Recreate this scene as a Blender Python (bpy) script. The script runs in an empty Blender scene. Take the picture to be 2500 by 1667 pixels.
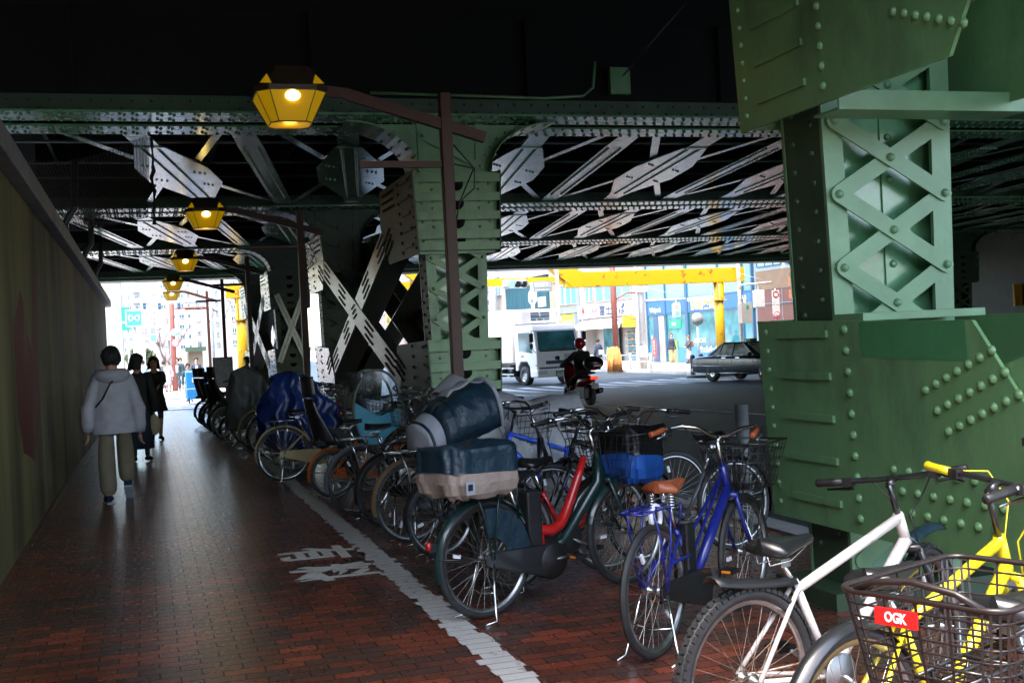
import bpy, math, random
from mathutils import Vector, Matrix
random.seed(7)
C = bpy.context.scene
COL = C.collection
R = math.radians

# ---------------------------------------------------------------- camera
cam_data = bpy.data.cameras.new("camera")
cam = bpy.data.objects.new("camera", cam_data)
COL.objects.link(cam)
cam_data.sensor_width = 36.0
cam_data.lens = 2880.0 / 2500.0 * 36.0
cam_data.clip_start = 0.05
cam_data.clip_end = 2000.0
YAW, PITCH, ROLL = R(17.32), R(-0.15), R(2.8)
fwd = Vector((math.sin(YAW) * math.cos(PITCH), math.cos(YAW) * math.cos(PITCH), math.sin(PITCH)))
rgt = Vector((math.cos(YAW), -math.sin(YAW), 0.0))
upv = rgt.cross(fwd)
cr, sr = math.cos(ROLL), math.sin(ROLL)
cx = (rgt * cr - upv * sr)
cy = (upv * cr + rgt * sr)
m = Matrix((cx, cy, -fwd)).transposed().to_4x4()
m.translation = Vector((0, 0, 1.62))
cam.matrix_world = m
C.camera = cam

# ---------------------------------------------------------------- light
EXPO = 3.55
SUN_EL, SUN_AZ = R(64), R(212)          # azimuth clockwise from +Y: the sun stands behind the camera
world = bpy.data.worlds.new("World")
C.world = world
world.use_nodes = True
wn = world.node_tree
wn.nodes.clear()
w_out = wn.nodes.new("ShaderNodeOutputWorld")
w_bg = wn.nodes.new("ShaderNodeBackground")
w_sky = wn.nodes.new("ShaderNodeTexSky")
w_sky.sky_type = 'NISHITA'
w_sky.sun_disc = False
w_sky.sun_elevation = SUN_EL
w_sky.sun_rotation = SUN_AZ
w_sky.dust_density = 3.0
w_sky.air_density = 1.0
w_bg.inputs["Strength"].default_value = 0.12
wn.links.new(w_sky.outputs[0], w_bg.inputs[0])
wn.links.new(w_bg.outputs[0], w_out.inputs[0])
sun_d = bpy.data.lights.new("sun", 'SUN')
sun_d.energy = 0.6
sun_d.angle = R(14)
sun_d.color = (1.0, 0.96, 0.9)
sun = bpy.data.objects.new("sun", sun_d)
COL.objects.link(sun)
sdir = Vector((math.sin(SUN_AZ) * math.cos(SUN_EL), math.cos(SUN_AZ) * math.cos(SUN_EL), math.sin(SUN_EL)))
sun.rotation_euler = sdir.to_track_quat('Z', 'Y').to_euler()
vs = C.view_settings
vs.view_transform = 'Standard'
vs.look = 'None'
vs.gamma = 1.0
vs.exposure = EXPO
C.cycles.max_bounces = 8
C.cycles.diffuse_bounces = 4
C.cycles.glossy_bounces = 4
C.cycles.transparent_max_bounces = 10
C.cycles.sample_clamp_indirect = 6.0
C.cycles.use_denoising = True

# ---------------------------------------------------------------- materials
MATS = {}
def mat(name, col, rough=0.5, metal=0.0, var=0.2, scale=6.0, bump=0.0, col2=None, amt=0.5, detail=4.0,
        stretch=None, spec=0.5, coat=0.0, edge=0.08, emit=None, rvar=0.0, alpha=1.0, bscale=None):
    if name in MATS:
        return MATS[name]
    mt = bpy.data.materials.new(name)
    mt.use_nodes = True
    nt = mt.node_tree
    b = nt.nodes["Principled BSDF"]
    b.inputs["Roughness"].default_value = rough
    b.inputs["Metallic"].default_value = metal
    b.inputs["Specular IOR Level"].default_value = spec
    b.inputs["Coat Weight"].default_value = coat
    b.inputs["Coat Roughness"].default_value = 0.06
    b.inputs["Alpha"].default_value = alpha
    c = (*col, 1.0)
    b.inputs["Base Color"].default_value = c
    if emit:
        b.inputs["Emission Color"].default_value = (*emit[0], 1)
        b.inputs["Emission Strength"].default_value = emit[1]
    if var > 0 or col2 or bump > 0 or rvar > 0:
        tc = nt.nodes.new("ShaderNodeTexCoord")
        mp = nt.nodes.new("ShaderNodeMapping")
        if stretch:
            mp.inputs["Scale"].default_value = stretch
        nt.links.new(tc.outputs["Object"], mp.inputs[0])
        nz = nt.nodes.new("ShaderNodeTexNoise")
        nz.inputs["Scale"].default_value = scale
        nz.inputs["Detail"].default_value = detail
        nz.inputs["Roughness"].default_value = 0.62
        nt.links.new(mp.outputs[0], nz.inputs["Vector"])
        rp = nt.nodes.new("ShaderNodeValToRGB")
        nt.links.new(nz.outputs["Fac"], rp.inputs[0])
        e = rp.color_ramp.elements
        if col2:
            e[0].position = max(0.0, amt - edge)
            e[1].position = min(1.0, amt + edge)
            e[0].color = c
            e[1].color = (*col2, 1)
            e2 = rp.color_ramp.elements.new(0.0)
            e2.color = (*[x * (1 - var) for x in col], 1)
        else:
            e[0].position = 0.3
            e[1].position = 0.7
            e[0].color = (*[x * (1 - var) for x in col], 1)
            e[1].color = (*[min(1, x * (1 + var)) for x in col], 1)
        nt.links.new(rp.outputs[0], b.inputs["Base Color"])
        if rvar > 0:
            mr = nt.nodes.new("ShaderNodeMapRange")
            mr.inputs[3].default_value = max(0.02, rough - rvar)
            mr.inputs[4].default_value = min(1, rough + rvar)
            nt.links.new(nz.outputs["Fac"], mr.inputs[0])
            nt.links.new(mr.outputs[0], b.inputs["Roughness"])
        if bump > 0:
            bn = nt.nodes.new("ShaderNodeBump")
            bn.inputs["Strength"].default_value = bump
            bn.inputs["Distance"].default_value = 0.02
            src = nz
            if bscale:
                src = nt.nodes.new("ShaderNodeTexNoise")
                src.inputs["Scale"].default_value = bscale
                src.inputs["Detail"].default_value = 3.0
                nt.links.new(mp.outputs[0], src.inputs["Vector"])
            nt.links.new(src.outputs["Fac"], bn.inputs["Height"])
            nt.links.new(bn.outputs[0], b.inputs["Normal"])
    MATS[name] = mt
    return mt

def glass(name, tint=(0.8, 0.95, 0.95), rough=0.02, mix=0.35):
    """thin pane: part mirror, part see-through"""
    if name in MATS:
        return MATS[name]
    mt = bpy.data.materials.new(name)
    mt.use_nodes = True
    nt = mt.node_tree
    nt.nodes.clear()
    o = nt.nodes.new("ShaderNodeOutputMaterial")
    mx = nt.nodes.new("ShaderNodeMixShader")
    tr = nt.nodes.new("ShaderNodeBsdfTransparent")
    gl = nt.nodes.new("ShaderNodeBsdfGlossy")
    fr = nt.nodes.new("ShaderNodeFresnel")
    ad = nt.nodes.new("ShaderNodeMath")
    ad.operation = 'ADD'
    ad.use_clamp = True
    ad.inputs[1].default_value = mix
    fr.inputs[0].default_value = 1.5
    tr.inputs[0].default_value = (*tint, 1)
    gl.inputs["Color"].default_value = (0.95, 1, 1, 1)
    gl.inputs["Roughness"].default_value = rough
    nt.links.new(fr.outputs[0], ad.inputs[0])
    nt.links.new(ad.outputs[0], mx.inputs[0])
    nt.links.new(tr.outputs[0], mx.inputs[1])
    nt.links.new(gl.outputs[0], mx.inputs[2])
    nt.links.new(mx.outputs[0], o.inputs[0])
    MATS[name] = mt
    return mt

# ---------------------------------------------------------------- mesh builder
class MB:
    def __init__(s):
        s.v = []; s.f = []; s.mi = []; s.sm = []; s.m = 0; s.smooth = False
        s.M = None
    def add(s, vs, fs, smooth=None):
        o = len(s.v)
        if s.M is not None:
            vs = [tuple(s.M @ Vector(p)) for p in vs]
        s.v.extend([tuple(p) for p in vs])
        for f in fs:
            s.f.append([i + o for i in f]); s.mi.append(s.m)
            s.sm.append(s.smooth if smooth is None else smooth)
        return s
    def box(s, c, d, rz=0.0, ry=0.0, rx=0.0):
        x, y, z = d[0] / 2, d[1] / 2, d[2] / 2
        ps = [(-x, -y, -z), (x, -y, -z), (x, y, -z), (-x, y, -z), (-x, -y, z), (x, -y, z), (x, y, z), (-x, y, z)]
        if rz or ry or rx:
            mm = Matrix.Rotation(rz, 3, 'Z') @ Matrix.Rotation(ry, 3, 'Y') @ Matrix.Rotation(rx, 3, 'X')
            ps = [mm @ Vector(p) for p in ps]
        ps = [(p[0] + c[0], p[1] + c[1], p[2] + c[2]) for p in ps]
        return s.add(ps, [(3, 2, 1, 0), (4, 5, 6, 7), (0, 1, 5, 4), (1, 2, 6, 5), (2, 3, 7, 6), (3, 0, 4, 7)], False)
    def b2(s, a, b):
        return s.box(((a[0] + b[0]) / 2, (a[1] + b[1]) / 2, (a[2] + b[2]) / 2), (abs(b[0] - a[0]), abs(b[1] - a[1]), abs(b[2] - a[2])))
    def hexa(s, ps):
        """8 corners: bottom ring then top ring"""
        return s.add(ps, [(3, 2, 1, 0), (4, 5, 6, 7), (0, 1, 5, 4), (1, 2, 6, 5), (2, 3, 7, 6), (3, 0, 4, 7)], False)
    def bar(s, a, b, w, t, up=(0, 0, 1)):
        """rectangular bar from a to b, w across, t along 'up'"""
        a = Vector(a); b = Vector(b); d = (b - a).normalized()
        u = Vector(up)
        sd = d.cross(u)
        if sd.length < 1e-4:
            sd = d.cross(Vector((1, 0, 0)))
        sd.normalize()
        u = sd.cross(d).normalized()
        ps = []
        for p in (a, b):
            for i, j in ((-1, -1), (1, -1), (1, 1), (-1, 1)):
                ps.append(p + sd * (w / 2 * i) + u * (t / 2 * j))
        return s.add(ps, [(3, 2, 1, 0), (4, 5, 6, 7), (0, 1, 5, 4), (1, 2, 6, 5), (2, 3, 7, 6), (3, 0, 4, 7)], False)
    def tube(s, pts, r, n=8, closed=False, caps=True, smooth=True, flat=1.0):
        pts = [Vector(p) for p in pts]
        k = len(pts)
        rs = r if isinstance(r, (list, tuple)) else [r] * k
        up = None; vs = []; fs = []
        for i, p in enumerate(pts):
            if closed:
                d = pts[(i + 1) % k] - pts[i - 1]
            else:
                d = pts[min(i + 1, k - 1)] - pts[max(i - 1, 0)]
            if d.length < 1e-9:
                d = Vector((0, 0, 1))
            d.normalize()
            if up is None:
                up = Vector((0, 0, 1)) if abs(d.z) < 0.9 else Vector((1, 0, 0))
            sd = d.cross(up)
            if sd.length < 1e-5:
                sd = d.cross(Vector((0, 1, 0)))
            sd.normalize()
            up = sd.cross(d).normalized()
            for j in range(n):
                t = 2 * math.pi * j / n
                vs.append(p + sd * (math.cos(t) * rs[i]) + up * (math.sin(t) * rs[i] * flat))
        for i in range(k if closed else k - 1):
            a = i * n; b = ((i + 1) % k) * n
            for j in range(n):
                fs.append((a + j, a + (j + 1) % n, b + (j + 1) % n, b + j))
        if caps and not closed:
            fs.append(tuple(reversed(range(n)))); fs.append(tuple(range((k - 1) * n, k * n)))
        return s.add(vs, fs, smooth)
    def cyl(s, a, b, r, n=12, r2=None, smooth=True):
        return s.tube([a, b], [r, r if r2 is None else r2], n, smooth=smooth)
    def lathe(s, prof, o=(0, 0, 0), axis='z', n=16, smooth=True, caps=False):
        vs = []; fs = []
        k = len(prof)
        for j in range(n):
            t = 2 * math.pi * j / n
            for r, h in prof:
                x, y = r * math.cos(t), r * math.sin(t)
                p = {'z': (x, y, h), 'y': (x, h, y), 'x': (h, x, y)}[axis]
                vs.append((p[0] + o[0], p[1] + o[1], p[2] + o[2]))
        for j in range(n):
            for i in range(k - 1):
                a = j * k + i; b = ((j + 1) % n) * k + i
                q = (a, b, b + 1, a + 1)
                fs.append(q if axis != 'y' else tuple(reversed(q)))
        return s.add(vs, fs, smooth)
    def prism(s, poly, d0, d1, plane='xz'):
        """polygon in a plane, pushed along the third axis from d0 to d1"""
        def mk(a, b, d):
            return {'xz': (a, d, b), 'yz': (d, a, b), 'xy': (a, b, d)}[plane]
        n = len(poly)
        vs = [mk(a, b, d0) for a, b in poly] + [mk(a, b, d1) for a, b in poly]
        fs = [tuple(range(n)), tuple(range(2 * n - 1, n - 1, -1))]
        for i in range(n):
            fs.append((i, i + n, (i + 1) % n + n, (i + 1) % n))
        return s.add(vs, fs, False)
    def dome(s, p, nrm, r, h=None, n=6):
        h = r * 0.75 if h is None else h
        nv = Vector(nrm).normalized()
        u = nv.orthogonal().normalized(); w = nv.cross(u)
        p = Vector(p); vs = []
        for rr, hh in ((r, -0.002), (r * 0.8, h * 0.62)):
            for j in range(n):
                t = 2 * math.pi * j / n
                vs.append(p + u * (rr * math.cos(t)) + w * (rr * math.sin(t)) + nv * hh)
        vs.append(p + nv * h)
        fs = []
        for j in range(n):
            fs.append((j, (j + 1) % n, n + (j + 1) % n, n + j))
            fs.append((n + j, n + (j + 1) % n, 2 * n))
        return s.add(vs, fs, True)
    def ball(s, c, r, n=10, k=7, sc=(1, 1, 1)):
        vs = []; fs = []
        for i in range(k + 1):
            ph = math.pi * i / k
            for j in range(n):
                t = 2 * math.pi * j / n
                vs.append((c[0] + r * sc[0] * math.sin(ph) * math.cos(t), c[1] + r * sc[1] * math.sin(ph) * math.sin(t), c[2] + r * sc[2] * math.cos(ph)))
        for i in range(k):
            for j in range(n):
                fs.append((i * n + j, (i + 1) * n + j, (i + 1) * n + (j + 1) % n, i * n + (j + 1) % n))
        return s.add(vs, fs, True)
    def grid(s, fn, nu, nv, smooth=True, closeu=False):
        vs = [fn(i / nu, j / nv) for i in range(nu + (0 if closeu else 1)) for j in range(nv + 1)]
        k = nv + 1; fs = []
        for i in range(nu):
            for j in range(nv):
                a = i * k + j; b = ((i + 1) % nu if closeu else i + 1) * k + j
                fs.append((a, b, b + 1, a + 1))
        return s.add(vs, fs, smooth)
    def mesh(s, name, mats):
        me = bpy.data.meshes.new(name)
        me.from_pydata(s.v, [], s.f)
        for x in (mats if isinstance(mats, (list, tuple)) else [mats]):
            me.materials.append(x)
        me.polygons.foreach_set("material_index", s.mi)
        me.polygons.foreach_set("use_smooth", s.sm)
        me.update()
        return me
    def build(s, name, mats, parent=None, bevel=0.0, **k):
        ob = link(name, s.mesh(name, mats), parent, **k)
        if bevel:
            bv = ob.modifiers.new("bevel", 'BEVEL')
            bv.width = bevel; bv.segments = 2; bv.limit_method = 'ANGLE'; bv.angle_limit = R(40)
        return ob

def tag(o, label=None, cat=None, group=None, kind=None):
    if label: o["label"] = label
    if cat: o["category"] = cat
    if group: o["group"] = group
    if kind: o["kind"] = kind
    return o
def link(name, data, parent=None, loc=(0, 0, 0), rz=0.0, label=None, cat=None, group=None, kind=None):
    o = bpy.data.objects.new(name, data)
    COL.objects.link(o)
    if parent is not None:
        o.parent = parent
    o.location = loc
    o.rotation_euler = (0, 0, rz)
    return tag(o, label, cat, group, kind)
def empty(name, loc=(0, 0, 0), rz=0.0, label=None, cat=None, group=None):
    o = link(name, None, None, loc, rz, label, cat, group)
    o.empty_display_size = 0.1
    return o
def kids(o):
    return [c for c in list(COL.objects) if c.parent == o]
def copy_tree(o, loc=None, rz=None, label=None, parent=None):
    c = o.copy()
    COL.objects.link(c)
    if parent is not None: c.parent = parent
    if loc is not None: c.location = loc
    if rz is not None: c.rotation_euler = (0, 0, rz)
    if label: c["label"] = label
    for ch in kids(o):
        copy_tree(ch, parent=c)
    return c
def text_mesh(body, size, depth=0.004, font_bold=0.0, width=None, align='CENTER'):
    """a text as mesh lying in the local xy plane, centred"""
    cu = bpy.data.curves.new("lettering", 'FONT')
    cu.body = body; cu.size = size; cu.align_x = align; cu.align_y = 'CENTER'
    cu.extrude = depth / 2; cu.offset = font_bold; cu.resolution_u = 3
    o = bpy.data.objects.new("lettering", cu)
    COL.objects.link(o)
    bpy.context.view_layer.update()
    me = bpy.data.meshes.new_from_object(o.evaluated_get(bpy.context.evaluated_depsgraph_get()))
    bpy.data.objects.remove(o); bpy.data.curves.remove(cu)
    if width and len(me.vertices):
        xs = [v.co.x for v in me.vertices]
        k = width / max(1e-6, max(xs) - min(xs))
        for v in me.vertices: v.co.x *= k
    return me
def lettering(body, size, m, loc, facing=(0, -1, 0), parent=None, depth=0.006, bold=0.0, width=None, up=(0, 0, 1), name="lettering"):
    me = text_mesh(body, size, depth, bold, width)
    me.materials.clear(); me.materials.append(m)
    o = bpy.data.objects.new(name, me)
    COL.objects.link(o)
    n = Vector(facing).normalized(); u = Vector(up); x = u.cross(n).normalized(); u = n.cross(x)
    mm = Matrix((x, u, n)).transposed().to_4x4(); mm.translation = Vector(loc)
    if parent is not None: o.parent = parent
    o.matrix_local = mm
    return o
# ================================================================ materials of the place
GREEN_LIT = mat("lit_green_paint", (0.135, 0.26, 0.135), rough=0.4, var=0.16, scale=3.0, bump=0.1, bscale=22.0)  # lightened green: paints in the light falling on faces turned to the camera
GREEN_S = mat("darker_green_paint", (0.030, 0.062, 0.032), rough=0.5, var=0.3, scale=3.0, bump=0.1, bscale=22.0)  # darker green for dirty shaft sides and the farther columns
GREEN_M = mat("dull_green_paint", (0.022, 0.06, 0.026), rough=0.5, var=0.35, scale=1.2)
BRACE = mat("dark_brace_paint", (0.075, 0.095, 0.08), rough=0.32, var=0.3, scale=2.4, bump=0.1, bscale=20, col2=(0.17, 0.05, 0.025), amt=0.60, edge=0.07, detail=6, spec=.7)  # dark grey-green with red-brown patches
GREEN = mat("green_paint", (0.135, 0.29, 0.125), rough=0.36, var=0.30, scale=2.2, bump=0.16, bscale=26.0, rvar=0.08, col2=(0.075, 0.15, 0.075), amt=0.60, edge=0.10, detail=8, stretch=(1, 1, .45))
GREEN_GLOSS = mat("green_paint_gloss", (0.10, 0.26, 0.13), rough=0.22, var=0.25, scale=4.0, bump=0.06, bscale=18.0, rvar=0.06, spec=0.9)
GREEN_DARK = mat("green_paint_dark", (0.02, 0.045, 0.022), rough=0.5, var=0.35, scale=2.0)  # very dark green, for fascia, stringers, column bases and far abutment
DECK_BLACK = mat("deck_black", (0.003, 0.0033, 0.003), rough=0.95, var=0.4, scale=1.2)  # near-black for the deck underside, girder webs and hand-hole discs
RUST = mat("rust", (0.20, 0.07, 0.02), rough=0.8, var=0.3, scale=10)
CONC = mat("abutment_concrete", (0.28, 0.25, 0.095), rough=0.75, var=0.6, scale=1.3, bump=0.12, bscale=30,
           stretch=(1.0, 0.55, 0.10), detail=6, col2=(0.062, 0.058, 0.027), amt=0.50, edge=0.16)
CONC_G = mat("coping_concrete", (0.24, 0.25, 0.26), rough=0.6, var=0.3, scale=3.0, bump=0.05)
BROWN = mat("brown_post_paint", (0.06, 0.019, 0.008), rough=0.5, var=0.3, scale=5.0, col2=(0.13, 0.05, 0.025), amt=0.7, edge=0.05)

# ---------------------------------------------------------------- paving material
def brick_mat():
    mt = bpy.data.materials.new("red_brick_paving"); mt.use_nodes = True
    nt = mt.node_tree; b = nt.nodes["Principled BSDF"]; L = nt.links.new
    tc = nt.nodes.new("ShaderNodeTexCoord")
    nz = nt.nodes.new("ShaderNodeTexNoise"); nz.inputs["Scale"].default_value = 7.0; nz.inputs["Detail"].default_value = 2
    L(tc.outputs["Object"], nz.inputs["Vector"])
    sub = nt.nodes.new("ShaderNodeVectorMath"); sub.operation = 'SUBTRACT'; sub.inputs[1].default_value = (0.5, 0.5, 0.5)
    L(nz.outputs["Color"], sub.inputs[0])
    scl = nt.nodes.new("ShaderNodeVectorMath"); scl.operation = 'SCALE'; scl.inputs["Scale"].default_value = 0.016
    L(sub.outputs[0], scl.inputs[0])
    add = nt.nodes.new("ShaderNodeVectorMath"); add.operation = 'ADD'
    L(tc.outputs["Object"], add.inputs[0]); L(scl.outputs[0], add.inputs[1])
    br = nt.nodes.new("ShaderNodeTexBrick")
    br.offset = 0.5
    br.inputs["Scale"].default_value = 1.0
    br.inputs["Brick Width"].default_value = 0.205
    br.inputs["Row Height"].default_value = 0.105
    br.inputs["Mortar Size"].default_value = 0.006
    br.inputs["Mortar Smooth"].default_value = 0.25
    br.inputs["Color1"].default_value = (0, 0, 0, 1); br.inputs["Color2"].default_value = (1, 1, 1, 1)
    br.inputs["Mortar"].default_value = (0.5, 0.5, 0.5, 1)
    L(add.outputs[0], br.inputs["Vector"])
    cr_ = nt.nodes.new("ShaderNodeValToRGB"); cr_.color_ramp.interpolation = 'LINEAR'
    e = cr_.color_ramp.elements
    e[0].position = 0.0; e[0].color = (0.075, 0.050, 0.042, 1)
    e[1].position = 1.0; e[1].color = (0.36, 0.085, 0.042, 1)
    x = e.new(0.35); x.color = (0.12, 0.045, 0.030, 1)
    x = e.new(0.7); x.color = (0.25, 0.062, 0.032, 1)
    L(br.outputs["Color"], cr_.inputs[0])
    # broad grime
    n2 = nt.nodes.new("ShaderNodeTexNoise"); n2.inputs["Scale"].default_value = 0.9; n2.inputs["Detail"].default_value = 6
    L(tc.outputs["Object"], n2.inputs["Vector"])
    r2 = nt.nodes.new("ShaderNodeValToRGB"); r2.color_ramp.elements[0].position = 0.32; r2.color_ramp.elements[1].position = 0.7
    r2.color_ramp.elements[0].color = (0.55, 0.52, 0.5, 1); r2.color_ramp.elements[1].color = (1.1, 1.05, 1.0, 1)
    L(n2.outputs["Fac"], r2.inputs[0])
    mul = nt.nodes.new("ShaderNodeMix"); mul.data_type = 'RGBA'; mul.blend_type = 'MULTIPLY'; mul.inputs[0].default_value = 1.0
    L(cr_.outputs[0], mul.inputs[6]); L(r2.outputs[0], mul.inputs[7])
    mo = nt.nodes.new("ShaderNodeMix"); mo.data_type = 'RGBA'
    mo.inputs[7].default_value = (0.045, 0.026, 0.018, 1)
    L(br.outputs["Fac"], mo.inputs[0]); L(mul.outputs[2], mo.inputs[6])
    L(mo.outputs[2], b.inputs["Base Color"])
    n3 = nt.nodes.new("ShaderNodeTexNoise"); n3.inputs["Scale"].default_value = 30.0; n3.inputs["Detail"].default_value = 4
    L(tc.outputs["Object"], n3.inputs["Vector"])
    mr = nt.nodes.new("ShaderNodeMapRange"); mr.inputs[3].default_value = 0.23; mr.inputs[4].default_value = 0.34
    L(n3.outputs["Fac"], mr.inputs[0]); L(mr.outputs[0], b.inputs["Roughness"])
    sv = nt.nodes.new("ShaderNodeMapRange"); sv.inputs[3].default_value = 0.85; sv.inputs[4].default_value = 0.05
    L(br.outputs["Fac"], sv.inputs[0]); L(sv.outputs[0], b.inputs["Specular IOR Level"])
    hs = nt.nodes.new("ShaderNodeMath"); hs.operation = 'MULTIPLY_ADD'
    hs.inputs[1].default_value = -1.0
    L(br.outputs["Fac"], hs.inputs[0])
    sm = nt.nodes.new("ShaderNodeMath"); sm.operation = 'MULTIPLY'; sm.inputs[1].default_value = 0.14
    L(n3.outputs["Fac"], sm.inputs[0]); L(sm.outputs[0], hs.inputs[2])
    h2 = nt.nodes.new("ShaderNodeMath"); h2.operation = 'MULTIPLY_ADD'; h2.inputs[1].default_value = 0.35
    L(br.outputs["Color"], h2.inputs[0]); L(hs.outputs[0], h2.inputs[2])
    bp = nt.nodes.new("ShaderNodeBump"); bp.inputs["Strength"].default_value = 0.34; bp.inputs["Distance"].default_value = 0.008
    L(h2.outputs[0], bp.inputs["Height"]); L(bp.outputs[0], b.inputs["Normal"])
    return mt
BRICK = brick_mat()
ASPH = mat("asphalt", (0.022, 0.034, 0.039), rough=0.56, var=0.35, scale=1.5, bump=0.35, bscale=160, rvar=0.1)
PAINT = mat("road_paint", (0.80, 0.80, 0.78), rough=0.6, var=0.2, scale=6)
WORN = mat("worn_white_paint", (0.66, 0.64, 0.60), rough=0.55, var=0.22, scale=9, col2=(0.30, 0.22, 0.18), amt=0.64, edge=0.06, detail=6)
PALE_PAVE = mat("pale_pavement", (0.34, 0.30, 0.265), rough=0.7, var=0.15, scale=3)
KERB = mat("kerb_concrete", (0.36, 0.35, 0.33), rough=0.75, var=0.2, scale=4)

# ---------------------------------------------------------------- ground
b = MB(); b.b2((-600, -500, -0.90), (900, 1200, -0.62)); b.build("ground", mat("far_ground", (0.25, 0.25, 0.25), rough=0.8), kind="structure")
def gz(y):
    """the walkway and the road fall gently towards the far street"""
    return 0.0 if y < 18 else (-0.38 * (y - 18) / 26 if y < 44 else -0.38)
def rz_(y):
    return -0.10 if y < 18 else (-0.10 - 0.35 * (y - 18) / 26 if y < 44 else -0.45)
def strip(b, x0, x1, ys, f, dz=0.0):
    vs = []
    for y in ys: vs += [(x0, y, f(y) + dz), (x1, y, f(y) + dz)]
    b.add(vs, [(2 * i, 2 * i + 1, 2 * i + 3, 2 * i + 2) for i in range(len(ys) - 1)], False)
b = MB(); strip(b, 4.95, 70, [-60, 18, 44, 50.0], rz_); strip(b, -60, 24.0, [50.0, 58.0], rz_); strip(b, 4.95, 24.0, [58.0, 260], rz_)
strip(b, -60, 4.95, [44.4, 50.0], rz_)
b.build("road", ASPH, kind="structure")
b = MB(); strip(b, -1.3, 4.7, [-1.5, 18, 44.2], gz)
b.build("brick_walkway", BRICK, kind="structure")
b = MB()
def kerbrun(b, x0, x1, ys, f, top, h):
    for i in range(len(ys) - 1):
        ya, yb = ys[i], ys[i + 1]
        b.hexa([(x0, ya, f(ya) - h), (x1, ya, f(ya) - h), (x1, yb, f(yb) - h), (x0, yb, f(yb) - h), (x0, ya, f(ya) + top), (x1, ya, f(ya) + top), (x1, yb, f(yb) + top), (x0, yb, f(yb) + top)])
kerbrun(b, 4.703, 4.949, [-60, 18, 44.2], gz, 0.012, 0.2)
b.b2((-60, 44.203, -0.7), (4.949, 44.40, -0.37)); b.build("kerb", KERB, kind="structure")
b = MB(); b.b2((-60, 58.2, -0.75), (4.7, 260, -0.33)); b.b2((24.2, 50.2, -0.75), (90, 260, -0.33)); b.b2((-60, -60, -0.5), (4.7, -1.502, 0.0))  # last slab lies unseen behind the camera, added to bounce light inward
b.build("pavement", PALE_PAVE, kind="structure")
b = MB(); b.b2((24.001, 50.0, -0.75), (24.197, 260, -0.318)); b.b2((24.20, 50.0, -0.75), (90, 50.197, -0.318)); b.b2((-60, 58.001, -0.75), (4.9, 58.197, -0.318))
b.build("pavement_kerb", KERB, kind="structure")
# painted parking line: one tooth per brick row
b = MB(); y = 4.2; i = 0
while y < 21.5:
    l = 1.55 + (0.008 if i % 2 else -0.008) + random.uniform(-0.022, 0.014)
    r = 1.71 + (0.008 if i % 2 else -0.008) + random.uniform(-0.014, 0.022)
    if y > 14: l += (y - 14) * 0.004; r -= (y - 14) * 0.004
    b.add([(l, y + 0.004, 0.004), (r, y + 0.004, 0.004), (r + random.uniform(-.012, .012), y + 0.102, 0.004), (l + random.uniform(-.012, .012), y + 0.102, 0.004)], [(0, 1, 2, 3)])
    y += 0.105; i += 1
b.build("parking_line", WORN, kind="structure")
# road lines and crossing
b = MB()
for x in (8.80, 11.60): strip(b, x, x + 0.18, [-20, 18, 31.0], rz_, 0.005)
for i in range(9): strip(b, 13.6 + i * 1.0, 14.1 + i * 1.0, [41.0, 43.9, 46.5], rz_, 0.005)
for i in range(7): strip(b, 6.2 + i * 1.0, 6.7 + i * 1.0, [38.0, 40.8], rz_, 0.005)
strip(b, 5.2, 11.7, [34.0, 34.4], rz_, 0.005)
for i in range(7): strip(b, -1.5, 3.6, [45.0 + i * 1.75, 45.85 + i * 1.75], rz_, 0.005)
b.build("road_markings", PAINT, kind="structure")
# the two painted characters: tops point to the bicycles
KANJI = mat("kanji_paint", (0.70, 0.68, 0.58), rough=0.6, var=0.15, scale=20)
for ch, y in (("\u6709", 9.35), ("\u6599", 8.52)):
    o = lettering(ch, 0.62, KANJI, (1.18, y, 0.0045), facing=(0, 0, 1), up=(1, 0, 0), depth=0.001, bold=0.016, name="ground_lettering")
    tag(o, "painted white character reading %s on the brick walkway %s" % (ch, "farther from the camera" if y > 9 else "closer to the camera"), "ground marking", "painted characters on the walkway")

# ---------------------------------------------------------------- abutment
wall = empty("abutment_wall", (-1.083, 0, 0), label="stained concrete retaining wall along the left of the walkway", cat="wall")
b = MB(); b.b2((-0.5, -30, -0.8), (0, 38.6, 3.255)); b.build("concrete_face", CONC, wall)
b = MB()
y = -30.0
while y < 38.5:
    b.b2((-0.55, y, 3.26), (0.135, y + 1.79, 3.47)); y += 1.8
b.build("coping", CONC_G, wall, bevel=0.012)
b = MB(); b.b2((-3.2, -30, 3.0), (-1.9, 46.5, 6.4)); b.build("backing_wall", mat("backing_concrete", (0.07, 0.065, 0.05), rough=0.9, var=0.4, scale=2), wall)
GRAF = mat("faded_red_graffiti", (0.14, 0.030, 0.015), rough=0.7, var=0.5, scale=1.6, stretch=(1, 1, 0.25), col2=(0.14, 0.115, 0.05), amt=0.56, edge=0.05)
b = MB()
for pts in ([(11.2, 1.15), (11.5, .8), (12.1, 0.72), (12.6, .62), (13.2, 0.9), (13.5, 1.2), (13.45, 1.7), (13.6, 2.3), (13.3, 2.75), (13.1, 2.1), (12.8, 1.75), (12.4, 1.9), (12.2, 2.2), (11.9, 2.3), (11.5, 2.1), (11.2, 2.0), (11.05, 1.6)], [(21.5, 1.9), (24, 1.7), (26.0, 1.9), (25.4, 2.2), (22, 2.3)]):
    b.add([(0.003, a, c) for a, c in pts], [tuple(range(len(pts)))])
b.build("red_graffiti", GRAF, wall)
PIPE = mat("dark_pipe", (0.02, 0.022, 0.022), rough=0.35, var=0.2)
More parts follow.
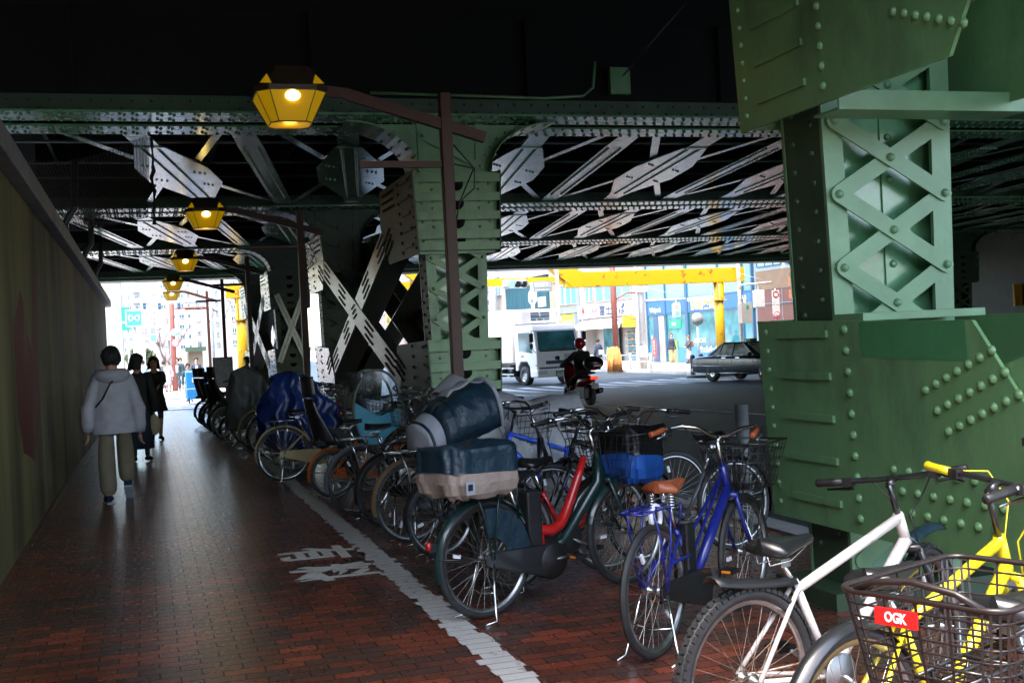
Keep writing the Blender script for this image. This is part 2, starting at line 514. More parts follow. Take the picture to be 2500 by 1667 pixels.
for i, yy in enumerate((21.0, 27.5, 33.5)):
    b = MB(); b.tube([(-1.16, yy, 3.47), (-1.16, yy, 3.9), (-1.0, yy, 4.15), (-0.95, yy, 5.2)], 0.06, 8)
    b.build("drain_pipe", PIPE, label="dark drain pipe rising from the coping, %s" % ("nearest of the three", "middle one of the three", "farthest of the three")[i], cat="pipe", group="drain pipes above the retaining wall")

# ---------------------------------------------------------------- deck
b = MB(); b.b2((-8, 2.2, 6.0), (46, 47.2, 7.4)); b.build("bridge_deck", DECK_BLACK, label="black underside of the railway bridge deck overhead", cat="bridge deck")  # near edge is out of view, cut back so sky light gets in
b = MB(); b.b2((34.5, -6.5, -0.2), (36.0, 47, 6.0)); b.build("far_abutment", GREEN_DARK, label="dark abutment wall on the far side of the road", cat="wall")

# ---------------------------------------------------------------- girders
GX0, GX1 = -1.9, 34.4
def girder(yc, zs, label, fine=True, zw=6.0):
    g = empty("bridge_girder", (0, yc, zs), label=label, cat="girder", group="riveted girders across the underpass")
    x0, x1 = GX0, GX1
    for sgn in (-1, 1):
        y0 = sgn * 0.46
        b = MB(); b.b2((x0, y0 - 0.29, 0), (x1, y0 + 0.29, 0.03))
        if fine:
            x = x0 + 0.1; i = 0
            while x < (22 if yc < 20 else 30):
                for q, rr in enumerate((-0.22, -0.13, 0.13, 0.22)):
                    if abs(rr) > 0.2 or i % 3 != 1:
                        b.dome((x + (0.05 if q % 2 else 0), y0 + rr, 0), (0, 0, -1), 0.027, 0.024, 5)
                x += 0.15; i += 1
        b.build("flange", GREEN_GLOSS, g)
    b = MB(); b.b2((x0, -0.49, 0.03), (x1, -0.46, zw - zs)); b.b2((x0, 0.46, 0.03), (x1, 0.49, zw - zs))
    x = x0 + 1.2
    while x < x1:
        b.b2((x, -0.62, 0.272), (x + 0.03, -0.492, zw - zs)); x += 2.95
    b.build("web", DECK_BLACK, g)
    b = MB()
    b.b2((x0, -0.515, 0.033), (x1, -0.492, 0.27)); b.b2((x0, 0.492, 0.033), (x1, 0.515, 0.22))
    x = x0 + 0.1
    while x < x1 and fine:
        b.dome((x, -0.515, 0.09), (0, -1, 0), 0.026, 0.022, 5); b.dome((x + 0.12, -0.515, 0.2), (0, -1, 0), 0.026, 0.022, 5)
        x += 0.24
    b.build("angle_iron", GREEN_M, g)
    return g

def brace_panel(g, yc, y0, y1, xs, wide0, zs):
    """members of the lateral bracing between two girders, in the girder's own space"""
    dx = 1.5; L = y1 - y0
    for i, x in enumerate(xs):
        wide = (i % 2 == 0) == wide0
        b = MB()
        def at(t, off=0.0, z=0.0):
            return (x + dx * t + off, y0 + L * t - yc, z)
        z = 0.05
        hw = 0.19
        if wide:
            prof = [(0, hw * .85), (0.15, hw * .9), (0.17, hw*1.25), (0.40, 0.58), (0.60, 0.62), (0.84, hw*1.3), (0.9, hw), (1, hw * .85)]
        else:
            prof = [(0, hw * .85), (0.14, hw), (0.9, hw), (1, hw * .85)]
        n = len(prof)
        vs = [at(t, -w, z) for t, w in prof] + [at(t, w, z) for t, w in prof] + [at(t, -w, z + 0.025) for t, w in prof] + [at(t, w, z + 0.025) for t, w in prof]
        fs = []
        for k in range(n - 1):
            fs.append((k, k + 1, n + k + 1, n + k)); fs.append((2 * n + k, 3 * n + k, 3 * n + k + 1, 2 * n + k + 1))
            fs.append((k, 2 * n + k, 2 * n + k + 1, k + 1)); fs.append((n + k, n + k + 1, 3 * n + k + 1, 3 * n + k))
        b.add(vs, fs, False)
        for off in (-0.11, 0.11):
            t = 0.16
            while t < 0.87:
                b.dome(at(t, off, z), (0, 0, -1), 0.026, 0.024, 5); t += 0.0155
        if wide:
            for (u, v) in ((0.36, -0.4), (0.37, -0.34), (0.38, -0.28), (0.64, 0.4), (0.63, 0.34), (0.62, 0.28), (0.47, 0.45), (0.46, 0.38), (0.45, 0.3), (0.55, -0.45), (0.56, -0.38), (0.57, -0.3)):
                b.dome(at(u, v, z), (0, 0, -1), 0.026, 0.024, 5)
            b.b2((at(0.15)[0] - 0.2, at(0.15)[1] - 0.03, z - 0.02), (at(0.15)[0] + 0.2, at(0.15)[1] + 0.03, z - 0.001))
        b.build("lateral_brace", GREEN_GLOSS, g)
        if wide:
            b = MB()
            zz = 0.10
            b.bar((x - 1.05, y0 - yc, zz), (x + 0.42, y0 + L * 0.42 - yc, zz), 0.13, 0.015)
            b.bar((x + 1.1, y0 + L * 0.58 - yc, zz), (x + 2.75, y1 - yc, zz), 0.13, 0.015)
            b.bar((x + 1.2, y0 - yc, zz), (x + 0.95, y0 + L * 0.4 - yc, zz), 0.13, 0.015)
            b.bar((x + 0.5, y0 + L * 0.6 - yc, zz), (x + 0.25, y1 - yc, zz), 0.13, 0.015)
            b.build("thin_brace", GREEN_GLOSS, g)
    b = MB()
    for t in (0.16, 0.42, 0.68, 0.9):
        b.b2((GX0, y0 + L * t - yc - 0.07, 0.5), (GX1, y0 + L * t - yc + 0.07, 0.53))
    x = GX0 + 0.4
    while x < GX1:
        b.b2((x, y0 - yc, 0.9), (x + 0.06, y1 - yc, 1.36)); x += 1.475
    b.build("stringer", GREEN_DARK, g)

ZS = 4.63
GIRDERS = [(2.8, ZS, "riveted girder at the unseen near edge of the bridge, moved in to admit light", False),
           (5.95, ZS, "riveted girder above the close green column", True),
           (16.0, ZS, "first full-width riveted girder seen beyond the first lamp", True),
           (25.95, ZS, "second riveted girder, beyond the first lattice bay", True),
           (35.9, ZS, "third riveted girder, beyond the second lattice bay", True),
           (45.9, 4.5, "last riveted girder at the bright far edge of the bridge", True)]
gobs = [girder(*a) for a in GIRDERS]
for k, (ya, yb) in ((2, (16.8, 25.15)), (3, (26.7, 35.1)), (4, (36.6, 45.1))):
    xs = [-1.5 + 1.475 * i for i in range(17 if k == 2 else 21)]
    wd = False
    if k == 2: xs = xs[1:]; wd = True
    brace_panel(gobs[k], GIRDERS[k][0], ya, yb, xs, wd, ZS)
b = MB(); b.b2((-1.9, 0.515, 0.0), (34.4, 0.60, 1.5)); b.b2((-1.9, -0.62, -0.10), (34.4, 0.62, -0.002))
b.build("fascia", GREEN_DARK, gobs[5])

# ---------------------------------------------------------------- braced piers
AX = 4.18
def hwz(z): return 0.36 + 0.025 * z
def gwz(z): return 0.455 + 0.045 * z          # half distance of the two gusset planes
def pier(ya, yb, label, axx=AX, detail=2, brace=True, yaw=0):
    """two tapered box columns braced lengthwise; ya < yb are the outer faces"""
    D = 0.42
    base_z = -0.6
    p = empty("bridge_pier", (axx, ya, 0), label=label, cat="bridge pier", group="green steel piers of the bridge")
    P0 = ya
    for side, (c0, c1, fs) in enumerate(((ya, ya + D, -1), (yb - D, yb, 1))):
        dark_col = ya > 30 or (ya > 10 and side == 1)  # the farther columns get the darker green
        c0 -= P0; c1 -= P0
        b = MB(); zt = 4.62
        for sx in (-1, 1):
            a0, a1 = sx * hwz(0), sx * hwz(zt)
            t = 0.022 * sx
            b.hexa([(a0 - t, c0 + .016, 0), (a0, c0 + .016, 0), (a0, c1 - .016, 0), (a0 - t, c1 - .016, 0), (a1 - t, c0 + .016, zt), (a1, c0 + .016, zt), (a1, c1 - .016, zt), (a1 - t, c1 - .016, zt)])
            z = 0.14; i = 0
            while z < zt and detail:
                yy = (c0 + 0.11) if i % 2 else (c1 - 0.11)
                b.dome((sx * hwz(z), yy, z), (sx, 0, 0), 0.022, 0.02, 6); z += 0.085; i += 1
        # inner far plate with seam
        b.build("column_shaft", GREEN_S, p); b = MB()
        yy = (c1 - 0.1) if fs < 0 else (c0 + 0.1)
        q0, q1 = hwz(0) - .03, hwz(zt) - .03
        b.hexa([(-q0, yy, 0), (q0, yy, 0), (q0, yy + .012, 0), (-q0, yy + .012, 0), (-q1, yy, zt), (q1, yy, zt), (q1, yy + .012, zt), (-q1, yy + .012, zt)])
        b.b2((0.02, yy - 0.012, 0.3), (0.20, yy - 0.001, 4.4))
        z = 0.2
        while z < 4.4 and detail > 1:
            b.dome((0.07, yy - 0.012, z), (0, -1, 0), 0.026, 0.02, 6); b.dome((-0.24, yy, z + .11), (0, -1, 0), 0.026, 0.02, 6); z += 0.25
        b.build("web_plate", GREEN_S if dark_col else GREEN_GLOSS, p)
        # flange strips and lattice on the outer and inner faces
        for face, yf in ((-1, c0), (1, c1)):
            b = MB(); fw = 0.125
            for sx in (-1, 1):
                a0, a1 = sx * hwz(0), sx * hwz(zt)
                b.hexa([(a0 - sx * fw, yf - .014, 0), (a0 + sx * .004, yf - .014, 0), (a0 + sx * .004, yf + .014, 0), (a0 - sx * fw, yf + .014, 0),
                        (a1 - sx * fw, yf - .014, zt), (a1 + sx * .004, yf - .014, zt), (a1 + sx * .004, yf + .014, zt), (a1 - sx * fw, yf + .014, zt)])
            b.build("flange_strip", GREEN_S if dark_col else (GREEN_LIT if ya < 0 else GREEN), p)
            if detail < 1 or face > 0: continue
            z0 = 1.51; h = 0.42
            for k in range(-3, 7):
                za = z0 + k * h; zb = za + h
                if za < 0.1 or zb > 4.5: continue
                for fam in (0, 1):
                    sg = 1 if fam == 0 else -1
                    off = -0.021 if fam == 0 else -0.036
                    A = Vector((-sg * (hwz(za) - .062), yf + off, za)); B = Vector((sg * (hwz(zb) - .062), yf + off, zb))
                    b = MB()
                    d = (B - A).normalized(); nrm = Vector((0, -1, 0)); sd = d.cross(nrm).normalized(); w = 0.048
                    ring = [A + d * (math.cos(math.pi / 2 + math.pi * t / 6) * w) + sd * (math.sin(math.pi / 2 + math.pi * t / 6) * w) for t in range(7)]
                    ring += [B + d * (math.cos(-math.pi / 2 + math.pi * t / 6) * w) + sd * (math.sin(-math.pi / 2 + math.pi * t / 6) * w) for t in range(7)]
                    n = len(ring)
                    vs_ = [q + nrm * 0.006 for q in ring] + [q - nrm * 0.006 for q in ring]
                    b.add(vs_, [tuple(range(n)), tuple(range(2 * n - 1, n - 1, -1))] + [(i, i + n, (i + 1) % n + n, (i + 1) % n) for i in range(n)], False)
                    if fam == 1:
                        for q in (A, (A + B) / 2, B):
                            b.dome(q + nrm * .006, (0, -1, 0), 0.027, 0.026, 8)
                    b.build("lattice_bar", GREEN_S if dark_col else (GREEN_LIT if ya < 0 else GREEN), p)
        # gussets: a pair of plates low and high, joined by a ribbed end
        fsn = fs
        outer = (c0 - 0.24) if fs < 0 else (c1 + 0.24)
        inn = 1.75
        for lvl, (zl, zh) in enumerate(((0.45, 1.65), (2.82, 3.95))):
            for sx in (-1, 1):
                b = MB()
                def pt(y, z, o=0.0): return (sx * (gwz(z) + o), y, z)
                ci = c0 if fs < 0 else c1
                i1 = ci - fs * (inn)        # inner reach
                if lvl == 0: poly = [(outer, zl), (outer, zh), (i1, zh - .05), (ci - fs * (inn + .45), zh - .62), (ci - fs * (inn + .25), zl)]
                else: poly = [(outer, zl), (outer, zh), (ci - fs * (inn + .25), zh), (ci - fs * (inn + .45), zl + .62), (i1, zl + 0.0)]
                n = len(poly)
                vs = [pt(y, z) for y, z in poly] + [pt(y, z, -0.02) for y, z in poly]
                b.add(vs, [tuple(range(n)), tuple(range(2 * n - 1, n - 1, -1))] + [(i, i + n, (i + 1) % n + n, (i + 1) % n) for i in range(n)], False)
                if detail:
                    def rv(y, z, r=0.025): b.dome(pt(y, z), (sx, 0, 0), r, r * .9, 7)
                    k = 10 if detail > 1 else 8
                    for i in range(k):
                        z = zl + 0.09 + (zh - zl - 0.16) * i / (k - 1)
                        rv(outer - fs * 0.10, z, 0.020); rv(ci - fs * 0.71, z, 0.027)
                    for i in range(5):
                        z = zl + 0.15 + (zh - zl - 0.24) * i / 4
                        b.M = None
                        ycc = ci - fs * 0.28
                        pp = [pt(ycc - .26, z - .02), pt(ycc + .26, z - .02), pt(ycc + .26, z + .02), pt(ycc - .26, z + .02)]
                        qq = [(x_ + sx * .017, y_, z_) for x_, y_, z_ in pp]
                        b.hexa(pp + qq)
                    dz = 1 if lvl == 0 else -1
                    for r_ in range(3):
                        for i in range(7):
                            y = ci - fs * (1.37 + 0.083 * i + 0.075 * r_); z = (1.267 + 0.032 * i - 0.098 * r_) if lvl == 0 else (3.13 - 0.032 * i + 0.10 * r_)
                            rv(y, z)
                    for r_ in range(3):
                        for i in range(7):
                            y = ci - fs * (1.05 + 0.125 * i + 0.06 * (r_ % 2)); z = (0.63 + 0.108 * r_) if lvl == 0 else (zh - 0.10 - 0.108 * r_)
                            rv(y, z)
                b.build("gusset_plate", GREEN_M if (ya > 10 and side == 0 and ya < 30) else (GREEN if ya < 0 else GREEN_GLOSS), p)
            if detail > 1 and fs > 0 and lvl == 0:
                b = MB(); q = -1
                def wp(y, z, o): return (-(gwz(z) + o), y, z)
                Y0, Y1, Y2 = ci - .85, ci - 1.70, ci - .92
                b.add([wp(Y0, 1.615, .0025), wp(Y0, 1.43, .0025), wp(Y1, 1.41, .0025), wp(Y1, 1.60, .0025)], [(0, 1, 2, 3)])
                b.build("repaint_patch", mat("fresh_green_patch", (0.055, 0.21, 0.085), rough=.4, var=.12, scale=6, bump=.1, bscale=22), p)
                b = MB(); b.b2((-.55, c0 - .36, 2.765), (.68, c0 - .12, 2.78)); b.b2((-.55, c0 - .375, 2.765), (.68, c0 - .361, 2.875)); b.build("cross_channel", GREEN_LIT, p, bevel=.004)
                b = MB(); b.b2((-.44, c0 - .34, 1.62), (.36, c0 - .05, 1.665)); b.build("ledge_channel", GREEN_LIT, p, bevel=.004)
            # ribbed end between the plates
            b = MB()
            def W(z): return gwz(z) - 0.021
            yo = outer
            for dy0, dy1, za, zb in ((0.12, 0.13, zl, zh),):
                ya_, yb_ = yo - fs * dy0, yo - fs * dy1
                b.hexa([(-W(za), ya_, za), (W(za), ya_, za), (W(za), yb_, za), (-W(za), yb_, za), (-W(zb), ya_, zb), (W(zb), ya_, zb), (W(zb), yb_, zb), (-W(zb), yb_, zb)])
            nr = 4
            for i in range(nr + 1):
                z = zl + 0.04 + (zh - zl - 0.10) * i / nr
                b.b2((-W(z), yo - fs * 0.118, z), (W(z), yo - fs * 0.0, z + 0.014))
                b.b2((-W(z), yo - fs * 0.012, z + (-0.10 if i else 0.0145)), (W(z), yo, z - 0.001 if i else z + 0.11))
                if i < nr and detail:
                    zc = z + (zh - zl) / nr * .5
                    b.m = 1; b.cyl((0.02, yo - fs * 0.119, zc), (0.02, yo - fs * 0.114, zc), 0.095, 16); b.m = 0
                    for rx in (-0.33, 0.33):
                        b.dome((rx, yo - fs * .12, zc + .03), (0, fs, 0), 0.024, 0.02, 6); b.dome((rx, yo - fs * .12, zc - .07), (0, fs, 0), 0.024, 0.02, 6)
                        b.dome((rx * 1.45, yo - fs * .12, zc), (0, fs, 0), 0.024, 0.02, 6)
            b.build("ribbed_end", [GREEN_S if dark_col else GREEN, DECK_BLACK], p)
        # haunch that spreads to the girder
        b = MB()
        arc = [(0.50, 3.952)] + [(0.52 + 0.95 * (1 - math.cos(t)) , 3.952 + 0.66 * math.sin(t)) for t in [math.pi / 2 * i / 8 for i in range(9)]]
        poly = [(-x_, z_) for x_, z_ in arc][::-1] + arc
        for yw in ((c0 + .01, c0 + .035), (c1 - .035, c1 - .01)):
            b.prism([(x_, z_) for x_, z_ in poly], yw[0], yw[1], 'xz')
        for sx in (-1, 1):
            for i in range(len(arc) - 1):
                (xa, za), (xb, zb) = arc[i], arc[i + 1]
                y_0, y_1 = c0 - 0.2, c1 + 0.2
                b.hexa([(sx * xa, y_0, za - .001), (sx * xb, y_0, zb - .001), (sx * xb, y_1, zb - .001), (sx * xa, y_1, za - .001), (sx * xa, y_0, za + .02), (sx * xb, y_0, zb + .02), (sx * xb, y_1, zb + .02), (sx * xa, y_1, za + .02)])
                if detail:
                    for yy in (c0 - .13, c0 - .03, c1 + .03, c1 + .13):
                        nv = Vector((sx * (zb - za), 0, -(xb - xa)))
                        b.dome((sx * (xa + xb) / 2, yy, (za + zb) / 2), nv, 0.024, 0.02, 5)
                    b.dome((sx * ((xa + xb) / 2 - 0.07), c0 + .01, (za + zb) / 2 + .05), (0, -1, 0), 0.024, 0.02, 6)
        b.build("haunch", GREEN_M if dark_col else GREEN, p)
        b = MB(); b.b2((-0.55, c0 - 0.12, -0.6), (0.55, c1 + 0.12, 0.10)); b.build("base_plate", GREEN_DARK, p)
    if brace:
        y0 = 1.75; y1 = (yb - ya) - 1.75
        ym = (y0 + y1) / 2
        for sx in (-1, 1):
            for dr in (0, 1):
                za, zb = (1.12, 3.35) if dr == 0 else (3.35, 1.12)
                b = MB()
                xo = 0.0 if dr == 0 else 0.022
                A = (sx * (gwz(za) - .010 - xo), y0 - 0.05, za); B = (sx * (gwz(zb) - .010 - xo), y1 + .05, zb)
                b.bar(A, B, 0.40, 0.018, up=(1, 0, 0))
                b.bar((A[0] - sx * .22, A[1], A[2] - .19), (B[0] - sx * .22, B[1], B[2] - .19), 0.018, 0.40, up=(1, 0, 0))
                if detail:
                    d = (Vector(B) - Vector(A)); Ln = d.length; d.normalize(); sd = d.cross(Vector((1, 0, 0)))
                    for t0 in (0.06, 0.28, 0.62, 0.84):
                        for r_ in (-0.12, 0, 0.12):
                            for i in range(9):
                                q = Vector(A) + d * (Ln * t0 + i * 0.075 + (0.04 if r_ == 0 else 0)) + sd * r_
                                b.dome((q.x + sx * .009, q.y, q.z), (sx, 0, 0), 0.024, 0.02, 5)
                    for (u, v) in ((0, 0), (.1, .06), (.1, -.06), (-.1, .06), (-.1, -.06), (.2, 0), (-.2, 0), (0, .12), (0, -.12)):
                        q = (Vector(A) + Vector(B)) / 2 + d * u + sd * v
                        b.dome((q.x + sx * .009, q.y, q.z), (sx, 0, 0), 0.026, 0.02, 5)
                b.build("diagonal_brace", BRACE if detail < 2 else GREEN, p)
    return p
pier(-4.25, 6.32, "close green riveted pier at the right edge, with large bolted plates", detail=2)
pier(15.8, 26.3, "green braced pier in the middle, between the walkway and the road", detail=1)
pier(35.4, 45.6, "braced pier near the bright far end of the walkway", detail=1)
pp_ = bpy.data.objects["bridge_pier.002"]
for dr in (0, 1):
    b = MB(); x0, x1 = (-.40, .40) if dr else (.40, -.40)
    b.bar((x0, -.27 - .02 * dr, 1.25), (x1, -.27 - .02 * dr, 3.25), .17, .014, up=(0, 1, 0))
    for t in range(26): b.dome((x0 + (x1 - x0) * t / 25, -.279 - .02 * dr, 1.25 + 2.0 * t / 25), (0, -1, 0), .022, .018, 5)
    b.build("diagonal_brace", GREEN_GLOSS, pp_)
pier(15.8, 26.3, "dark pier across the road, seen right of the close green lattice", axx=28.2, detail=1)
pier(35.75, 46.2, "dark pier across the road at the far bridge edge", axx=28.2, detail=1)
# ================================================================ bicycles
BLACK = mat("black_plastic", (0.012, 0.012, 0.013), rough=0.45, var=0.2)
RUBBER = mat("tyre_rubber", (0.022, 0.023, 0.024), rough=0.62, var=0.3, scale=20)
CHROME = mat("chrome", (0.72, 0.74, 0.76), rough=0.2, metal=1.0, var=0.08, scale=30)
ALU = mat("dull_aluminium", (0.42, 0.43, 0.44), rough=0.38, metal=1.0, var=0.15, scale=30)
SPOKE = mat("spoke_steel", (0.55, 0.54, 0.5), rough=0.35, metal=1.0, var=0.0)
RUSTY = mat("rusty_steel", (0.35, 0.30, 0.26), rough=0.5, metal=0.7, var=0.3, scale=30, col2=(0.22, 0.09, 0.03), amt=0.56)
REDREF = mat("red_reflector", (0.42, 0.012, 0.010), rough=0.15, var=0.1, coat=0.6)
YREF = mat("yellow_reflector", (0.75, 0.55, 0.01), rough=0.2, var=0.1)
WREF = mat("white_reflector", (0.75, 0.77, 0.80), rough=0.2, var=0.05)
LEATHER = mat("tan_leather", (0.30, 0.075, 0.026), rough=0.38, var=0.25, scale=12, bump=0.1)
BLEATHER = mat("black_vinyl", (0.012, 0.013, 0.014), rough=0.28, var=0.2, scale=12)
GRIP_T = mat("tan_grip", (0.34, 0.075, 0.022), rough=0.5, var=0.2)
def paint(n, c, r=0.28): return mat(n, c, rough=r, var=0.14, scale=9, coat=0.35)
P_BLUE = paint("blue_frame_paint", (0.012, 0.022, 0.22)); P_BRIGHT = paint("bright_blue_frame", (0.02, 0.09, 0.62))
P_WHITE = mat("white_frame_paint", (0.62, 0.58, 0.56), rough=0.35, var=0.08, scale=8, col2=(0.42, 0.24, 0.13), amt=0.66, edge=0.05)
P_YEL = paint("yellow_frame_paint", (0.68, 0.55, 0.015)); P_CREAM = paint("cream_frame_paint", (0.42, 0.33, 0.15))
P_GREEN = paint("dark_green_frame", (0.006, 0.026, 0.025)); P_RED = paint("red_frame_paint", (0.45, 0.012, 0.012))
P_ORANGE = paint("orange_frame_paint", (0.50, 0.11, 0.014)); P_BLACK = paint("black_frame_paint", (0.012, 0.013, 0.015))
P_GOLD = paint("gold_frame_paint", (0.30, 0.21, 0.07)); P_GREY = paint("grey_frame_paint", (0.10, 0.11, 0.12)); P_SILV = mat("silver_frame", (0.45, 0.46, 0.48), rough=0.3, metal=0.8, var=0.1)
P_BRONZE = paint("bronze_frame_paint", (0.16, 0.10, 0.05)); P_WINE = paint("wine_frame_paint", (0.12, 0.015, 0.02)); P_TEAL = paint("teal_frame_paint", (0.02, 0.12, 0.14))
WMESH = {}
def wheel_meshes(r, tw, knob, rimm, n_spk, sp):
    key = (r, tw, knob, rimm.name, n_spk, sp.name)
    if key in WMESH: return WMESH[key]
    b = MB(); rt = r - tw
    N = 48
    b.grid(lambda u, v: ((rt + tw * math.cos(2 * math.pi * v)) * math.cos(2 * math.pi * u), tw * 0.92 * math.sin(2 * math.pi * v), (rt + tw * math.cos(2 * math.pi * v)) * math.sin(2 * math.pi * u)), N, 8, True, True)
    if knob:
        for i in range(66):
            a = 2 * math.pi * i / 66
            for q in (-1, 0, 1):
                aa = a + (0.045 if q == 0 else 0)
                rr = r + 0.003 - abs(q) * 0.011
                c = (rr * math.cos(aa), q * 0.021, rr * math.sin(aa))
                b.box(c, (0.012, 0.014, 0.024), ry=-aa)
    tyre = b.mesh("tyre", RUBBER)
    b = MB(); ro = rt - tw * 0.62; ri = ro - 0.022
    prof = [(ro, -0.013), (ri, -0.008), (ri, 0.008), (ro, 0.013), (ro, -0.013)]
    b.lathe(prof, axis='y', n=N)
    b.m = 1
    for aa in (0.7, 3.6):
        rr = ri * 0.72
        b.box((rr * math.cos(aa), 0.004, rr * math.sin(aa)), (0.05, 0.012, 0.022), ry=-aa)
    rim = b.mesh("rim", [rimm, WREF])
    b = MB()
    for i in range(n_spk):
        a = 2 * math.pi * i / n_spk; sd = 0.028 if i % 2 else -0.028
        hb = a + (0.9 if (i // 2) % 2 else -0.9)
        b.tube([(0.022 * math.cos(hb), sd, 0.022 * math.sin(hb)), (ri * math.cos(a), 0, ri * math.sin(a))], 0.0015, 3, caps=False)
    b.m = 1
    b.lathe([(0.004, -0.075), (0.010, -0.06), (0.012, -0.045), (0.027, -0.03), (0.027, -0.024), (0.014, -0.018), (0.014, 0.018), (0.027, 0.024), (0.027, 0.03), (0.012, 0.045), (0.010, 0.06), (0.004, 0.075)], axis='y', n=12)
    sp_ = b.mesh("wheel", [sp, ALU])
    WMESH[key] = (sp_, tyre, rim)
    return WMESH[key]

def arc_strip(b, hub, r, a0, a1, w, t, n=18, drop=0.35):
    """mudguard: curved strip round a wheel, angles measured from +x in the xz plane"""
    def fn(u, v):
        a = a0 + (a1 - a0) * u
        q = (v - 0.5) * 2
        rr = r - drop * w * q * q
        return (hub[0] + rr * math.cos(a), hub[1] + w / 2 * q, hub[2] + rr * math.sin(a))
    b.grid(fn, n, 5)
    b.grid(lambda u, v: tuple(Vector(fn(u, 1 - v)) - Vector((math.cos(a0 + (a1 - a0) * u), 0, math.sin(a0 + (a1 - a0) * u))) * t), n, 5)

def wire_basket(b, x0, x1, w0, w1, z0, z1, r=0.0026, nu=5, nv=7, back=0.0):
    """open wire basket, narrower at the bottom"""
    def corner(t):
        k = t
        a = (x0 + (1 - k) * back, x1 - (1 - k) * 0.05); w = (w0 + (w1 - w0) * k) / 2
        z = z0 + (z1 - z0) * k
        return [(a[0], -w, z), (a[1], -w, z), (a[1], w, z), (a[0], w, z)]
    for i in range(nu + 1):
        b.tube(corner(i / nu), r if i < nu else r * 2.2, 4, closed=True)
    lo, hi = corner(0), corner(1)
    for s_ in range(4):
        for j in range(nv):
            t = j / nv
            p = Vector(lo[s_]).lerp(Vector(lo[(s_ + 1) % 4]), t); q = Vector(hi[s_]).lerp(Vector(hi[(s_ + 1) % 4]), t)
            b.tube([p, q], r, 4, caps=False)
    for j in range(1, nv):
        t = j / nv
        b.tube([Vector(lo[0]).lerp(Vector(lo[1]), t), Vector(lo[3]).lerp(Vector(lo[2]), t)], r, 4, caps=False)
        b.tube([Vector(lo[0]).lerp(Vector(lo[3]), t), Vector(lo[1]).lerp(Vector(lo[2]), t)], r, 4, caps=False)

def saddle(b, x, z, L=0.26, W=0.19):
    def fn(u, v):
        t = u; a = 2 * math.pi * v
        w = (W * (1 - t) ** 1.3 * 0.5 + 0.028) if t > 0.12 else (W * 0.5 + 0.024) * math.sqrt(max(0.02, t / 0.12)) * 0.95
        h = 0.033 - 0.012 * t
        zz = z + 0.02 * (1 - t) ** 2 + 0.012 * t * t
        y = math.cos(a) * w; q = math.sin(a)
        dz = q * h * (0.75 if q > 0 else 1.25) - (0.03 * abs(math.cos(a)) ** 2 * (1 - t))
        return (x - L * 0.42 + L * t, y, zz + dz)
    b.grid(fn, 10, 14)
    for q_ in (0, 1):
        rg = [fn(q_, j / 14) for j in range(14)]
        b.add(rg, [tuple(range(14)) if q_ else tuple(reversed(range(14)))], True)

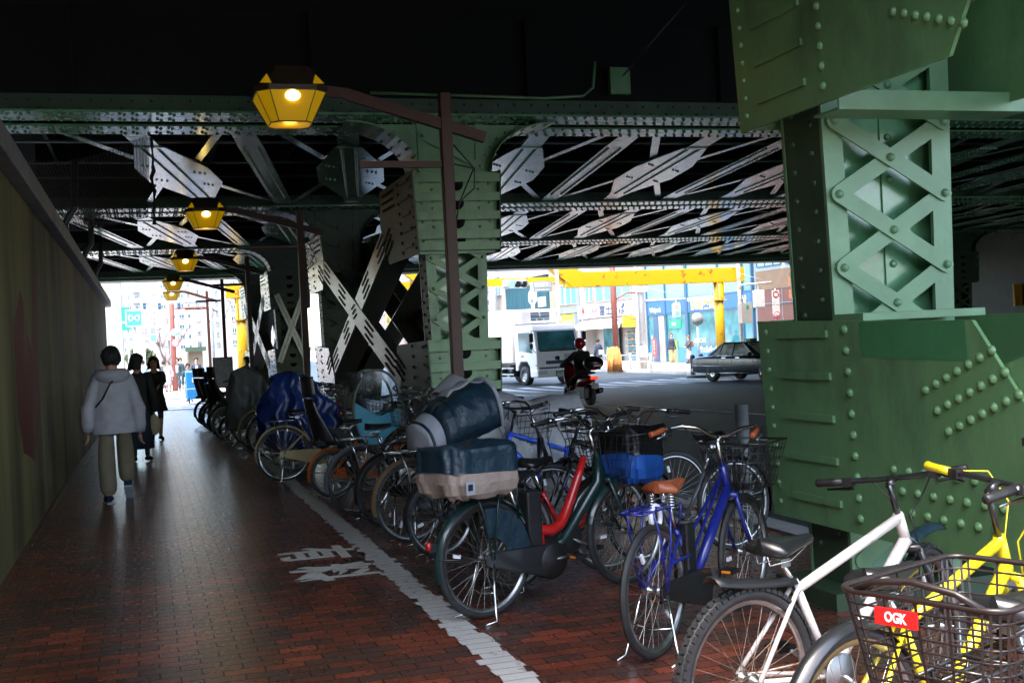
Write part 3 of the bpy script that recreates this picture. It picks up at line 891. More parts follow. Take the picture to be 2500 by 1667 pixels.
def bike(name, loc, deg, label, style="city", frame=P_BLACK, r=0.335, wb=1.10, tw=0.018, knob=False, rim=None, spokes=32, spk=None,
         guard=None, rack=None, front_basket=None, grip=None, seatm=None, bar="city", steer=0.0, lean=0.0, seat_h=0.84, bar_h=1.03,
         case=None, stand="centre", light=True, cables=True, group="bicycles parked along the walkway", rear_ref=False, front_guard=True):
    rim = rim or ALU; spk = spk or SPOKE; guard_m = guard; grip = grip or BLACK; seatm = seatm or BLEATHER
    root = empty(name, loc, R(deg), label=label, cat="bicycle", group=group)
    root.rotation_euler = (R(lean), 0, R(deg))
    ax = lambda z: wb - 0.05 - 0.364 * (z - r)           # steering axis
    hz0, hz1 = r + 0.37, r + 0.37 + (0.15 if style != "mtb" else 0.13)
    H0 = Vector((ax(hz0), 0, hz0)); H1 = Vector((ax(hz1), 0, hz1))
    BBp = Vector((0.44, 0, 0.275)); RH = Vector((0, 0, r)); FH = Vector((wb, 0, r))
    st_top = Vector((0.26, 0, 0.60 if style != "mtb" else 0.66))
    axis = (H1 - H0).normalized()
    S = Matrix.Translation(H0) @ Matrix.Rotation(R(steer), 4, axis) @ Matrix.Translation(-H0)
    # frame
    b = MB()
    if style == "mtb":
        b.tube([BBp, st_top], 0.017, 10)
        b.tube([st_top + Vector((0.0, 0, -0.04)), H1 - axis * 0.02], [0.019, 0.021], 10)
        b.tube([BBp, H0 + axis * 0.02], [0.022, 0.026], 10)
    elif style == "mixte":
        b.tube([BBp, st_top], 0.016, 10)
        for sy in (-0.035, 0.035):
            b.tube([H1 - axis * 0.03, BBp + Vector((-0.06, sy, 0.18)), Vector((0.10, sy * 1.5, r + 0.12)), RH + Vector((0, sy * 1.6, 0))], 0.009, 8)
        b.tube([BBp + Vector((0, 0, 0.02)), H0 + axis * 0.02], [0.026, 0.03], 10)
    elif style == "ebike":
        b.tube([BBp, st_top], 0.018, 10)
        b.tube([H1 - axis * 0.02, H0 + Vector((-0.05, 0, -0.03)), Vector((0.70, 0, 0.46)), Vector((0.60, 0, 0.36)), BBp + Vector((0, 0, .03))], [0.028, 0.034, 0.036, 0.036, 0.034], 12)
    else:
        b.tube([BBp, st_top], 0.015, 10)
        b.tube([BBp, Vector((0.64, 0, 0.40)), H0 + axis * 0.02], 0.017, 10)
        b.tube([H1 - axis * 0.03, Vector((0.66, 0, 0.52)), Vector((0.42, 0, 0.42))], 0.014, 10)
    b.tube([H0 - axis * 0.0, H1], 0.022, 10)
    for sy in (-1, 1):
        b.tube([BBp + Vector((-0.02, sy * 0.03, 0)), RH + Vector((0.02, sy * 0.06, 0))], 0.010, 8)
        b.tube([st_top + Vector((0, sy * 0.018, -0.03)), RH + Vector((0.0, sy * 0.06, 0.0))], 0.009, 8)
    b.tube([BBp + Vector((0, -0.045, 0)), BBp + Vector((0, 0.045, 0))], 0.024, 12)
    b.build("frame", frame, root)
    # wheels
    for hub, steered in ((RH, False), (FH, True)):
        msp, mty, mri = wheel_meshes(r, tw, knob, rim, spokes, spk)
        w = link("wheel", msp, root)
        mm = Matrix.Translation(hub) @ Matrix.Rotation(random.uniform(0, 6), 4, 'Y')
        w.matrix_local = (S @ mm) if steered else mm
        link("tyre", mty, w); link("rim", mri, w)
    # fork
    b = MB(); b.M = S
    cro = H0 - axis * 0.02
    for sy in (-1, 1):
        b.tube([cro + Vector((0, sy * 0.045, 0)), cro.lerp(FH, 0.55) + Vector((-0.012, sy * 0.052, 0)), FH + Vector((0, sy * 0.055, 0))], [0.017 if style == "mtb" else 0.013, 0.015 if style == "mtb" else 0.011, 0.009], 8)
    b.tube([cro + Vector((0, -0.055, 0)), cro + Vector((0, 0.055, 0))], 0.018, 8)
    b.build("fork", frame if style != "mtb" else (P_BLACK if knob else frame), root)
    # handlebar and stem
    bz = bar_h; bp = Vector((ax(bz), 0, bz))
    b = MB(); b.M = S
    b.tube([H1, H1 + axis * (bz - hz1) * 0.9], 0.012, 8)
    b.m = 1 if style == "mtb" else 0
    if bar == "flat":
        b.tube([H1 + axis * (bz - hz1) * 0.85, bp + Vector((0.055, 0, 0.0))], 0.018, 8)
        c0 = bp + Vector((0.06, 0, 0))
        pts = [c0 + Vector((-0.035, y, 0.012 * abs(y) / .3)) if abs(y) > .2 else c0 + Vector((0, y, 0)) for y in (-0.30, -0.22, -0.06, 0.06, 0.22, 0.30)]
        ends = [(pts[0] + Vector((0, -.005, 0)), pts[0].lerp(pts[1], 1.3)), (pts[-1] + Vector((0, .005, 0)), pts[-1].lerp(pts[-2], 1.3))]
    else:
        pts = []
        half = [(0.035, 0.0, 0.0), (0.045, 0.05, 0.005), (0.055, 0.13, 0.045), (0.02, 0.22, 0.06), (-0.06, 0.272, 0.05), (-0.20, 0.30, 0.03)]
        for q in half[::-1]: pts.append(bp + Vector((q[0], -q[1], q[2])))
        for q in half[1:]: pts.append(bp + Vector(q))
        b.tube([bp - axis * 0.03, bp + Vector((0.04, 0, 0.0))], 0.014, 8)
        ends = [(pts[0], pts[0].lerp(pts[1], 0.85)), (pts[-1], pts[-1].lerp(pts[-2], 0.85))]
    b.tube(pts, 0.011, 8)
    hb = b.build("handlebar", [CHROME if style != "mtb" else P_BLACK, CHROME if bar != "flat" else P_BLACK], root)
    for e0, e1 in ends:
        b = MB(); b.M = S
        d = (e1 - e0).normalized()
        b.tube([e0 - d * .006, e0, e0 + d * .03, e0.lerp(e1, .6), e1], [0.013, 0.0175, 0.0155, 0.016, 0.0165], 9)
        b.build("grip", grip, hb)
        b = MB(); b.M = S
        f_ = e1 + d * 0.02
        b.box(f_ + Vector((0.012, 0, -0.004)), (0.035, 0.04, 0.034))
        b.m = 1
        dn = Vector((0.05, 0, -0.035))
        b.tube([f_ + Vector((0.02, 0, -.01)), f_ + dn, e0 + dn * 0.9 + d * 0.02], [0.008, 0.007, 0.005], 6)
        b.build("brake_lever", [BLACK, ALU if style != "mtb" else BLACK], hb)
    if cables:
        b = MB(); b.M = S
        for q, (e0, e1) in enumerate(ends):
            sy = -1 if q == 0 else 1
            s0 = e1 + Vector((0.03, 0, 0))
            b.tube([s0, s0 + Vector((0.10, -sy * 0.06, 0.0)), s0 + Vector((0.13, -sy * 0.13, -0.10)), Vector((H1.x + 0.06, sy * 0.03, H1.z - 0.02)), Vector((H0.x + 0.04, sy * .04, H0.z - 0.05))], 0.0035, 5)
        b.build("brake_cable", frame if frame == P_YEL else BLACK, root)
    # saddle
    sp = Vector((0.26 - (seat_h - 0.60) * 0.32, 0, seat_h))
    b = MB(); b.tube([st_top - Vector((-.02, 0, .05)), sp + Vector((0, 0, -0.06))], 0.0125, 8); b.build("seat_post", CHROME, root)
    b = MB(); saddle(b, sp.x, sp.z)
    sd = b.build("saddle", seatm, root)
    b = MB()
    if seatm == LEATHER:
        for sy in (-0.055, 0.055):
            pts = []
            for i in range(41):
                t = i / 40
                pts.append((sp.x - 0.07 + 0.022 * math.cos(t * 5 * 2 * math.pi), sy + 0.022 * math.sin(t * 5 * 2 * math.pi), sp.z - 0.03 - 0.07 * t))
            b.tube(pts, 0.0045, 5)
    for sy in (-0.03, 0.03):
        b.tube([(sp.x + 0.13, sy * .4, sp.z - 0.01), (sp.x + 0.02, sy, sp.z - 0.055), (sp.x - 0.09, sy, sp.z - 0.06), (sp.x - .10, sy, sp.z - .02)], 0.004, 5)
    b.box((sp.x, 0, sp.z - 0.062), (0.05, 0.05, 0.03))
    b.build("saddle_spring" if seatm == LEATHER else "saddle_rail", CHROME, sd)
    # mudguards
    if guard_m:
        b = MB(); arc_strip(b, RH, r + 0.022, R(28), R(195), 0.062, 0.002)
        for sy in (-1, 1):
            b.tube([RH + Vector((0, sy * .06, 0)), (-(r + .02) * math.cos(R(8)), sy * 0.028, r + (r + .02) * math.sin(R(8)))], 0.0028, 5)
        b.build("mudguard", guard_m, root)
        if front_guard:
            b = MB(); b.M = S; arc_strip(b, FH, r + 0.022, R(20), R(165), 0.062, 0.002)
            for sy in (-1, 1): b.tube([FH + Vector((0, sy * .06, 0)), (wb - (r + .02) * math.cos(R(22)), sy * 0.028, r + (r + .02) * math.sin(R(22)))], 0.0028, 5)
            b.build("mudguard", guard_m, root)
    if rear_ref:
        b = MB(); b.ball((-(r + 0.055), 0, r + 0.13), 0.026, 8, 6, (0.7, 0.8, 1.15)); b.m = 1; b.box((-(r + 0.03), 0, r + 0.12), (0.05, 0.02, 0.05)); b.build("tail_reflector", [REDREF, BLACK], root)
    if rack:
        b = MB(); z = r * 2 + 0.075
        for sy in (-0.065, 0, 0.065):
            b.tube([(0.21, sy, z), (-0.02, sy * 1.1, z), (-0.19, sy, z - .004)], 0.0055, 6)
        b.tube([(-0.19, -0.07, z - .004), (-0.205, 0, z - .004), (-0.19, 0.07, z - .004)], 0.0055, 6)
        for x_ in (-.1, .03, .15): b.tube([(x_, -0.07, z), (x_, 0.07, z)], 0.005, 6)
        for sy in (-1, 1):
            b.tube([(-0.11, sy * 0.075, z), (-0.06, sy * 0.085, z - 0.15), RH + Vector((-.005, sy * 0.075, 0))], 0.006, 6)
            b.tube([(0.07, sy * 0.075, z), (0.04, sy * 0.085, z - 0.15), RH + Vector((0.01, sy * 0.075, 0))], 0.006, 6)
            b.tube([(0.21, sy * 0.065, z), (0.25, sy * 0.02, 0.60)], 0.0055, 6)
        b.build("rear_rack", rack, root)
    if front_basket:
        b = MB(); b.M = S
        wire_basket(b, wb - 0.13, wb + 0.22, 0.27, 0.40, r + 0.37, r + 0.63)
        for sy in (-.09, .09):
            b.tube([FH + Vector((0, sy * .7, 0)), (wb + 0.12, sy, r + 0.37)], 0.004, 5)
        b.build("basket", front_basket, root)
    # crank and pedals
    b = MB(); th = R(random.uniform(-50, 50))
    for sy, a in ((-1, th), (1, th + math.pi)):
        e = BBp + Vector((0.165 * math.cos(a), sy * 0.085, 0.165 * math.sin(a)))
        b.tube([BBp + Vector((0, sy * 0.06, 0)), e], [0.014, 0.010], 7)
    b.lathe([(0.0, -0.052), (0.085, -0.050), (0.088, -0.046), (0.0, -0.044)], o=tuple(BBp), axis='y', n=20)
    ck = b.build("crank", ALU, root)
    for sy, a in ((-1, th), (1, th + math.pi)):
        e = BBp + Vector((0.165 * math.cos(a), sy * 0.135, 0.165 * math.sin(a)))
        b = MB(); b.box(e, (0.085, 0.085, 0.022)); b.m = 1
        b.box(e + Vector((0.043, 0, 0)), (0.004, 0.05, 0.014)); b.box(e + Vector((-0.043, 0, 0)), (0.004, 0.05, 0.014))
        b.build("pedal", [BLACK, mat("orange_reflector", (0.8, 0.25, 0.02), rough=0.2, var=0.1)], ck)
    if case:
        b = MB()
        poly = [(-0.05, r - 0.03), (-0.06, r + 0.025), (0.0, r + 0.045), (0.42, 0.275 + 0.10), (0.50, 0.275 + 0.085), (0.535, 0.275), (0.50, 0.275 - 0.085), (0.42, 0.275 - 0.10)]
        b.prism(poly, -0.075, -0.058, 'xz')
        b.build("chain_case", case, root, bevel=0.006)
    else:
        b = MB()
        b.tube([(0, -0.05, r + 0.035), BBp + Vector((0, -0.05, 0.085))], 0.005, 4); b.tube([(0, -0.05, r - 0.035), BBp + Vector((0, -0.05, -0.085))], 0.005, 4)
        b.build("chain", RUSTY, root)
    if stand == "centre":
        b = MB()
        for sy in (-1, 1):
            b.tube([RH + Vector((0.0, sy * 0.075, -0.02)), (-0.03, sy * 0.11, 0.16), (-0.055, sy * 0.15, 0.012), (-0.14, sy * .15, 0.006)], 0.0075, 6)
        b.tube([(-0.03, -0.11, 0.165), (-0.05, 0, 0.15), (-0.03, 0.11, 0.165)], 0.006, 6)
        b.build("kickstand", CHROME, root)
    elif stand:
        b = MB(); b.tube([(0.05, 0.07, r - .02), (0.10, 0.22, 0.008), (0.14, .23, .006)], 0.008, 6); b.build("kickstand", CHROME, root)
    if light:
        b = MB(); b.M = S; b.cyl((wb - 0.01, 0.06, r + 0.30), (wb + 0.07, 0.06, r + 0.30), 0.026, 10, 0.036); b.m = 1; b.cyl((wb + 0.0705, 0.06, r + 0.30), (wb + 0.074, 0.06, r + 0.30), 0.034, 10)
        b.build("headlamp", [CHROME, WREF], root)
    root["wb"] = wb
    return root, S

def fabric_bag(root, S, x0, x1, w, z0, z1, mtop, mlow, split=0.5, name="basket_cover", sag=0.02, logo=None):
    """gathered fabric cover round a basket"""
    b = MB()
    if S is not None: b.M = S
    cx_, hx, hy = (x0 + x1) / 2, (x1 - x0) / 2, w / 2
    def ring(u, k, grow):
        grow *= 1.25
        a = 2 * math.pi * u
        c, s_ = math.cos(a), math.sin(a)
        p = 0.46
        x = math.copysign(abs(c) ** p, c) * hx; y = math.copysign(abs(s_) ** p, s_) * hy
        f = 1 + 0.034 * math.sin(a * 7 + 1.3 + k * .3) * grow + 0.022 * math.sin(a * 15 + k) * grow + 0.012 * math.sin(a * 3 + k * .5)
        return x * f, y * f
    levels = [(0.0, 0.76, 1.3), (0.10, 0.90, 1.6), (0.3, 0.99, 0.8), (split - .02, 1.0, 0.4), (split, 1.015, 0.2), (split + .02, 1.0, 0.4), (0.8, 0.98, 0.9), (0.95, 0.985, 0.5), (1.0, 0.95, 0.4), (1.02, 0.7, 0.6), (0.97, 0.35, 0.5)]
    n = 72; vs = []
    for k, (t, sc, g) in enumerate(levels):
        for i in range(n):
            x, y = ring(i / n, k, g)
            zz = z0 + (z1 - z0) * t + sag * min(1, t * 1.3) * (math.sin(i / n * 2 * math.pi * 2 + 0.6) + .5 * math.sin(i / n * 2 * math.pi * 5 + k))
            if t == 0: zz += 0.008 * math.sin(i * .9)
            vs.append((cx_ + x * sc, y * sc, zz))
    lo = [k for k, l in enumerate(levels) if l[0] <= split]
    for k in range(len(levels) - 1):
        b.m = 0 if levels[k][0] >= split else 1
        fs = [(i, (i + 1) % n, n + (i + 1) % n, n + i) for i in range(n)]
        b.add(vs[k * n:(k + 2) * n], fs, True)
    b.m = 0; b.add(vs[-n:] + [(cx_, 0, z0 + (z1 - z0) * 0.93)], [(i, (i + 1) % n, n) for i in range(n)], True)
    b.m = 1; b.add(vs[:n] + [(cx_, 0, z0 + .01)], [((i + 1) % n, i, n) for i in range(n)], True)
    return b.build(name, [mtop, mlow], root)

def cover(name, loc, deg, L, prof, m, label, seed=1, fold=0.03, cat="cover", group=None):
    """a sheet hanging over a bicycle; prof: list of (x, half width, top height, hem height)"""
    rnd = random.Random(seed)
    ph = [rnd.uniform(0, 6.28) for _ in range(8)]
    o = MB(); n = len(prof)
    def fn(u, v):
        f = u * (n - 1); i = min(int(f), n - 2); t = f - i
        t = t * t * (3 - 2 * t)
        q = [prof[i][k] + (prof[i + 1][k] - prof[i][k]) * t for k in range(4)]
        a = (v - 0.5) * 2
        x, hw, zt, zh = q
        # across: over the top, then down
        if abs(a) < 0.3:
            y = hw * 0.45 * a / 0.3; z = zt - 0.05 * (a / 0.3) ** 2
        else:
            s_ = (abs(a) - 0.3) / 0.7
            y = math.copysign(hw * (0.45 + 0.55 * min(1, s_ * 1.6) ** 0.7), a); z = zt - 0.05 - (zt - 0.05 - zh) * s_
        w = min(1, abs(a) * 1.4)
        y += fold * w * (math.sin(x * 21 + ph[0] + z * 3) + 0.6 * math.sin(x * 37 + ph[1] - z * 5) + 0.7 * math.sin(z * 11 + x * 9 + ph[2]))
        z += fold * 0.5 * math.sin(x * 13 + a * 5 + ph[3]) * (1 - w * 0.3)
        x += fold * 0.7 * math.sin(z * 14 + a * 6 + ph[4])
        return (x, y, z)
    o.grid(fn, 44, 44)
    ob = o.build(name, m)
    ob.location = loc; ob.rotation_euler = (0, 0, R(deg))
    sol = ob.modifiers.new("thickness", 'SOLIDIFY'); sol.thickness = 0.004
    return tag(ob, label, cat, group)

def child_seat(root, x, z, m, pad, front=False, canopy=None):
    """moulded child seat with high back, head rest and foot wells"""
    b = MB()
    d = 1 if not front else 1
    def shell(u, v):
        a = (v - 0.5) * math.pi * 1.15
        t = u
        h = z - 0.02 + 0.50 * t
        w = 0.165 + 0.02 * math.sin(t * 3.1)
        back = x - 0.13 - 0.10 * t
        return (back + 0.17 * (1 - math.cos(a)) * (1 - 0.62 * min(1, t * 1.3)), w * math.sin(a) * 1.05, h)
    b.grid(shell, 10, 12)
    b.box((x + 0.0, 0, z), (0.30, 0.30, 0.05))
    for sy in (-1, 1):
        b.prism([(x + 0.02, z + 0.14), (x + 0.15, z), (x + 0.17, z - 0.34), (x + 0.29, z - 0.36), (x + 0.29, z - 0.30), (x + 0.24, z - 0.02), (x + 0.10, z + 0.15)], sy * 0.155, sy * 0.175, 'xz')
        b.box((x + 0.25, sy * 0.15, z - 0.35), (0.14, 0.07, 0.02))
    s_ = b.build("child_seat", m, root)
    so = s_.modifiers.new("thickness", 'SOLIDIFY'); so.thickness = 0.012
    b = MB()
    b.grid(lambda u, v: (x - 0.24 + 0.13 * (1 - math.cos((v - .5) * 2.7)) - 0.02 * u, 0.16 * math.sin((v - .5) * 2.7), z + 0.50 + 0.22 * u), 6, 10)
    hr = b.build("headrest", m, s_)
    so = hr.modifiers.new("thickness", 'SOLIDIFY'); so.thickness = 0.03
    b = MB(); b.box((x - 0.13, 0, z + 0.22), (0.03, 0.22, 0.36), ry=-0.2); b.box((x, 0, z + .035), (0.24, 0.24, 0.03)); b.build("cushion", pad, s_, bevel=0.01)
    return s_
NAVY = mat("navy_nylon", (0.008, 0.026, 0.042), rough=0.42, var=0.25, scale=8, bump=0.8, bscale=13)
BEIGE = mat("beige_canvas", (0.30, 0.24, 0.20), rough=0.8, var=0.12, scale=12, bump=0.7, bscale=14)
BLKNY = mat("black_nylon", (0.008, 0.009, 0.010), rough=0.4, var=0.3, scale=8, bump=0.8, bscale=12)
BLUENY = mat("blue_nylon", (0.015, 0.10, 0.42), rough=0.5, var=0.25, scale=8, bump=0.8, bscale=12)
TARP = mat("blue_tarp", (0.008, 0.025, 0.13), rough=0.3, var=0.35, scale=9, bump=1.0, bscale=9)
GREYC = mat("grey_rain_cover", (0.085, 0.095, 0.095), rough=0.5, var=0.2, scale=5, bump=0.9, bscale=7)
SILVC = mat("silver_cover", (0.26, 0.26, 0.27), rough=0.38, var=0.2, scale=5, bump=0.9, bscale=8)
WHITEF = mat("white_canvas", (0.33, 0.34, 0.37), rough=0.7, var=0.1, scale=6, bump=.6, bscale=12)
TEALF = mat("teal_fabric", (0.03, 0.24, 0.33), rough=0.5, var=0.15, scale=8)
CLEAR = glass("clear_vinyl", (0.75, 0.78, 0.78), 0.08, 0.10)
BROWNP = mat("brown_plastic", (0.017, 0.012, 0.012), rough=0.38, var=0.2)
GREYP = mat("grey_plastic", (0.05, 0.055, 0.06), rough=0.5, var=0.2)

# 1 bicycle whose big rear basket fills the lower right corner
root, S = bike("bicycle", (1.98, 2.50, 0), 22, "bicycle with a large brown plastic rear basket in the lower right corner", guard=P_BLACK, rack=P_BLACK, seat_h=0.86, rear_ref=False)
b = MB()
zb, zt = 0.70, 0.955
def bk(t, grow=0.0):
    hx = 0.22 + 0.05 * t + grow; hy = 0.185 + 0.035 * t + grow
    c_ = 0.05
    pts = []
    for (sx, sy) in ((1, 1), (-1, 1), (-1, -1), (1, -1)):
        for q in range(5):
            a = {(1, 1): 0, (-1, 1): 90, (-1, -1): 180, (1, -1): 270}[(sx, sy)] + q * 22.5
            pts.append((-0.02 + sx * (hx - c_) + c_ * math.cos(R(a)), sy * (hy - c_) + c_ * math.sin(R(a)), zb + (zt - zb) * t))
    return pts
for i in range(9):
    b.tube(bk(i / 8), 0.0032 if i < 8 else 0.0085, 5, closed=True)
nb = 20
lo, hi = bk(0), bk(1)
for i in range(nb):
    for f in (0.0, 0.25, 0.5, 0.75):
        if f and (Vector(lo[i]) - Vector(lo[(i + 1) % nb])).length < 0.06: continue
        p = Vector(lo[i]).lerp(Vector(lo[(i + 1) % nb]), f); q = Vector(hi[i]).lerp(Vector(hi[(i + 1) % nb]), f)
        b.bar(p, q, 0.006, 0.004, up=(p - Vector((0, 0, p.z))))
for f in range(1, 9):
    for rr in ((-1, 1),):
        y = -0.155 + 0.31 * f / 9; b.bar((-0.21, y, zb), (0.17, y, zb), 0.008, 0.004)
        x = -0.21 + 0.38 * f / 9; b.bar((x, -0.15, zb), (x, 0.15, zb), 0.008, 0.004)
# solid lower band
for i in range(nb):
    p, q = bk(0)[i], bk(0)[(i + 1) % nb]; p2, q2 = bk(0.3)[i], bk(0.3)[(i + 1) % nb]
bas = b.build("basket", BROWNP, root)
b = MB(); b.tube([(-0.285, 0.17, 0.955), (-0.295, 0.11, 0.985), (-0.30, 0.0, 1.0), (-0.295, -0.11, 0.985), (-0.285, -0.17, 0.955)], 0.009, 8); b.build("basket_handle", BROWNP, bas)
b = MB(); b.box((-0.292, 0.05, 0.905), (0.006, 0.115, 0.042)); pl = b.build("badge", mat("red_badge", (0.55, 0.012, 0.012), rough=0.4, var=0.05), bas)
lettering("OGK", 0.034, mat("white_letter", (0.8, 0.8, 0.8), rough=0.5, var=0), (-0.2965, 0.05, 0.905), facing=(-1, 0, 0), parent=bas, depth=0.001, bold=0.001, width=0.06)

# 2 yellow mountain bike, 3 white, 4 blue
bike("bicycle", (2.05, 3.20, 0), 20, "yellow mountain bike with yellow grips and yellow brake cables", "mtb", P_YEL, r=0.335, bar="flat", grip=P_YEL, guard=P_BLACK, seat_h=0.80, bar_h=1.03, stand="side", steer=-14, light=False, front_guard=False, tw=0.02)
root, S = bike("bicycle", (2.04, 3.86, 0), 16, "white mountain bike with knobbly tyres and black saddle, in front of the green pier", "mtb", P_WHITE, r=0.338, knob=True, tw=0.027, bar="flat", seat_h=0.80, bar_h=0.98, stand="side", steer=22, light=False, spk=RUSTY, rim=ALU, front_guard=False)
b = MB(); b.grid(lambda u, v: (-0.16 + 0.42 * u, (v - .5) * (0.10 - 0.05 * u), 0.74 - 0.10 * u + 0.04 * u * u - 0.03 * (v - .5) ** 2 * 4), 8, 4); o = b.build("clip_on_mudguard", BLACK, root); o.modifiers.new("t", 'SOLIDIFY').thickness = 0.006
b = MB(); b.M = S; b.grid(lambda u, v: (0.93 + 0.42 * u, (v - .5) * (0.09 - 0.03 * abs(u - .5)), 0.735 + 0.02 * math.sin(u * 3) - 0.03 * (v - .5) ** 2 * 4), 8, 4); o = b.build("clip_on_mudguard", NAVY, root); o.modifiers.new("t", 'SOLIDIFY').thickness = 0.006
root, S = bike("bicycle", (2.36, 5.40, 0), 38, "dark blue electric bicycle with tan saddle, tan grips and blue rear rack", "mixte", P_BLUE, r=0.335, rack=P_BLUE, grip=GRIP_T, seatm=LEATHER, seat_h=0.83, bar_h=1.02, front_basket=P_BLACK, guard=None, case=P_BLACK, tw=0.021, rear_ref=False)
b = MB(); b.b2((0.30, -0.045, 0.33), (0.40, 0.045, 0.62)); b.build("battery", P_BLACK, root, bevel=0.01)
b = MB(); b.tube([(0.05 + 0.05 * math.cos(t), -0.0, 0.69 + 0.06 * math.sin(t)) for t in [i * 0.42 for i in range(-3, 10)]], 0.014, 8); b.build("frame_lock", WREF, root)

# 5 green electric bicycle
root, S = bike("bicycle", (1.84, 6.63, 0), 22, "dark green and red electric bicycle with navy and beige cargo cover, at the white line", "ebike", P_GREEN, r=0.345, wb=1.16, guard=P_GREEN, rack=P_GREEN, front_basket=P_BLACK, seat_h=0.80, bar_h=1.03, case=P_BLACK, tw=0.022, spk=SPOKE, rear_ref=True)
fabric_bag(root, None, -0.36, 0.17, 0.42, 0.73, 1.02, NAVY, BEIGE, 0.50, "cargo_cover", sag=.014)
b = MB(); b.box((-0.25, -0.222, 0.80), (0.07, 0.004, 0.075), rz=0.15); b.m = 1; b.box((-0.252, -0.227, 0.805), (0.035, 0.003, 0.035), rz=0.15); b.build("label_patch", [WHITEF, NAVY], root)
fabric_bag(root, S, 1.07, 1.38, 0.38, 0.66, 0.99, BLKNY, BLUENY, 0.55, "basket_cover")
b = MB(); b.b2((0.30, -0.05, 0.36), (0.41, 0.05, 0.70)); b.build("battery", BLACK, root, bevel=0.012)
b = MB(); b.tube([(0.34, 0, 0.50), (0.40, -.012, 0.46), (0.50, -.015, 0.44), (0.585, -.012, 0.47), (0.66, 0, 0.56), (0.76, 0, 0.74), (0.815, 0, 0.86)], [.026, .034, .036, .034, .030, .026, .020], 12); b.tube([(0.395, -.012, 0.47), (0.43, -.012, 0.33)], [.034, .026], 10); b.build("lower_frame", P_RED, root)
b = MB(); b.lathe([(0.0, -0.08), (0.10, -0.078), (0.115, -0.06), (0.115, 0.05), (0.0, 0.055)], o=(0.47, 0, 0.27), axis='y', n=20); b.build("motor_unit", BLACK, root)
b = MB(); arc_strip(b, (0, -0.055, 0.345), 0.315, R(5), R(100), 0.01, 0.002, drop=0)
b.add([(0.30 * math.cos(a), -0.06, 0.345 + 0.30 * math.sin(a)) for a in [R(0 + 12 * i) for i in range(9)]] + [(0.13 * math.cos(a), -0.06, 0.345 + 0.13 * math.sin(a)) for a in [R(0 + 12 * i) for i in range(9)]], [(i, i + 1, i + 10, i + 9) for i in range(8)]); b.build("skirt_guard", NAVY, root)

# 6.. second rank behind the green one
root, S = bike("bicycle", (2.22, 7.30, 0), 21, "red electric bicycle half hidden behind the dark green one", "ebike", P_RED, r=0.335, wb=1.16, guard=P_BLACK, rack=P_BLACK, seat_h=0.80, bar_h=1.04, case=P_BLACK)
root, S = bike("bicycle", (2.08, 8.70, 0), 16, "black electric bicycle carrying a child seat with navy and white canopy", "ebike", P_BLACK, r=0.30, wb=1.18, guard=P_BLACK, rack=P_BLACK, seat_h=0.78, bar_h=1.05, case=P_BLACK)
cs = child_seat(root, 0.12, 0.52, BLACK, GREYP)
for c_ in kids(cs):
    if c_.name.startswith("headrest"): bpy.data.objects.remove(c_)
b = MB()
def can(u, v):
    t = u                                   # back to front
    a = (v - 0.5) * math.pi
    x = -0.14 + 0.60 * t; top = 0.94 + 0.33 * math.sin(math.pi * (0.10 + 0.52 * t)) + .014 * math.cos(t * 25); hw = 0.17 + 0.085 * math.sin(math.pi * (.1 + .75 * t)) + .008 * math.cos(t * 25)
    return (x - 0.05 * math.cos(a), hw * math.sin(a), 0.80 + 0.16 * t + (top - 0.84 - .06 * t) * max(0, math.cos(a)) ** 0.6)
for i0, i1, mi, j0, j1 in ((0, 2, 1, 0, 18), (2, 12, 0, 0, 7), (2, 12, 0, 11, 18), (2, 5, 0, 7, 11), (5, 12, 1, 7, 11)):
    b.m = mi
    b.grid(lambda u, v: can((i0 + (i1 - i0) * u) / 12, (j0 + (j1 - j0) * v) / 18), i1 - i0, j1 - j0)
b.m = 1; b.grid(lambda u, v: tuple(Vector(can(0, v)).lerp(Vector((-0.18, 0, 0.82)), u)), 4, 18)
b.m = 1; b.tube([can(1.0, v / 18) for v in range(19)], 0.014, 5); b.m = 0; b.tube([can(0.35, v / 18) for v in range(19)], 0.008, 5); b.tube([can(0.02, v / 18) for v in range(19)], 0.008, 5)
o = b.build("rain_canopy", [NAVY, WHITEF], cs); o.modifiers.new("t", 'SOLIDIFY').thickness = 0.004
bike("bicycle", (2.02, 9.45, 0), 14, "city bicycle with bronze mudguards in the dark part of the row", frame=P_BRONZE, guard=P_BRONZE, rack=CHROME, front_basket=P_BLACK, case=P_BLACK)
bike("bicycle", (2.02, 10.25, 0), 12, "black city bicycle beside the one with bronze mudguards", frame=P_BLACK, guard=P_BLACK, rack=P_BLACK, front_basket=P_BLACK, case=P_BLACK)
bike("bicycle", (1.90, 11.15, 0), 10, "grey city bicycle with shiny rims next to the orange one", frame=P_GREY, guard=P_GREY, rack=CHROME, front_basket=P_BLACK, rim=CHROME)
root, S = bike("bicycle", (1.88, 12.75, 0), 6, "orange small-wheeled bicycle with a black child seat", "ebike", P_ORANGE, r=0.26, wb=1.2, guard=P_ORANGE, rack=P_BLACK, seat_h=0.80, bar_h=1.0, case=P_ORANGE, tw=0.024)
child_seat(root, -0.05, 0.60, P_BLACK, GREYP)
root, S = bike("bicycle", (2.46, 13.30, 0), 4, "teal bicycle whose child seat has a clear domed bubble cover", "ebike", P_TEAL, r=0.28, wb=1.15, guard=P_BLACK, rack=P_BLACK, seat_h=0.80, bar_h=1.0)
cs = child_seat(root, -0.02, 0.60, GREYP, BLACK)
b = MB()
def bub(u, v, k=1.0):
    a = 2 * math.pi * u
    c, s_ = math.cos(a), math.sin(a)
    return (0.30 * c * k, 0.48 * s_ * k)
b.m = 0
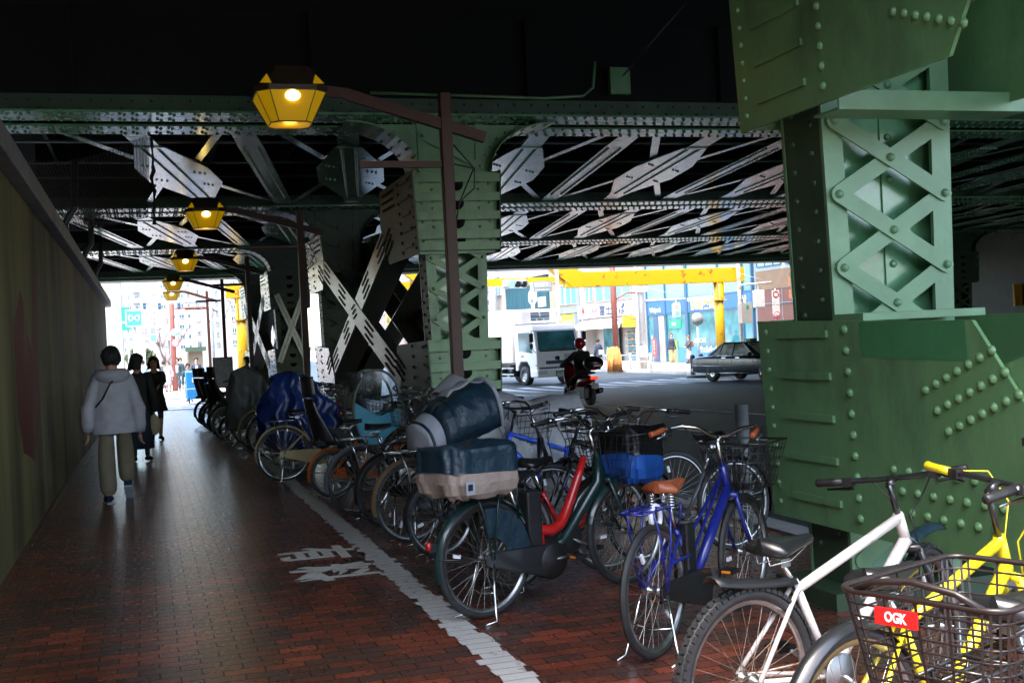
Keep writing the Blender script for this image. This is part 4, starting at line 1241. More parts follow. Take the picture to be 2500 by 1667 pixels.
for sy in (-1, 1):
    b.tube([(0.0 + bub(i / 28, 0)[0] * 0.95, sy * 0.21, 0.90 + bub(i / 28, 0)[1] * 0.92) for i in range(28)], 0.016, 6, closed=True)
b.m = 1
b.grid(lambda u, v: (0.0 + bub(0.05 + 0.5 * u, 0)[0] * 0.95, (v - .5) * 0.42, 0.90 + bub(0.05 + 0.5 * u, 0)[1] * 0.92), 20, 3)
for sy in (-1, 1):
    b.add([(0.0, sy * 0.21, 0.90)] + [(0.0 + bub(i / 28, 0)[0] * .95, sy * .21, 0.90 + bub(i / 28, 0)[1] * .92) for i in range(-1, 16)], [(0, i, i + 1) for i in range(1, 17)], False)
b.m = 2
for sy in (-1, 1):
    b.add([(0.0, sy * 0.212, 0.82)] + [(0.0 + bub(i / 28, 0)[0] * .95, sy * .212, 0.90 + bub(i / 28, 0)[1] * .92) for i in range(13, 29)], [(0, i, i + 1) for i in range(1, 16)], False)
b.grid(lambda u, v: (0.0 + bub(0.52 + 0.5 * u, 0)[0] * 0.95, (v - .5) * 0.42, 0.90 + bub(0.52 + 0.5 * u, 0)[1] * 0.92), 20, 3)
b.build("bubble_cover", [GREYC, CLEAR, TEALF], cs)
root, S = bike("bicycle", (1.585, 14.77, 0), -1, "cream city bicycle standing square to the walkway on the white line", frame=P_CREAM, guard=P_CREAM, rack=CHROME, front_basket=P_BLACK, case=P_CREAM, rim=CHROME)
bike("bicycle", (1.85, 16.0, 0), 4, "bicycle under the crumpled blue tarpaulin", frame=P_BLACK, guard=P_BLACK)
cover("tarpaulin", (1.85, 16.0, 0), 4, 1.6, [(-0.42, 0.10, 0.95, 0.42), (-0.25, 0.24, 1.25, 0.20), (-0.02, 0.27, 1.34, 0.15), (0.20, 0.26, 1.26, 0.2), (0.45, 0.24, 0.98, 0.35), (0.62, 0.14, 0.86, 0.5)], TARP, "crumpled dark blue tarpaulin over a child seat bicycle", 3, 0.05)
bike("bicycle", (1.8, 17.1, 0), 6, "wine red city bicycle behind the blue tarpaulin", frame=P_WINE, guard=P_WINE, front_basket=P_BLACK)
bike("bicycle", (1.75, 18.2, 0), 8, "plain grey city bicycle between the tarpaulin and the gold mudguard one", frame=P_GREY, guard=P_BLACK, front_basket=P_BLACK)
bike("bicycle", (1.70, 19.3, 0), 12, "city bicycle with gold mudguards beside the grey rain cover", frame=P_GOLD, guard=P_GOLD, rack=CHROME, front_basket=P_BLACK, rim=CHROME)
root, S = bike("bicycle", (1.68, 20.6, 0), 10, "bicycle whose child seat wears a long grey rain cover", frame=P_BLACK, guard=P_BLACK, rack=P_BLACK)
cover("rain_cover", (1.68, 20.6, 0), 10, 1.0, [(-0.40, 0.10, 0.85, 0.3), (-0.28, 0.22, 1.28, 0.28), (-0.05, 0.25, 1.40, 0.35), (0.18, 0.24, 1.26, 0.5), (0.32, 0.12, 0.95, 0.6)], GREYC, "long grey rain cover hanging over a child seat", 9, 0.025)
far = [(22.0, 14, P_BLACK, "first of the dark bicycles past the grey rain cover"), (23.2, 16, P_SILV, "silver bicycle among the dark ones at the far end"), (24.4, 18, P_WINE, "dark red bicycle with a tall child seat at the far end"),
       (25.6, 18, P_BLACK, "black bicycle with a rear child seat, middle of the far group"), (26.8, 20, P_GREY, "grey bicycle in the far group beside the lamp posts"), (28.0, 20, P_BLACK, "black bicycle with child seat, third from the far end of the row"),
       (29.2, 22, P_TEAL, "teal bicycle, second from the far end of the row"), (30.3, 22, P_BLACK, "black bicycle with child seat at the far end of the row")]
for i, (y, a, pm, lb) in enumerate(far):
    root, S = bike("bicycle", (1.50 - 0.012 * i, y, gz(y)), a, lb, "ebike" if i % 2 else "city", pm, r=0.33 if i % 3 else 0.28, wb=1.12, guard=pm if i % 2 else P_BLACK, rack=P_BLACK, front_basket=P_BLACK if i % 3 != 1 else None, case=P_BLACK, cables=False)
    if i in (2, 3, 5, 7): child_seat(root, -0.06, 0.72 if i % 3 else .62, BLACK, BROWNP)
# rank behind, along the kerb
bike("bicycle", (3.75, 9.75, 0), 196, "bright blue mountain bike behind the canopy bicycle", "mtb", P_BRIGHT, bar="flat", seat_h=0.85, light=False, stand="side", knob=True, tw=0.025)
bike("bicycle", (3.95, 8.55, 0), 188, "black mountain bike with a bell, behind the blue nylon basket", "mtb", P_BLACK, bar="flat", seat_h=0.86, light=False, stand="side", tw=0.022)
bike("bicycle", (4.05, 7.75, 0), 192, "dark city bicycle with upright bars between the red one and the road", frame=P_GREY, guard=P_BLACK, rack=P_BLACK, front_basket=P_BLACK)
bike("bicycle", (3.9, 10.8, 0), 186, "dark city bicycle beside the silver cover", frame=P_BLACK, guard=P_BLACK, front_basket=P_BLACK)
bike("bicycle", (3.9, 13.2, 0), 184, "black city bicycle in front of the middle pier", frame=P_BLACK, guard=P_BLACK, front_basket=P_BLACK)
bike("bicycle", (3.8, 14.4, 0), 182, "grey city bicycle in front of the middle pier, beside the cream one", frame=P_GREY, guard=P_GREY, front_basket=P_BLACK)
bike("bicycle", (4.35, 4.2, 0), 205, "bicycle with a black rack behind the yellow mountain bike", frame=P_GOLD, guard=P_BLACK, rack=P_BLACK)
bike("bicycle", (3.72, 11.75, 0), 190, "dark bicycle squeezed between the silver cover and the middle pier", frame=P_BLACK, guard=P_BLACK, front_basket=P_BLACK)
bike("bicycle", (3.70, 12.45, 0), 187, "silver framed bicycle facing the walkway behind the orange one", frame=P_SILV, guard=P_BLACK, rack=P_BLACK)
cover("silver_sheet", (3.25, 9.9, 0), 14, 2.0, [(-0.95, 0.14, 1.20, 0.30), (-0.78, 0.28, 1.33, 0.1), (-0.45, 0.33, 1.17, 0.12), (0.0, 0.33, 1.07, 0.1), (0.33, 0.34, 1.10, 0.1), (0.44, 0.28, 1.14, 0.12), (0.50, 0.16, 0.95, 0.3)], SILVC, "silver grey sheet covering a parked motorcycle beside the road", 5, 0.04)
# ================================================================ the street beyond
def at(px, py, Y=None, X=None):
    """the point seen at (px, py) of the 2500 px photograph, on the upright plane at that Y or X"""
    a0, b0 = (px - 1250) / 2880.0, (833.5 - py) / 2880.0
    d = fwd + cx * a0 + cy * b0
    t = (Y / d.y) if Y is not None else (X / d.x)
    return Vector((d.x * t, d.y * t, 1.62 + d.z * t))
WHITE = mat("white_paint", (0.50, 0.50, 0.50), rough=0.45, var=0.06, scale=4)
OFFW = mat("off_white_wall", (0.33, 0.31, 0.285), rough=0.75, var=0.12, scale=1.5)
PALEB = mat("pale_blue_grey_wall", (0.25, 0.30, 0.34), rough=0.6, var=0.1, scale=1.0)
BEIGEW = mat("beige_wall", (0.24, 0.195, 0.14), rough=0.8, var=0.15, scale=1.2)
PINKW = mat("pink_grey_wall", (0.26, 0.21, 0.195), rough=0.75, var=0.1, scale=1.0)
TEALW = mat("teal_louvre_panel", (0.016, 0.075, 0.10), rough=0.45, var=0.45, scale=7, stretch=(1, 3.5, 0.05))
GREYW = mat("grey_blue_cladding", (0.16, 0.19, 0.24), rough=0.55, var=0.12, scale=2)
BRICKW = mat("brown_tile_wall", (0.11, 0.042, 0.028), rough=0.6, var=0.15, scale=2)
TANW = mat("tan_tile_wall", (0.15, 0.095, 0.05), rough=0.65, var=0.2, scale=2)
PINKF = mat("dull_pink_frame", (0.42, 0.20, 0.17), rough=0.5, var=0.12)
DKBLUE = mat("dark_blue_mullion", (0.02, 0.07, 0.13), rough=0.35, var=0.15)
TEALGL = mat("teal_curtain_glass", (0.014, 0.15, 0.185), rough=0.08, var=0.1, scale=0.6, spec=0.9, coat=0.6)
PALEGL = mat("pale_blind_glass", (0.11, 0.27, 0.31), rough=0.12, var=0.06, scale=0.7, spec=0.8, coat=0.5)
DKGLASS = mat("dark_window_glass", (0.05, 0.10, 0.12), rough=0.08, var=0.3, scale=1.0, spec=0.9)
SHOPGL = mat("shop_window_glass", (0.03, 0.15, 0.17), rough=0.06, var=0.6, scale=0.9, spec=0.9, detail=2)
SIGNBL = mat("blue_sign_band", (0.012, 0.10, 0.40), rough=0.3, var=0.1)
CYANS = mat("cyan_sign", (0.04, 0.48, 0.50), rough=0.4, var=0.04, emit=((0.04, 0.48, 0.50), 0.02))
GREENS = mat("green_sign", (0.01, 0.28, 0.13), rough=0.4, var=0.05)
YELS = mat("yellow_sign", (0.80, 0.55, 0.02), rough=0.4, var=0.06)
REDS = mat("red_sign", (0.62, 0.035, 0.02), rough=0.4, var=0.05)
LETB = mat("black_letter", (0.02, 0.03, 0.07), rough=0.6, var=0)
LETY = mat("gold_letter", (0.75, 0.62, 0.08), rough=0.5, var=0)
LETW = mat("white_letter", (0.8, 0.8, 0.8), rough=0.5, var=0)
LETG = mat("grey_letter", (0.30, 0.32, 0.36), rough=0.6, var=0)
LETR = mat("red_letter", (0.6, 0.04, 0.02), rough=0.6, var=0)
GALV = mat("galvanised_steel", (0.42, 0.45, 0.47), rough=0.5, metal=0.3, var=0.15, scale=5)
CONCP = mat("pole_concrete", (0.48, 0.48, 0.47), rough=0.75, var=0.12, scale=4)
PORTAL = mat("yellow_portal_paint", (0.50, 0.30, 0.005), rough=0.42, var=0.08, scale=2.6, col2=(0.26, 0.085, 0.02), amt=0.615, edge=0.02, detail=8)
PINKPOLE = mat("red_brown_pole", (0.24, 0.075, 0.055), rough=0.55, var=0.12)
RUSTPOLE = mat("rusty_white_pole", (0.62, 0.58, 0.54), rough=0.6, var=0.1, scale=3, col2=(0.42, 0.16, 0.04), amt=0.55, edge=0.05)

def window(par, c, w, h, face, frame=GALV, pane=DKGLASS, bars=1, t=0.06):
    """face: 'x' looks to -x, 'y' looks to -y; c is on the wall plane"""
    b = MB(); k = 0.05
    def bx(u0, v0, u1, v1, d0, d1):
        if face == 'x': b.b2((c[0] - d1, c[1] + u0, c[2] + v0), (c[0] - d0, c[1] + u1, c[2] + v1))
        else: b.b2((c[0] + u0, c[1] - d1, c[2] + v0), (c[0] + u1, c[1] - d0, c[2] + v1))
    bx(-w / 2, -h / 2, w / 2, -h / 2 + k, 0.002, t); bx(-w / 2, h / 2 - k, w / 2, h / 2, 0.002, t)
    bx(-w / 2, -h / 2 + k, -w / 2 + k, h / 2 - k, 0.002, t); bx(w / 2 - k, -h / 2 + k, w / 2, h / 2 - k, 0.002, t)
    for i in range(bars):
        u = -w / 2 + w * (i + 1) / (bars + 1); bx(u - k / 2, -h / 2 + k, u + k / 2, h / 2 - k, 0.004, t - 0.004)
    f = b.build("window", frame, par)
    b = MB(); bx(-w / 2 + k, -h / 2 + k, w / 2 - k, h / 2 - k, 0.003, 0.02)
    b.build("pane", pane, f)
    return f
def xbox(b, x0, x1, y0, y1, z0, z1): b.b2((x0, y0, z0), (x1, y1, z1))
FX = 31.0
# ---- brown tiled building, nearest on the right
B = empty("corner_building", (0, 0, 0), label="brown tiled building with teal glazed upper floor at the right end of the street row", cat="building")
b = MB(); xbox(b, FX, FX + 12, 47.8, 55.6, -0.33, 3.5); b.build("wall", BRICKW, B)
b = MB(); xbox(b, FX - .01, FX + 12, 47.8, 55.6, 3.503, 4.5); b.build("tile_band", TANW, B)
b = MB(); xbox(b, FX, FX + 12, 47.8, 55.6, 4.503, 16); b.build("upper_wall", PALEB, B)
for i in range(2): window(B, (FX, 54.2 - i * 2.9, 6.4), 2.5, 3.4, 'x', DKBLUE, PALEGL if i % 2 == 0 else TEALGL, 2)
b = MB()
for z in (1.45, 2.75): xbox(b, FX - .03, FX - .001, 48, 55.5, z, z + .04)
for y in (49, 51, 53): xbox(b, FX - .028, FX - .001, y, y + .03, -.3, 3.45)
b.build("tile_joint", GREYW, B)
# ---- glass drugstore
B = empty("glass_building", label="teal glass fronted drugstore with blue sign bands", cat="building")
b = MB(); xbox(b, FX + .12, FX + 14, 55.9, 70.4, -0.33, 18); b.build("core", PALEB, B)
cols = [56.1, 57.2, 60.0, 64.1, 67.1, 69.9]
for i in range(len(cols) - 1):
    y0, y1 = cols[i], cols[i + 1]
    for z0, z1, m_ in ((-0.30, 2.62, SHOPGL), (3.58, 6.6, PALEGL), (6.7, 9.7, PALEGL), (9.8, 14, TEALGL)):
        b = MB(); xbox(b, FX + .02, FX + .06, y0 + .05, y1 - .05, z0, z1); b.build("pane", m_ if i not in (0,) else TEALGL, B)
b = MB()
for y in cols: xbox(b, FX - .05, FX + .118, y - (.16 if y == 64.1 else .07), y + (.16 if y == 64.1 else .07), -.33, 18)
for z in (2.62, 3.5, 6.6, 9.7): xbox(b, FX - .03, FX + .116, 55.95, 70.1, z, z + .08)
b.build("mullion", DKBLUE, B)
b = MB(); xbox(b, FX - .02, FX + .11, 60.05, 63.9, 2.71, 3.49); xbox(b, FX - .02, FX + .11, 56.2, 59.9, 2.71, 3.49); xbox(b, FX - .018, FX + .11, 64.3, 67.0, 2.71, 3.49); xbox(b, FX - .018, FX + .11, 67.2, 69.8, 2.71, 3.49)
sg = b.build("sign_band", SIGNBL, B)
lettering("\u8abf\u5264\u85ac\u5c40", 0.62, LETY, (FX - .03, 61.9, 3.0), facing=(-1, 0, 0), parent=B, bold=.012, width=3.1)
lettering("\u4ed8", 0.6, LETY, (FX - .03, 57.0, 3.0), facing=(-1, 0, 0), parent=B, bold=.012)
lettering("Q&A", 0.5, LETY, (FX - .03, 65.4, 3.1), facing=(-1, 0, 0), parent=B, bold=.012)
lettering("Welpark", 0.42, LETW, (FX - .03, 68.6, 2.95), facing=(-1, 0, 0), parent=B, bold=.006, width=1.7)
b = MB()
for i in range(12): b.bar((FX - .03, 63.7 - i * .3, 3.52), (FX - .03, 63.9 - i * .3 + .2, 3.30), 0.012, 0.07, up=(0, 1, 0))
b.build("stripe", LETW, B)
b = MB(); xbox(b, FX - .02, FX + .02, 56.3, 63.8, -.30, .55); xbox(b, FX - .02, FX + .02, 64.3, 66.5, -.30, .5); b.build("window_film", [mat("window_film_blue", (0.03, 0.16, 0.5), rough=0.3, var=0.15, scale=1.2)], B)
lettering("\u30a6\u30a7\u30eb\u30d1\u30fc\u30af", 0.42, LETW, (FX - .03, 61.4, 0.42), facing=(-1, 0, 0), parent=B, bold=.01, width=2.2)
lettering("\u5165\u53e3\u306f\u3053\u3061\u3089", 0.30, LETW, (FX - .03, 62.5, 0.95), facing=(-1, 0, 0), parent=B, bold=.006, width=1.6)
b = MB(); xbox(b, FX - .03, FX + .015, 65.6, 66.9, -.30, 1.02); b.build("green_panel", mat("olive_panel", (0.16, 0.26, 0.06), rough=.5, var=.15), B)
b = MB(); xbox(b, FX - .03, FX + .015, 65.0, 66.6, 1.75, 2.25); b.build("green_board", GREENS, B)
lettering("MOS", 0.28, LETW, (FX - .04, 65.9, 2.0), facing=(-1, 0, 0), parent=B)
b = MB(); xbox(b, FX - .06, FX + .018, 68.15, 68.9, -.30, 2.55); b.build("doorway", DKBLUE, B)
b = MB(); xbox(b, FX - .055, FX + .019, 67.4, 68.1, -.30, 2.55); b.build("door_panel", OFFW, B)
o = empty("banner", (FX - .5, 67.9, -.33), label="small red vertical banner standing at the drugstore door", cat="banner")
b = MB(); b.b2((-.02, -.28, .35), (0, .28, 1.5)); b.build("cloth", REDS, o); b = MB(); b.cyl((0, .3, 0), (0, .3, 1.7), .015); b.build("pole", WHITE, o)
lettering("\u51e6\u65b9\u305b\u3093".replace("", "\n").strip(), 0.22, LETW, (-.026, 0, .95), facing=(-1, 0, 0), parent=o, depth=.002)
# ---- soba shop
B = empty("noodle_shop", label="white two storey noodle shop with pink framed upper windows", cat="building")
b = MB(); xbox(b, FX, FX + 12, 70.6, 81.95, 2.05, 12); xbox(b, FX + .9, FX + 12, 70.6, 81.95, -.33, 2.047); xbox(b, FX, FX + .897, 70.6, 72.0, -.33, 2.047); xbox(b, FX, FX + .897, 81.2, 81.95, -.33, 2.047); b.build("wall", OFFW, B)
window(B, (FX, 80.0, 4.62), 1.7, 1.35, 'x', PINKF, PALEGL, 1, .09)
window(B, (FX, 75.5, 4.55), 6.6, 1.35, 'x', PINKF, PALEGL, 3, .09)
for i in range(4): window(B, (FX, 73.2 + i * 2.3, 8.0), 1.6, 1.5, 'x', GALV, PALEGL, 1)
b = MB(); xbox(b, FX - .06, FX - .001, 71.6, 81.6, 5.35, 5.5); b.build("trim", PINKF, B)
b = MB(); xbox(b, FX + .55, FX + .6, 76.2, 79.0, -.3, 2.0); b.build("shop_window", SHOPGL, B); b = MB(); xbox(b, FX + .55, FX + .6, 72.1, 74.6, -.3, 1.9); b.build("shop_window", SHOPGL, B)
for i, z in enumerate((.25, .7, 1.15, 1.55)):
    b = MB(); xbox(b, FX + .3, FX + .54, 72.2, 74.5, z, z + .03)
    sh = b.build("display_shelf", WHITE, B)
    b = MB()
    for j in range(7):
        b.m = j % 3; b.lathe([(0.02, 0), (0.10, .07), (0.11, .08), (0.0, .09)], o=(FX + .4, 72.4 + j * .32, z + .032), n=10)
    b.build("sample_dish", [YELS, REDS, TANW], sh)
b = MB(); b.add([(FX - .02, 72.0, 2.74), (FX - .02, 81.0, 2.74), (FX - 1.1, 81.0, 2.2), (FX - 1.1, 72.0, 2.2)], [(0, 1, 2, 3)]); xbox(b, FX - 1.12, FX - 1.09, 72.0, 81.0, 1.98, 2.2); b.build("awning", mat("pale_awning", (0.55, 0.48, 0.44), rough=.8, var=.1), B)
b = MB(); xbox(b, FX - .9, FX - .1, 71.7, 71.98, 2.0, 2.7); b.build("awning_end", YELS, B)
o = empty("shop_sign", label="long white shop sign with brush lettering above the awning", cat="sign")
b = MB(); xbox(b, FX - .28, FX - .002, 72.1, 79.3, 2.80, 3.62); b.build("board", WHITE, o)
lettering("\u540d\u4ee3", 0.5, LETR, (FX - .29, 78.4, 3.2), facing=(-1, 0, 0), parent=o, bold=.012, width=1.2)
lettering("\u5bcc\u58eb\u305d\u3070", 0.78, LETB, (FX - .29, 75.2, 3.2), facing=(-1, 0, 0), parent=o, bold=.016, width=4.6)
o = empty("round_logo_sign", label="square white sign with a red ring emblem beside the long shop sign", cat="sign")
b = MB(); xbox(b, FX - .36, FX - .002, 79.4, 81.6, 2.78, 3.74); b.build("board", WHITE, o)
b = MB(); b.lathe([(0.34, -.37), (0.34, -.375), (0.27, -.375), (0.27, -.37)], o=(FX, 80.5, 3.36), axis='x', n=24); b.lathe([(0.0, -.376), (0.21, -.376), (0.21, -.37)], o=(FX, 80.5, 3.36), axis='x', n=24); b.build("emblem", REDS, o)
lettering("\u3086\u3067\u592a\u3046\u3069\u3093", 0.17, LETB, (FX - .372, 80.5, 2.9), facing=(-1, 0, 0), parent=o, width=1.7)
# ---- beige building with yellow shop sign
B = empty("beige_building", label="beige building with a yellow shop sign, left of the noodle shop", cat="building")
b = MB(); xbox(b, FX, FX + 12, 82.0, 88.8, 3.35, 11); xbox(b, FX + .6, FX + 12, 82.0, 88.8, -.33, 3.347); b.build("wall", BEIGEW, B)
b = MB(); xbox(b, FX - .1, FX - .001, 82.0, 82.5, -.33, 11); xbox(b, FX - .1, FX + .6, 82.5, 88.8, 3.3, 3.75); b.build("grey_trim", GREYW, B)
window(B, (FX, 86.1, 4.75), 1.7, 1.5, 'x', GALV, PALEGL, 1); window(B, (FX, 83.8, 4.72), 2.4, 1.5, 'x', GALV, PALEGL, 1)
b = MB(); xbox(b, FX + .1, FX + .55, 83, 88, -.3, 2.2); b.build("shop_front", mat("warm_shop_front", (0.22, 0.11, 0.06), rough=.5, var=.5, scale=2.5), B)
o = empty("yellow_sign", label="yellow illuminated shop sign under the beige upper floor", cat="sign")
b = MB(); xbox(b, FX - .35, FX + .098, 82.7, 86.6, 2.35, 3.2); b.m = 1; xbox(b, FX - .30, FX + .1, 82.52, 82.69, 2.3, 3.25); b.build("board", [YELS, GREYW], o)
lettering("\u677e\u5c4b", 0.6, LETW, (FX - .36, 85.8, 2.75), facing=(-1, 0, 0), parent=o, bold=.012)
b = MB(); xbox(b, FX - .362, FX - .352, 82.8, 84.6, 2.7, 2.76); xbox(b, FX - .362, FX - .352, 82.8, 84.6, 2.5, 2.54); b.build("stripe", LETW, o)
# ---- louvred building with a round emblem
B = empty("louvred_building", label="dark teal louvred building with a white flower emblem", cat="building")
b = MB(); xbox(b, FX, FX + 12, 89.2, 100.6, -.33, 6.6); b.build("louvre_wall", TEALW, B)
b = MB(); xbox(b, FX - .2, FX + 12, 88.9, 100.6, 6.603, 16); b.build("upper_wall", OFFW, B)
b = MB()
for i in range(70): xbox(b, FX - .03, FX - .001, 89.3 + i * .16, 89.36 + i * .16, 2.2, 6.55)
b.build("louvre", TEALW, B)
lettering("\u67cf\u5c3e\u307f\u3060", 0.9, LETG, (FX - .22, 96.0, 7.8), facing=(-1, 0, 0), parent=B, bold=.01, width=6.0)
b = MB()
for k in range(4):
    a = math.pi / 2 * k; b.ball((FX - .06, 92.9 + .62 * math.cos(a), 4.95 + .62 * math.sin(a)), .56, 16, 8, (.06, 1, 1))
b.lathe([(0.0, -.12), (0.5, -.12), (0.5, -.1), (0.5, 0)], o=(FX, 92.9, 4.95), axis='x', n=24)
e = b.build("emblem", WHITE, B)
b = MB(); b.lathe([(0.46, -.126), (0.46, -.121), (0.0, -.1215)], o=(FX, 92.9, 4.95), axis='x', n=24); b.build("emblem_disc", TEALW, e)
lettering("\u5c3e", 0.75, LETW, (FX - .135, 92.9, 4.95), facing=(-1, 0, 0), parent=e, bold=.014)
o = empty("notice_plate", label="small square white plate right of the flower emblem", cat="sign")
b = MB(); xbox(b, FX - .12, FX - .04, 89.6, 91.4, 4.05, 4.85); b.build("board", WHITE, o)
lettering("\u308f\u304b\u306b", 0.35, LETB, (FX - .125, 90.5, 4.3), facing=(-1, 0, 0), parent=o, width=1.2)
o = empty("vertical_sign", label="tall narrow white vertical sign with black brush characters", cat="sign")
b = MB(); b.b2((FX - 1.2, 101.4, 4.0), (FX - 0.9, 103.5, 8.3)); b.build("board", WHITE, o)
lettering("\u5e83\n\u9ea6\n\u51e6\n\u5c3e\n\u5f35\n\u5c4b", 0.85, LETB, (FX - 1.22, 102.45, 6.0), facing=(-1, 0, 0), parent=o, bold=.02, width=1.5)
# ---- further blocks closing the street
def block(name, label, x0, x1, y0, y1, z1, wall, nx, nz, zs0, dz, face='y', pane=DKGLASS, wfrac=.5, hfrac=.5, balc=False, frame=GALV, z0=-.5):
    B = empty(name, label=label, cat="building")
    b = MB(); b.b2((x0, y0, z0), (x1, y1, z1)); b.build("wall", wall, B)
    for k in range(nz):
        z = zs0 + k * dz
        for i in range(nx):
            if face == 'y':
                w = (x1 - x0) / nx; window(B, (x0 + w * (i + .5), y0, z), w * wfrac, dz * hfrac, 'y', frame, pane, 1, .1)
            else:
                w = (y1 - y0) / nx; window(B, (x0, y0 + w * (i + .5), z), w * wfrac, dz * hfrac, 'x', frame, pane, 1, .1)
        if balc:
            b = MB()
            if face == 'y': b.b2((x0 + (x1 - x0) * .62, y0 - 1.3, z - dz * .5), (x1 + .8, y0 - .004, z - dz * .12))
            b.build("balcony", WHITE, B)
    return B
block("pale_building", "pale panelled block seen left of the middle column lattice", FX, FX + 14, 101, 128, 18, OFFW, 8, 4, 3, 3.4, 'x', PALEGL)
block("shop_block", "pink grey shop block seen through the diamond of the pier bracing", FX - 1, FX + 14, 128.5, 165, 16, PINKW, 9, 4, 3, 3.4, 'x', PALEGL)
block("end_block", "tall pale block far down the road behind the truck", 4, 30, 250, 270, 26, PALEB, 8, 6, 4, 3.6, 'y', PALEGL)
o = empty("yellow_vertical_sign", label="yellow vertical sign seen through the diamond of the pier bracing", cat="sign")
p0, p1 = at(943, 762, X=29.0), at(957, 806, X=29.0)
b = MB(); b.b2((28.9, min(p0.y, p1.y), p1.z), (29.2, max(p0.y, p1.y), p0.z)); b.build("board", YELS, o)
lettering("\u4e2d\n\u83ef\n\u9eba", 0.9, LETB, (28.88, (p0.y + p1.y) / 2, (p0.z + p1.z) / 2), facing=(-1, 0, 0), parent=o, width=2.2)
o = empty("white_vertical_sign", label="white vertical sign with brush hiragana, seen through the pier bracing", cat="sign")
p0, p1 = at(969, 742, X=29.0), at(982, 796, X=29.0)
b = MB(); b.b2((28.9, min(p0.y, p1.y), p1.z), (29.2, max(p0.y, p1.y), p0.z)); b.build("board", OFFW, o)
lettering("\u3055\n\u3057\n\u3081", 1.3, LETB, (28.88, (p0.y + p1.y) / 2, (p0.z + p1.z) / 2), facing=(-1, 0, 0), parent=o, width=1.6)

# ---------------------------------------------------------------- left opening: city beyond the crossing
def px_block(name, label, pxl, pxr, pyt, Y, depth, wall, nx, nz, pane=PALEGL, balc=False, wf=.45, hf=.4, zlow=2.0):
    a = at(pxl, pyt, Y); c = at(pxr, pyt, Y)
    z1 = max(a.z, c.z); dz = (z1 - zlow) / nz
    return block(name, label, a.x, c.x, Y, Y + depth, z1, wall, nx, nz, zlow + dz / 2, dz, 'y', pane, wf, hf, balc)
APT = mat("pale_block_wall", (0.30, 0.315, 0.33), rough=.7, var=.1, scale=.3); APT2 = mat("warm_block_wall", (0.27, 0.25, 0.235), rough=.7, var=.1, scale=.3)
px_block("apartment_block", "white apartment block with stepped balconies beyond the left opening", 288, 340, 690, 230, 18, APT, 3, 7, DKGLASS, True)
px_block("glass_tower", "pale blue glass tower behind the white apartment block", 296, 428, 640, 330, 25, PALEB, 6, 8, PALEGL, False, .8, .7)
px_block("grey_block", "blank pink grey block beside the apartment balconies", 345, 382, 688, 270, 20, PINKW, 2, 4, PINKW)
px_block("white_block", "wide white office block behind the red brown lamp pole", 384, 470, 662, 200, 20, APT2, 4, 8, DKGLASS, False, .6, .4)
px_block("red_balcony_block", "small block with red brown balconies right of the bare tree", 470, 503, 668, 160, 15, APT, 2, 6, DKGLASS, False, .5, .5)
px_block("slim_block", "slim grey apartment block left of the yellow portal post", 500, 548, 650, 140, 15, PALEB, 3, 8, DKGLASS, False, .5, .45)
px_block("right_block", "pale block seen right of the yellow portal post", 552, 700, 650, 120, 12, APT2, 6, 7, DKGLASS, False, .5, .45)
px_block("left_block", "pale building beside the end of the retaining wall", 225, 290, 640, 170, 12, APT2, 3, 8, PALEGL)
b = MB()
for k in range(3):
    p0, p1 = at(473, 772 + k * 24, 158), at(500, 786 + k * 24, 158); b.b2((p0.x, 157.0, p1.z), (p1.x, 158.5, p0.z))
tag(b.build("balcony_rail", PINKW), "red brown balcony fronts on the small block beyond the tree", "balcony")
# station entrance
B = empty("station_entrance", label="white concrete station entrance with a flat canopy", cat="station entrance")
Y = 82
p = lambda x, y, YY=Y: at(x, y, YY)
b = MB(); b.b2((p(312, 0).x, Y, p(0, 848).z), (p(394, 0).x, Y + 6, p(0, 833).z)); b.build("canopy", WHITE, B)
b = MB(); b.b2((p(284, 0).x, Y - 1, -.4), (p(312, 0).x, Y + 3, p(0, 828).z)); b.build("pillar", WHITE, B)
b = MB(); b.b2((p(382, 0).x, Y + .3, -.4), (p(391, 0).x, Y + 1, p(0, 848).z - .003)); b.build("pillar", WHITE, B)
b = MB(); b.b2((p(372, 0).x, Y + 4, -.4), (p(377, 0).x, Y + 4.6, p(0, 848).z - .003)); b.build("pillar", WHITE, B)
b = MB(); b.b2((p(283, 0).x, Y - 1.2, p(0, 827).z), (p(313, 0).x, Y - .2, p(0, 806).z)); b.build("pillar_cap", mat("tan_cap", (0.4, 0.33, 0.27), var=.1), B)
b = MB(); b.b2((p(313, 0).x, Y + .5, p(0, 832).z), (p(394, 0).x, Y + .7, p(0, 794).z)); sb = b.build("name_board", WHITE, B)
lettering("\u98ef\u7530\u6a4b\u99c5", 0.55, LETB, (p(329, 0).x, Y + .49, p(0, 823).z), parent=B, width=p(346, 0).x - p(313, 0).x)
b = MB(); b.b2((p(349, 0).x, Y + .42, p(0, 819).z), (p(359, 0).x, Y + .49, p(0, 807).z)); b.build("pictogram", GREENS, B)
b = MB()
for xx in (345, 362): b.lathe([(0.26, -.1), (0.26, -.12), (0.20, -.12), (0.20, -.1)], o=(p(xx, 0).x, Y + .55, p(0, 800).z), axis='y', n=20)
b.build("red_ring", REDS, B)
b = MB(); b.b2((p(283, 0).x, Y + 9, -.4), (p(400, 0).x, Y + 9.5, 2.2)); b.build("back_wall", OFFW, B)
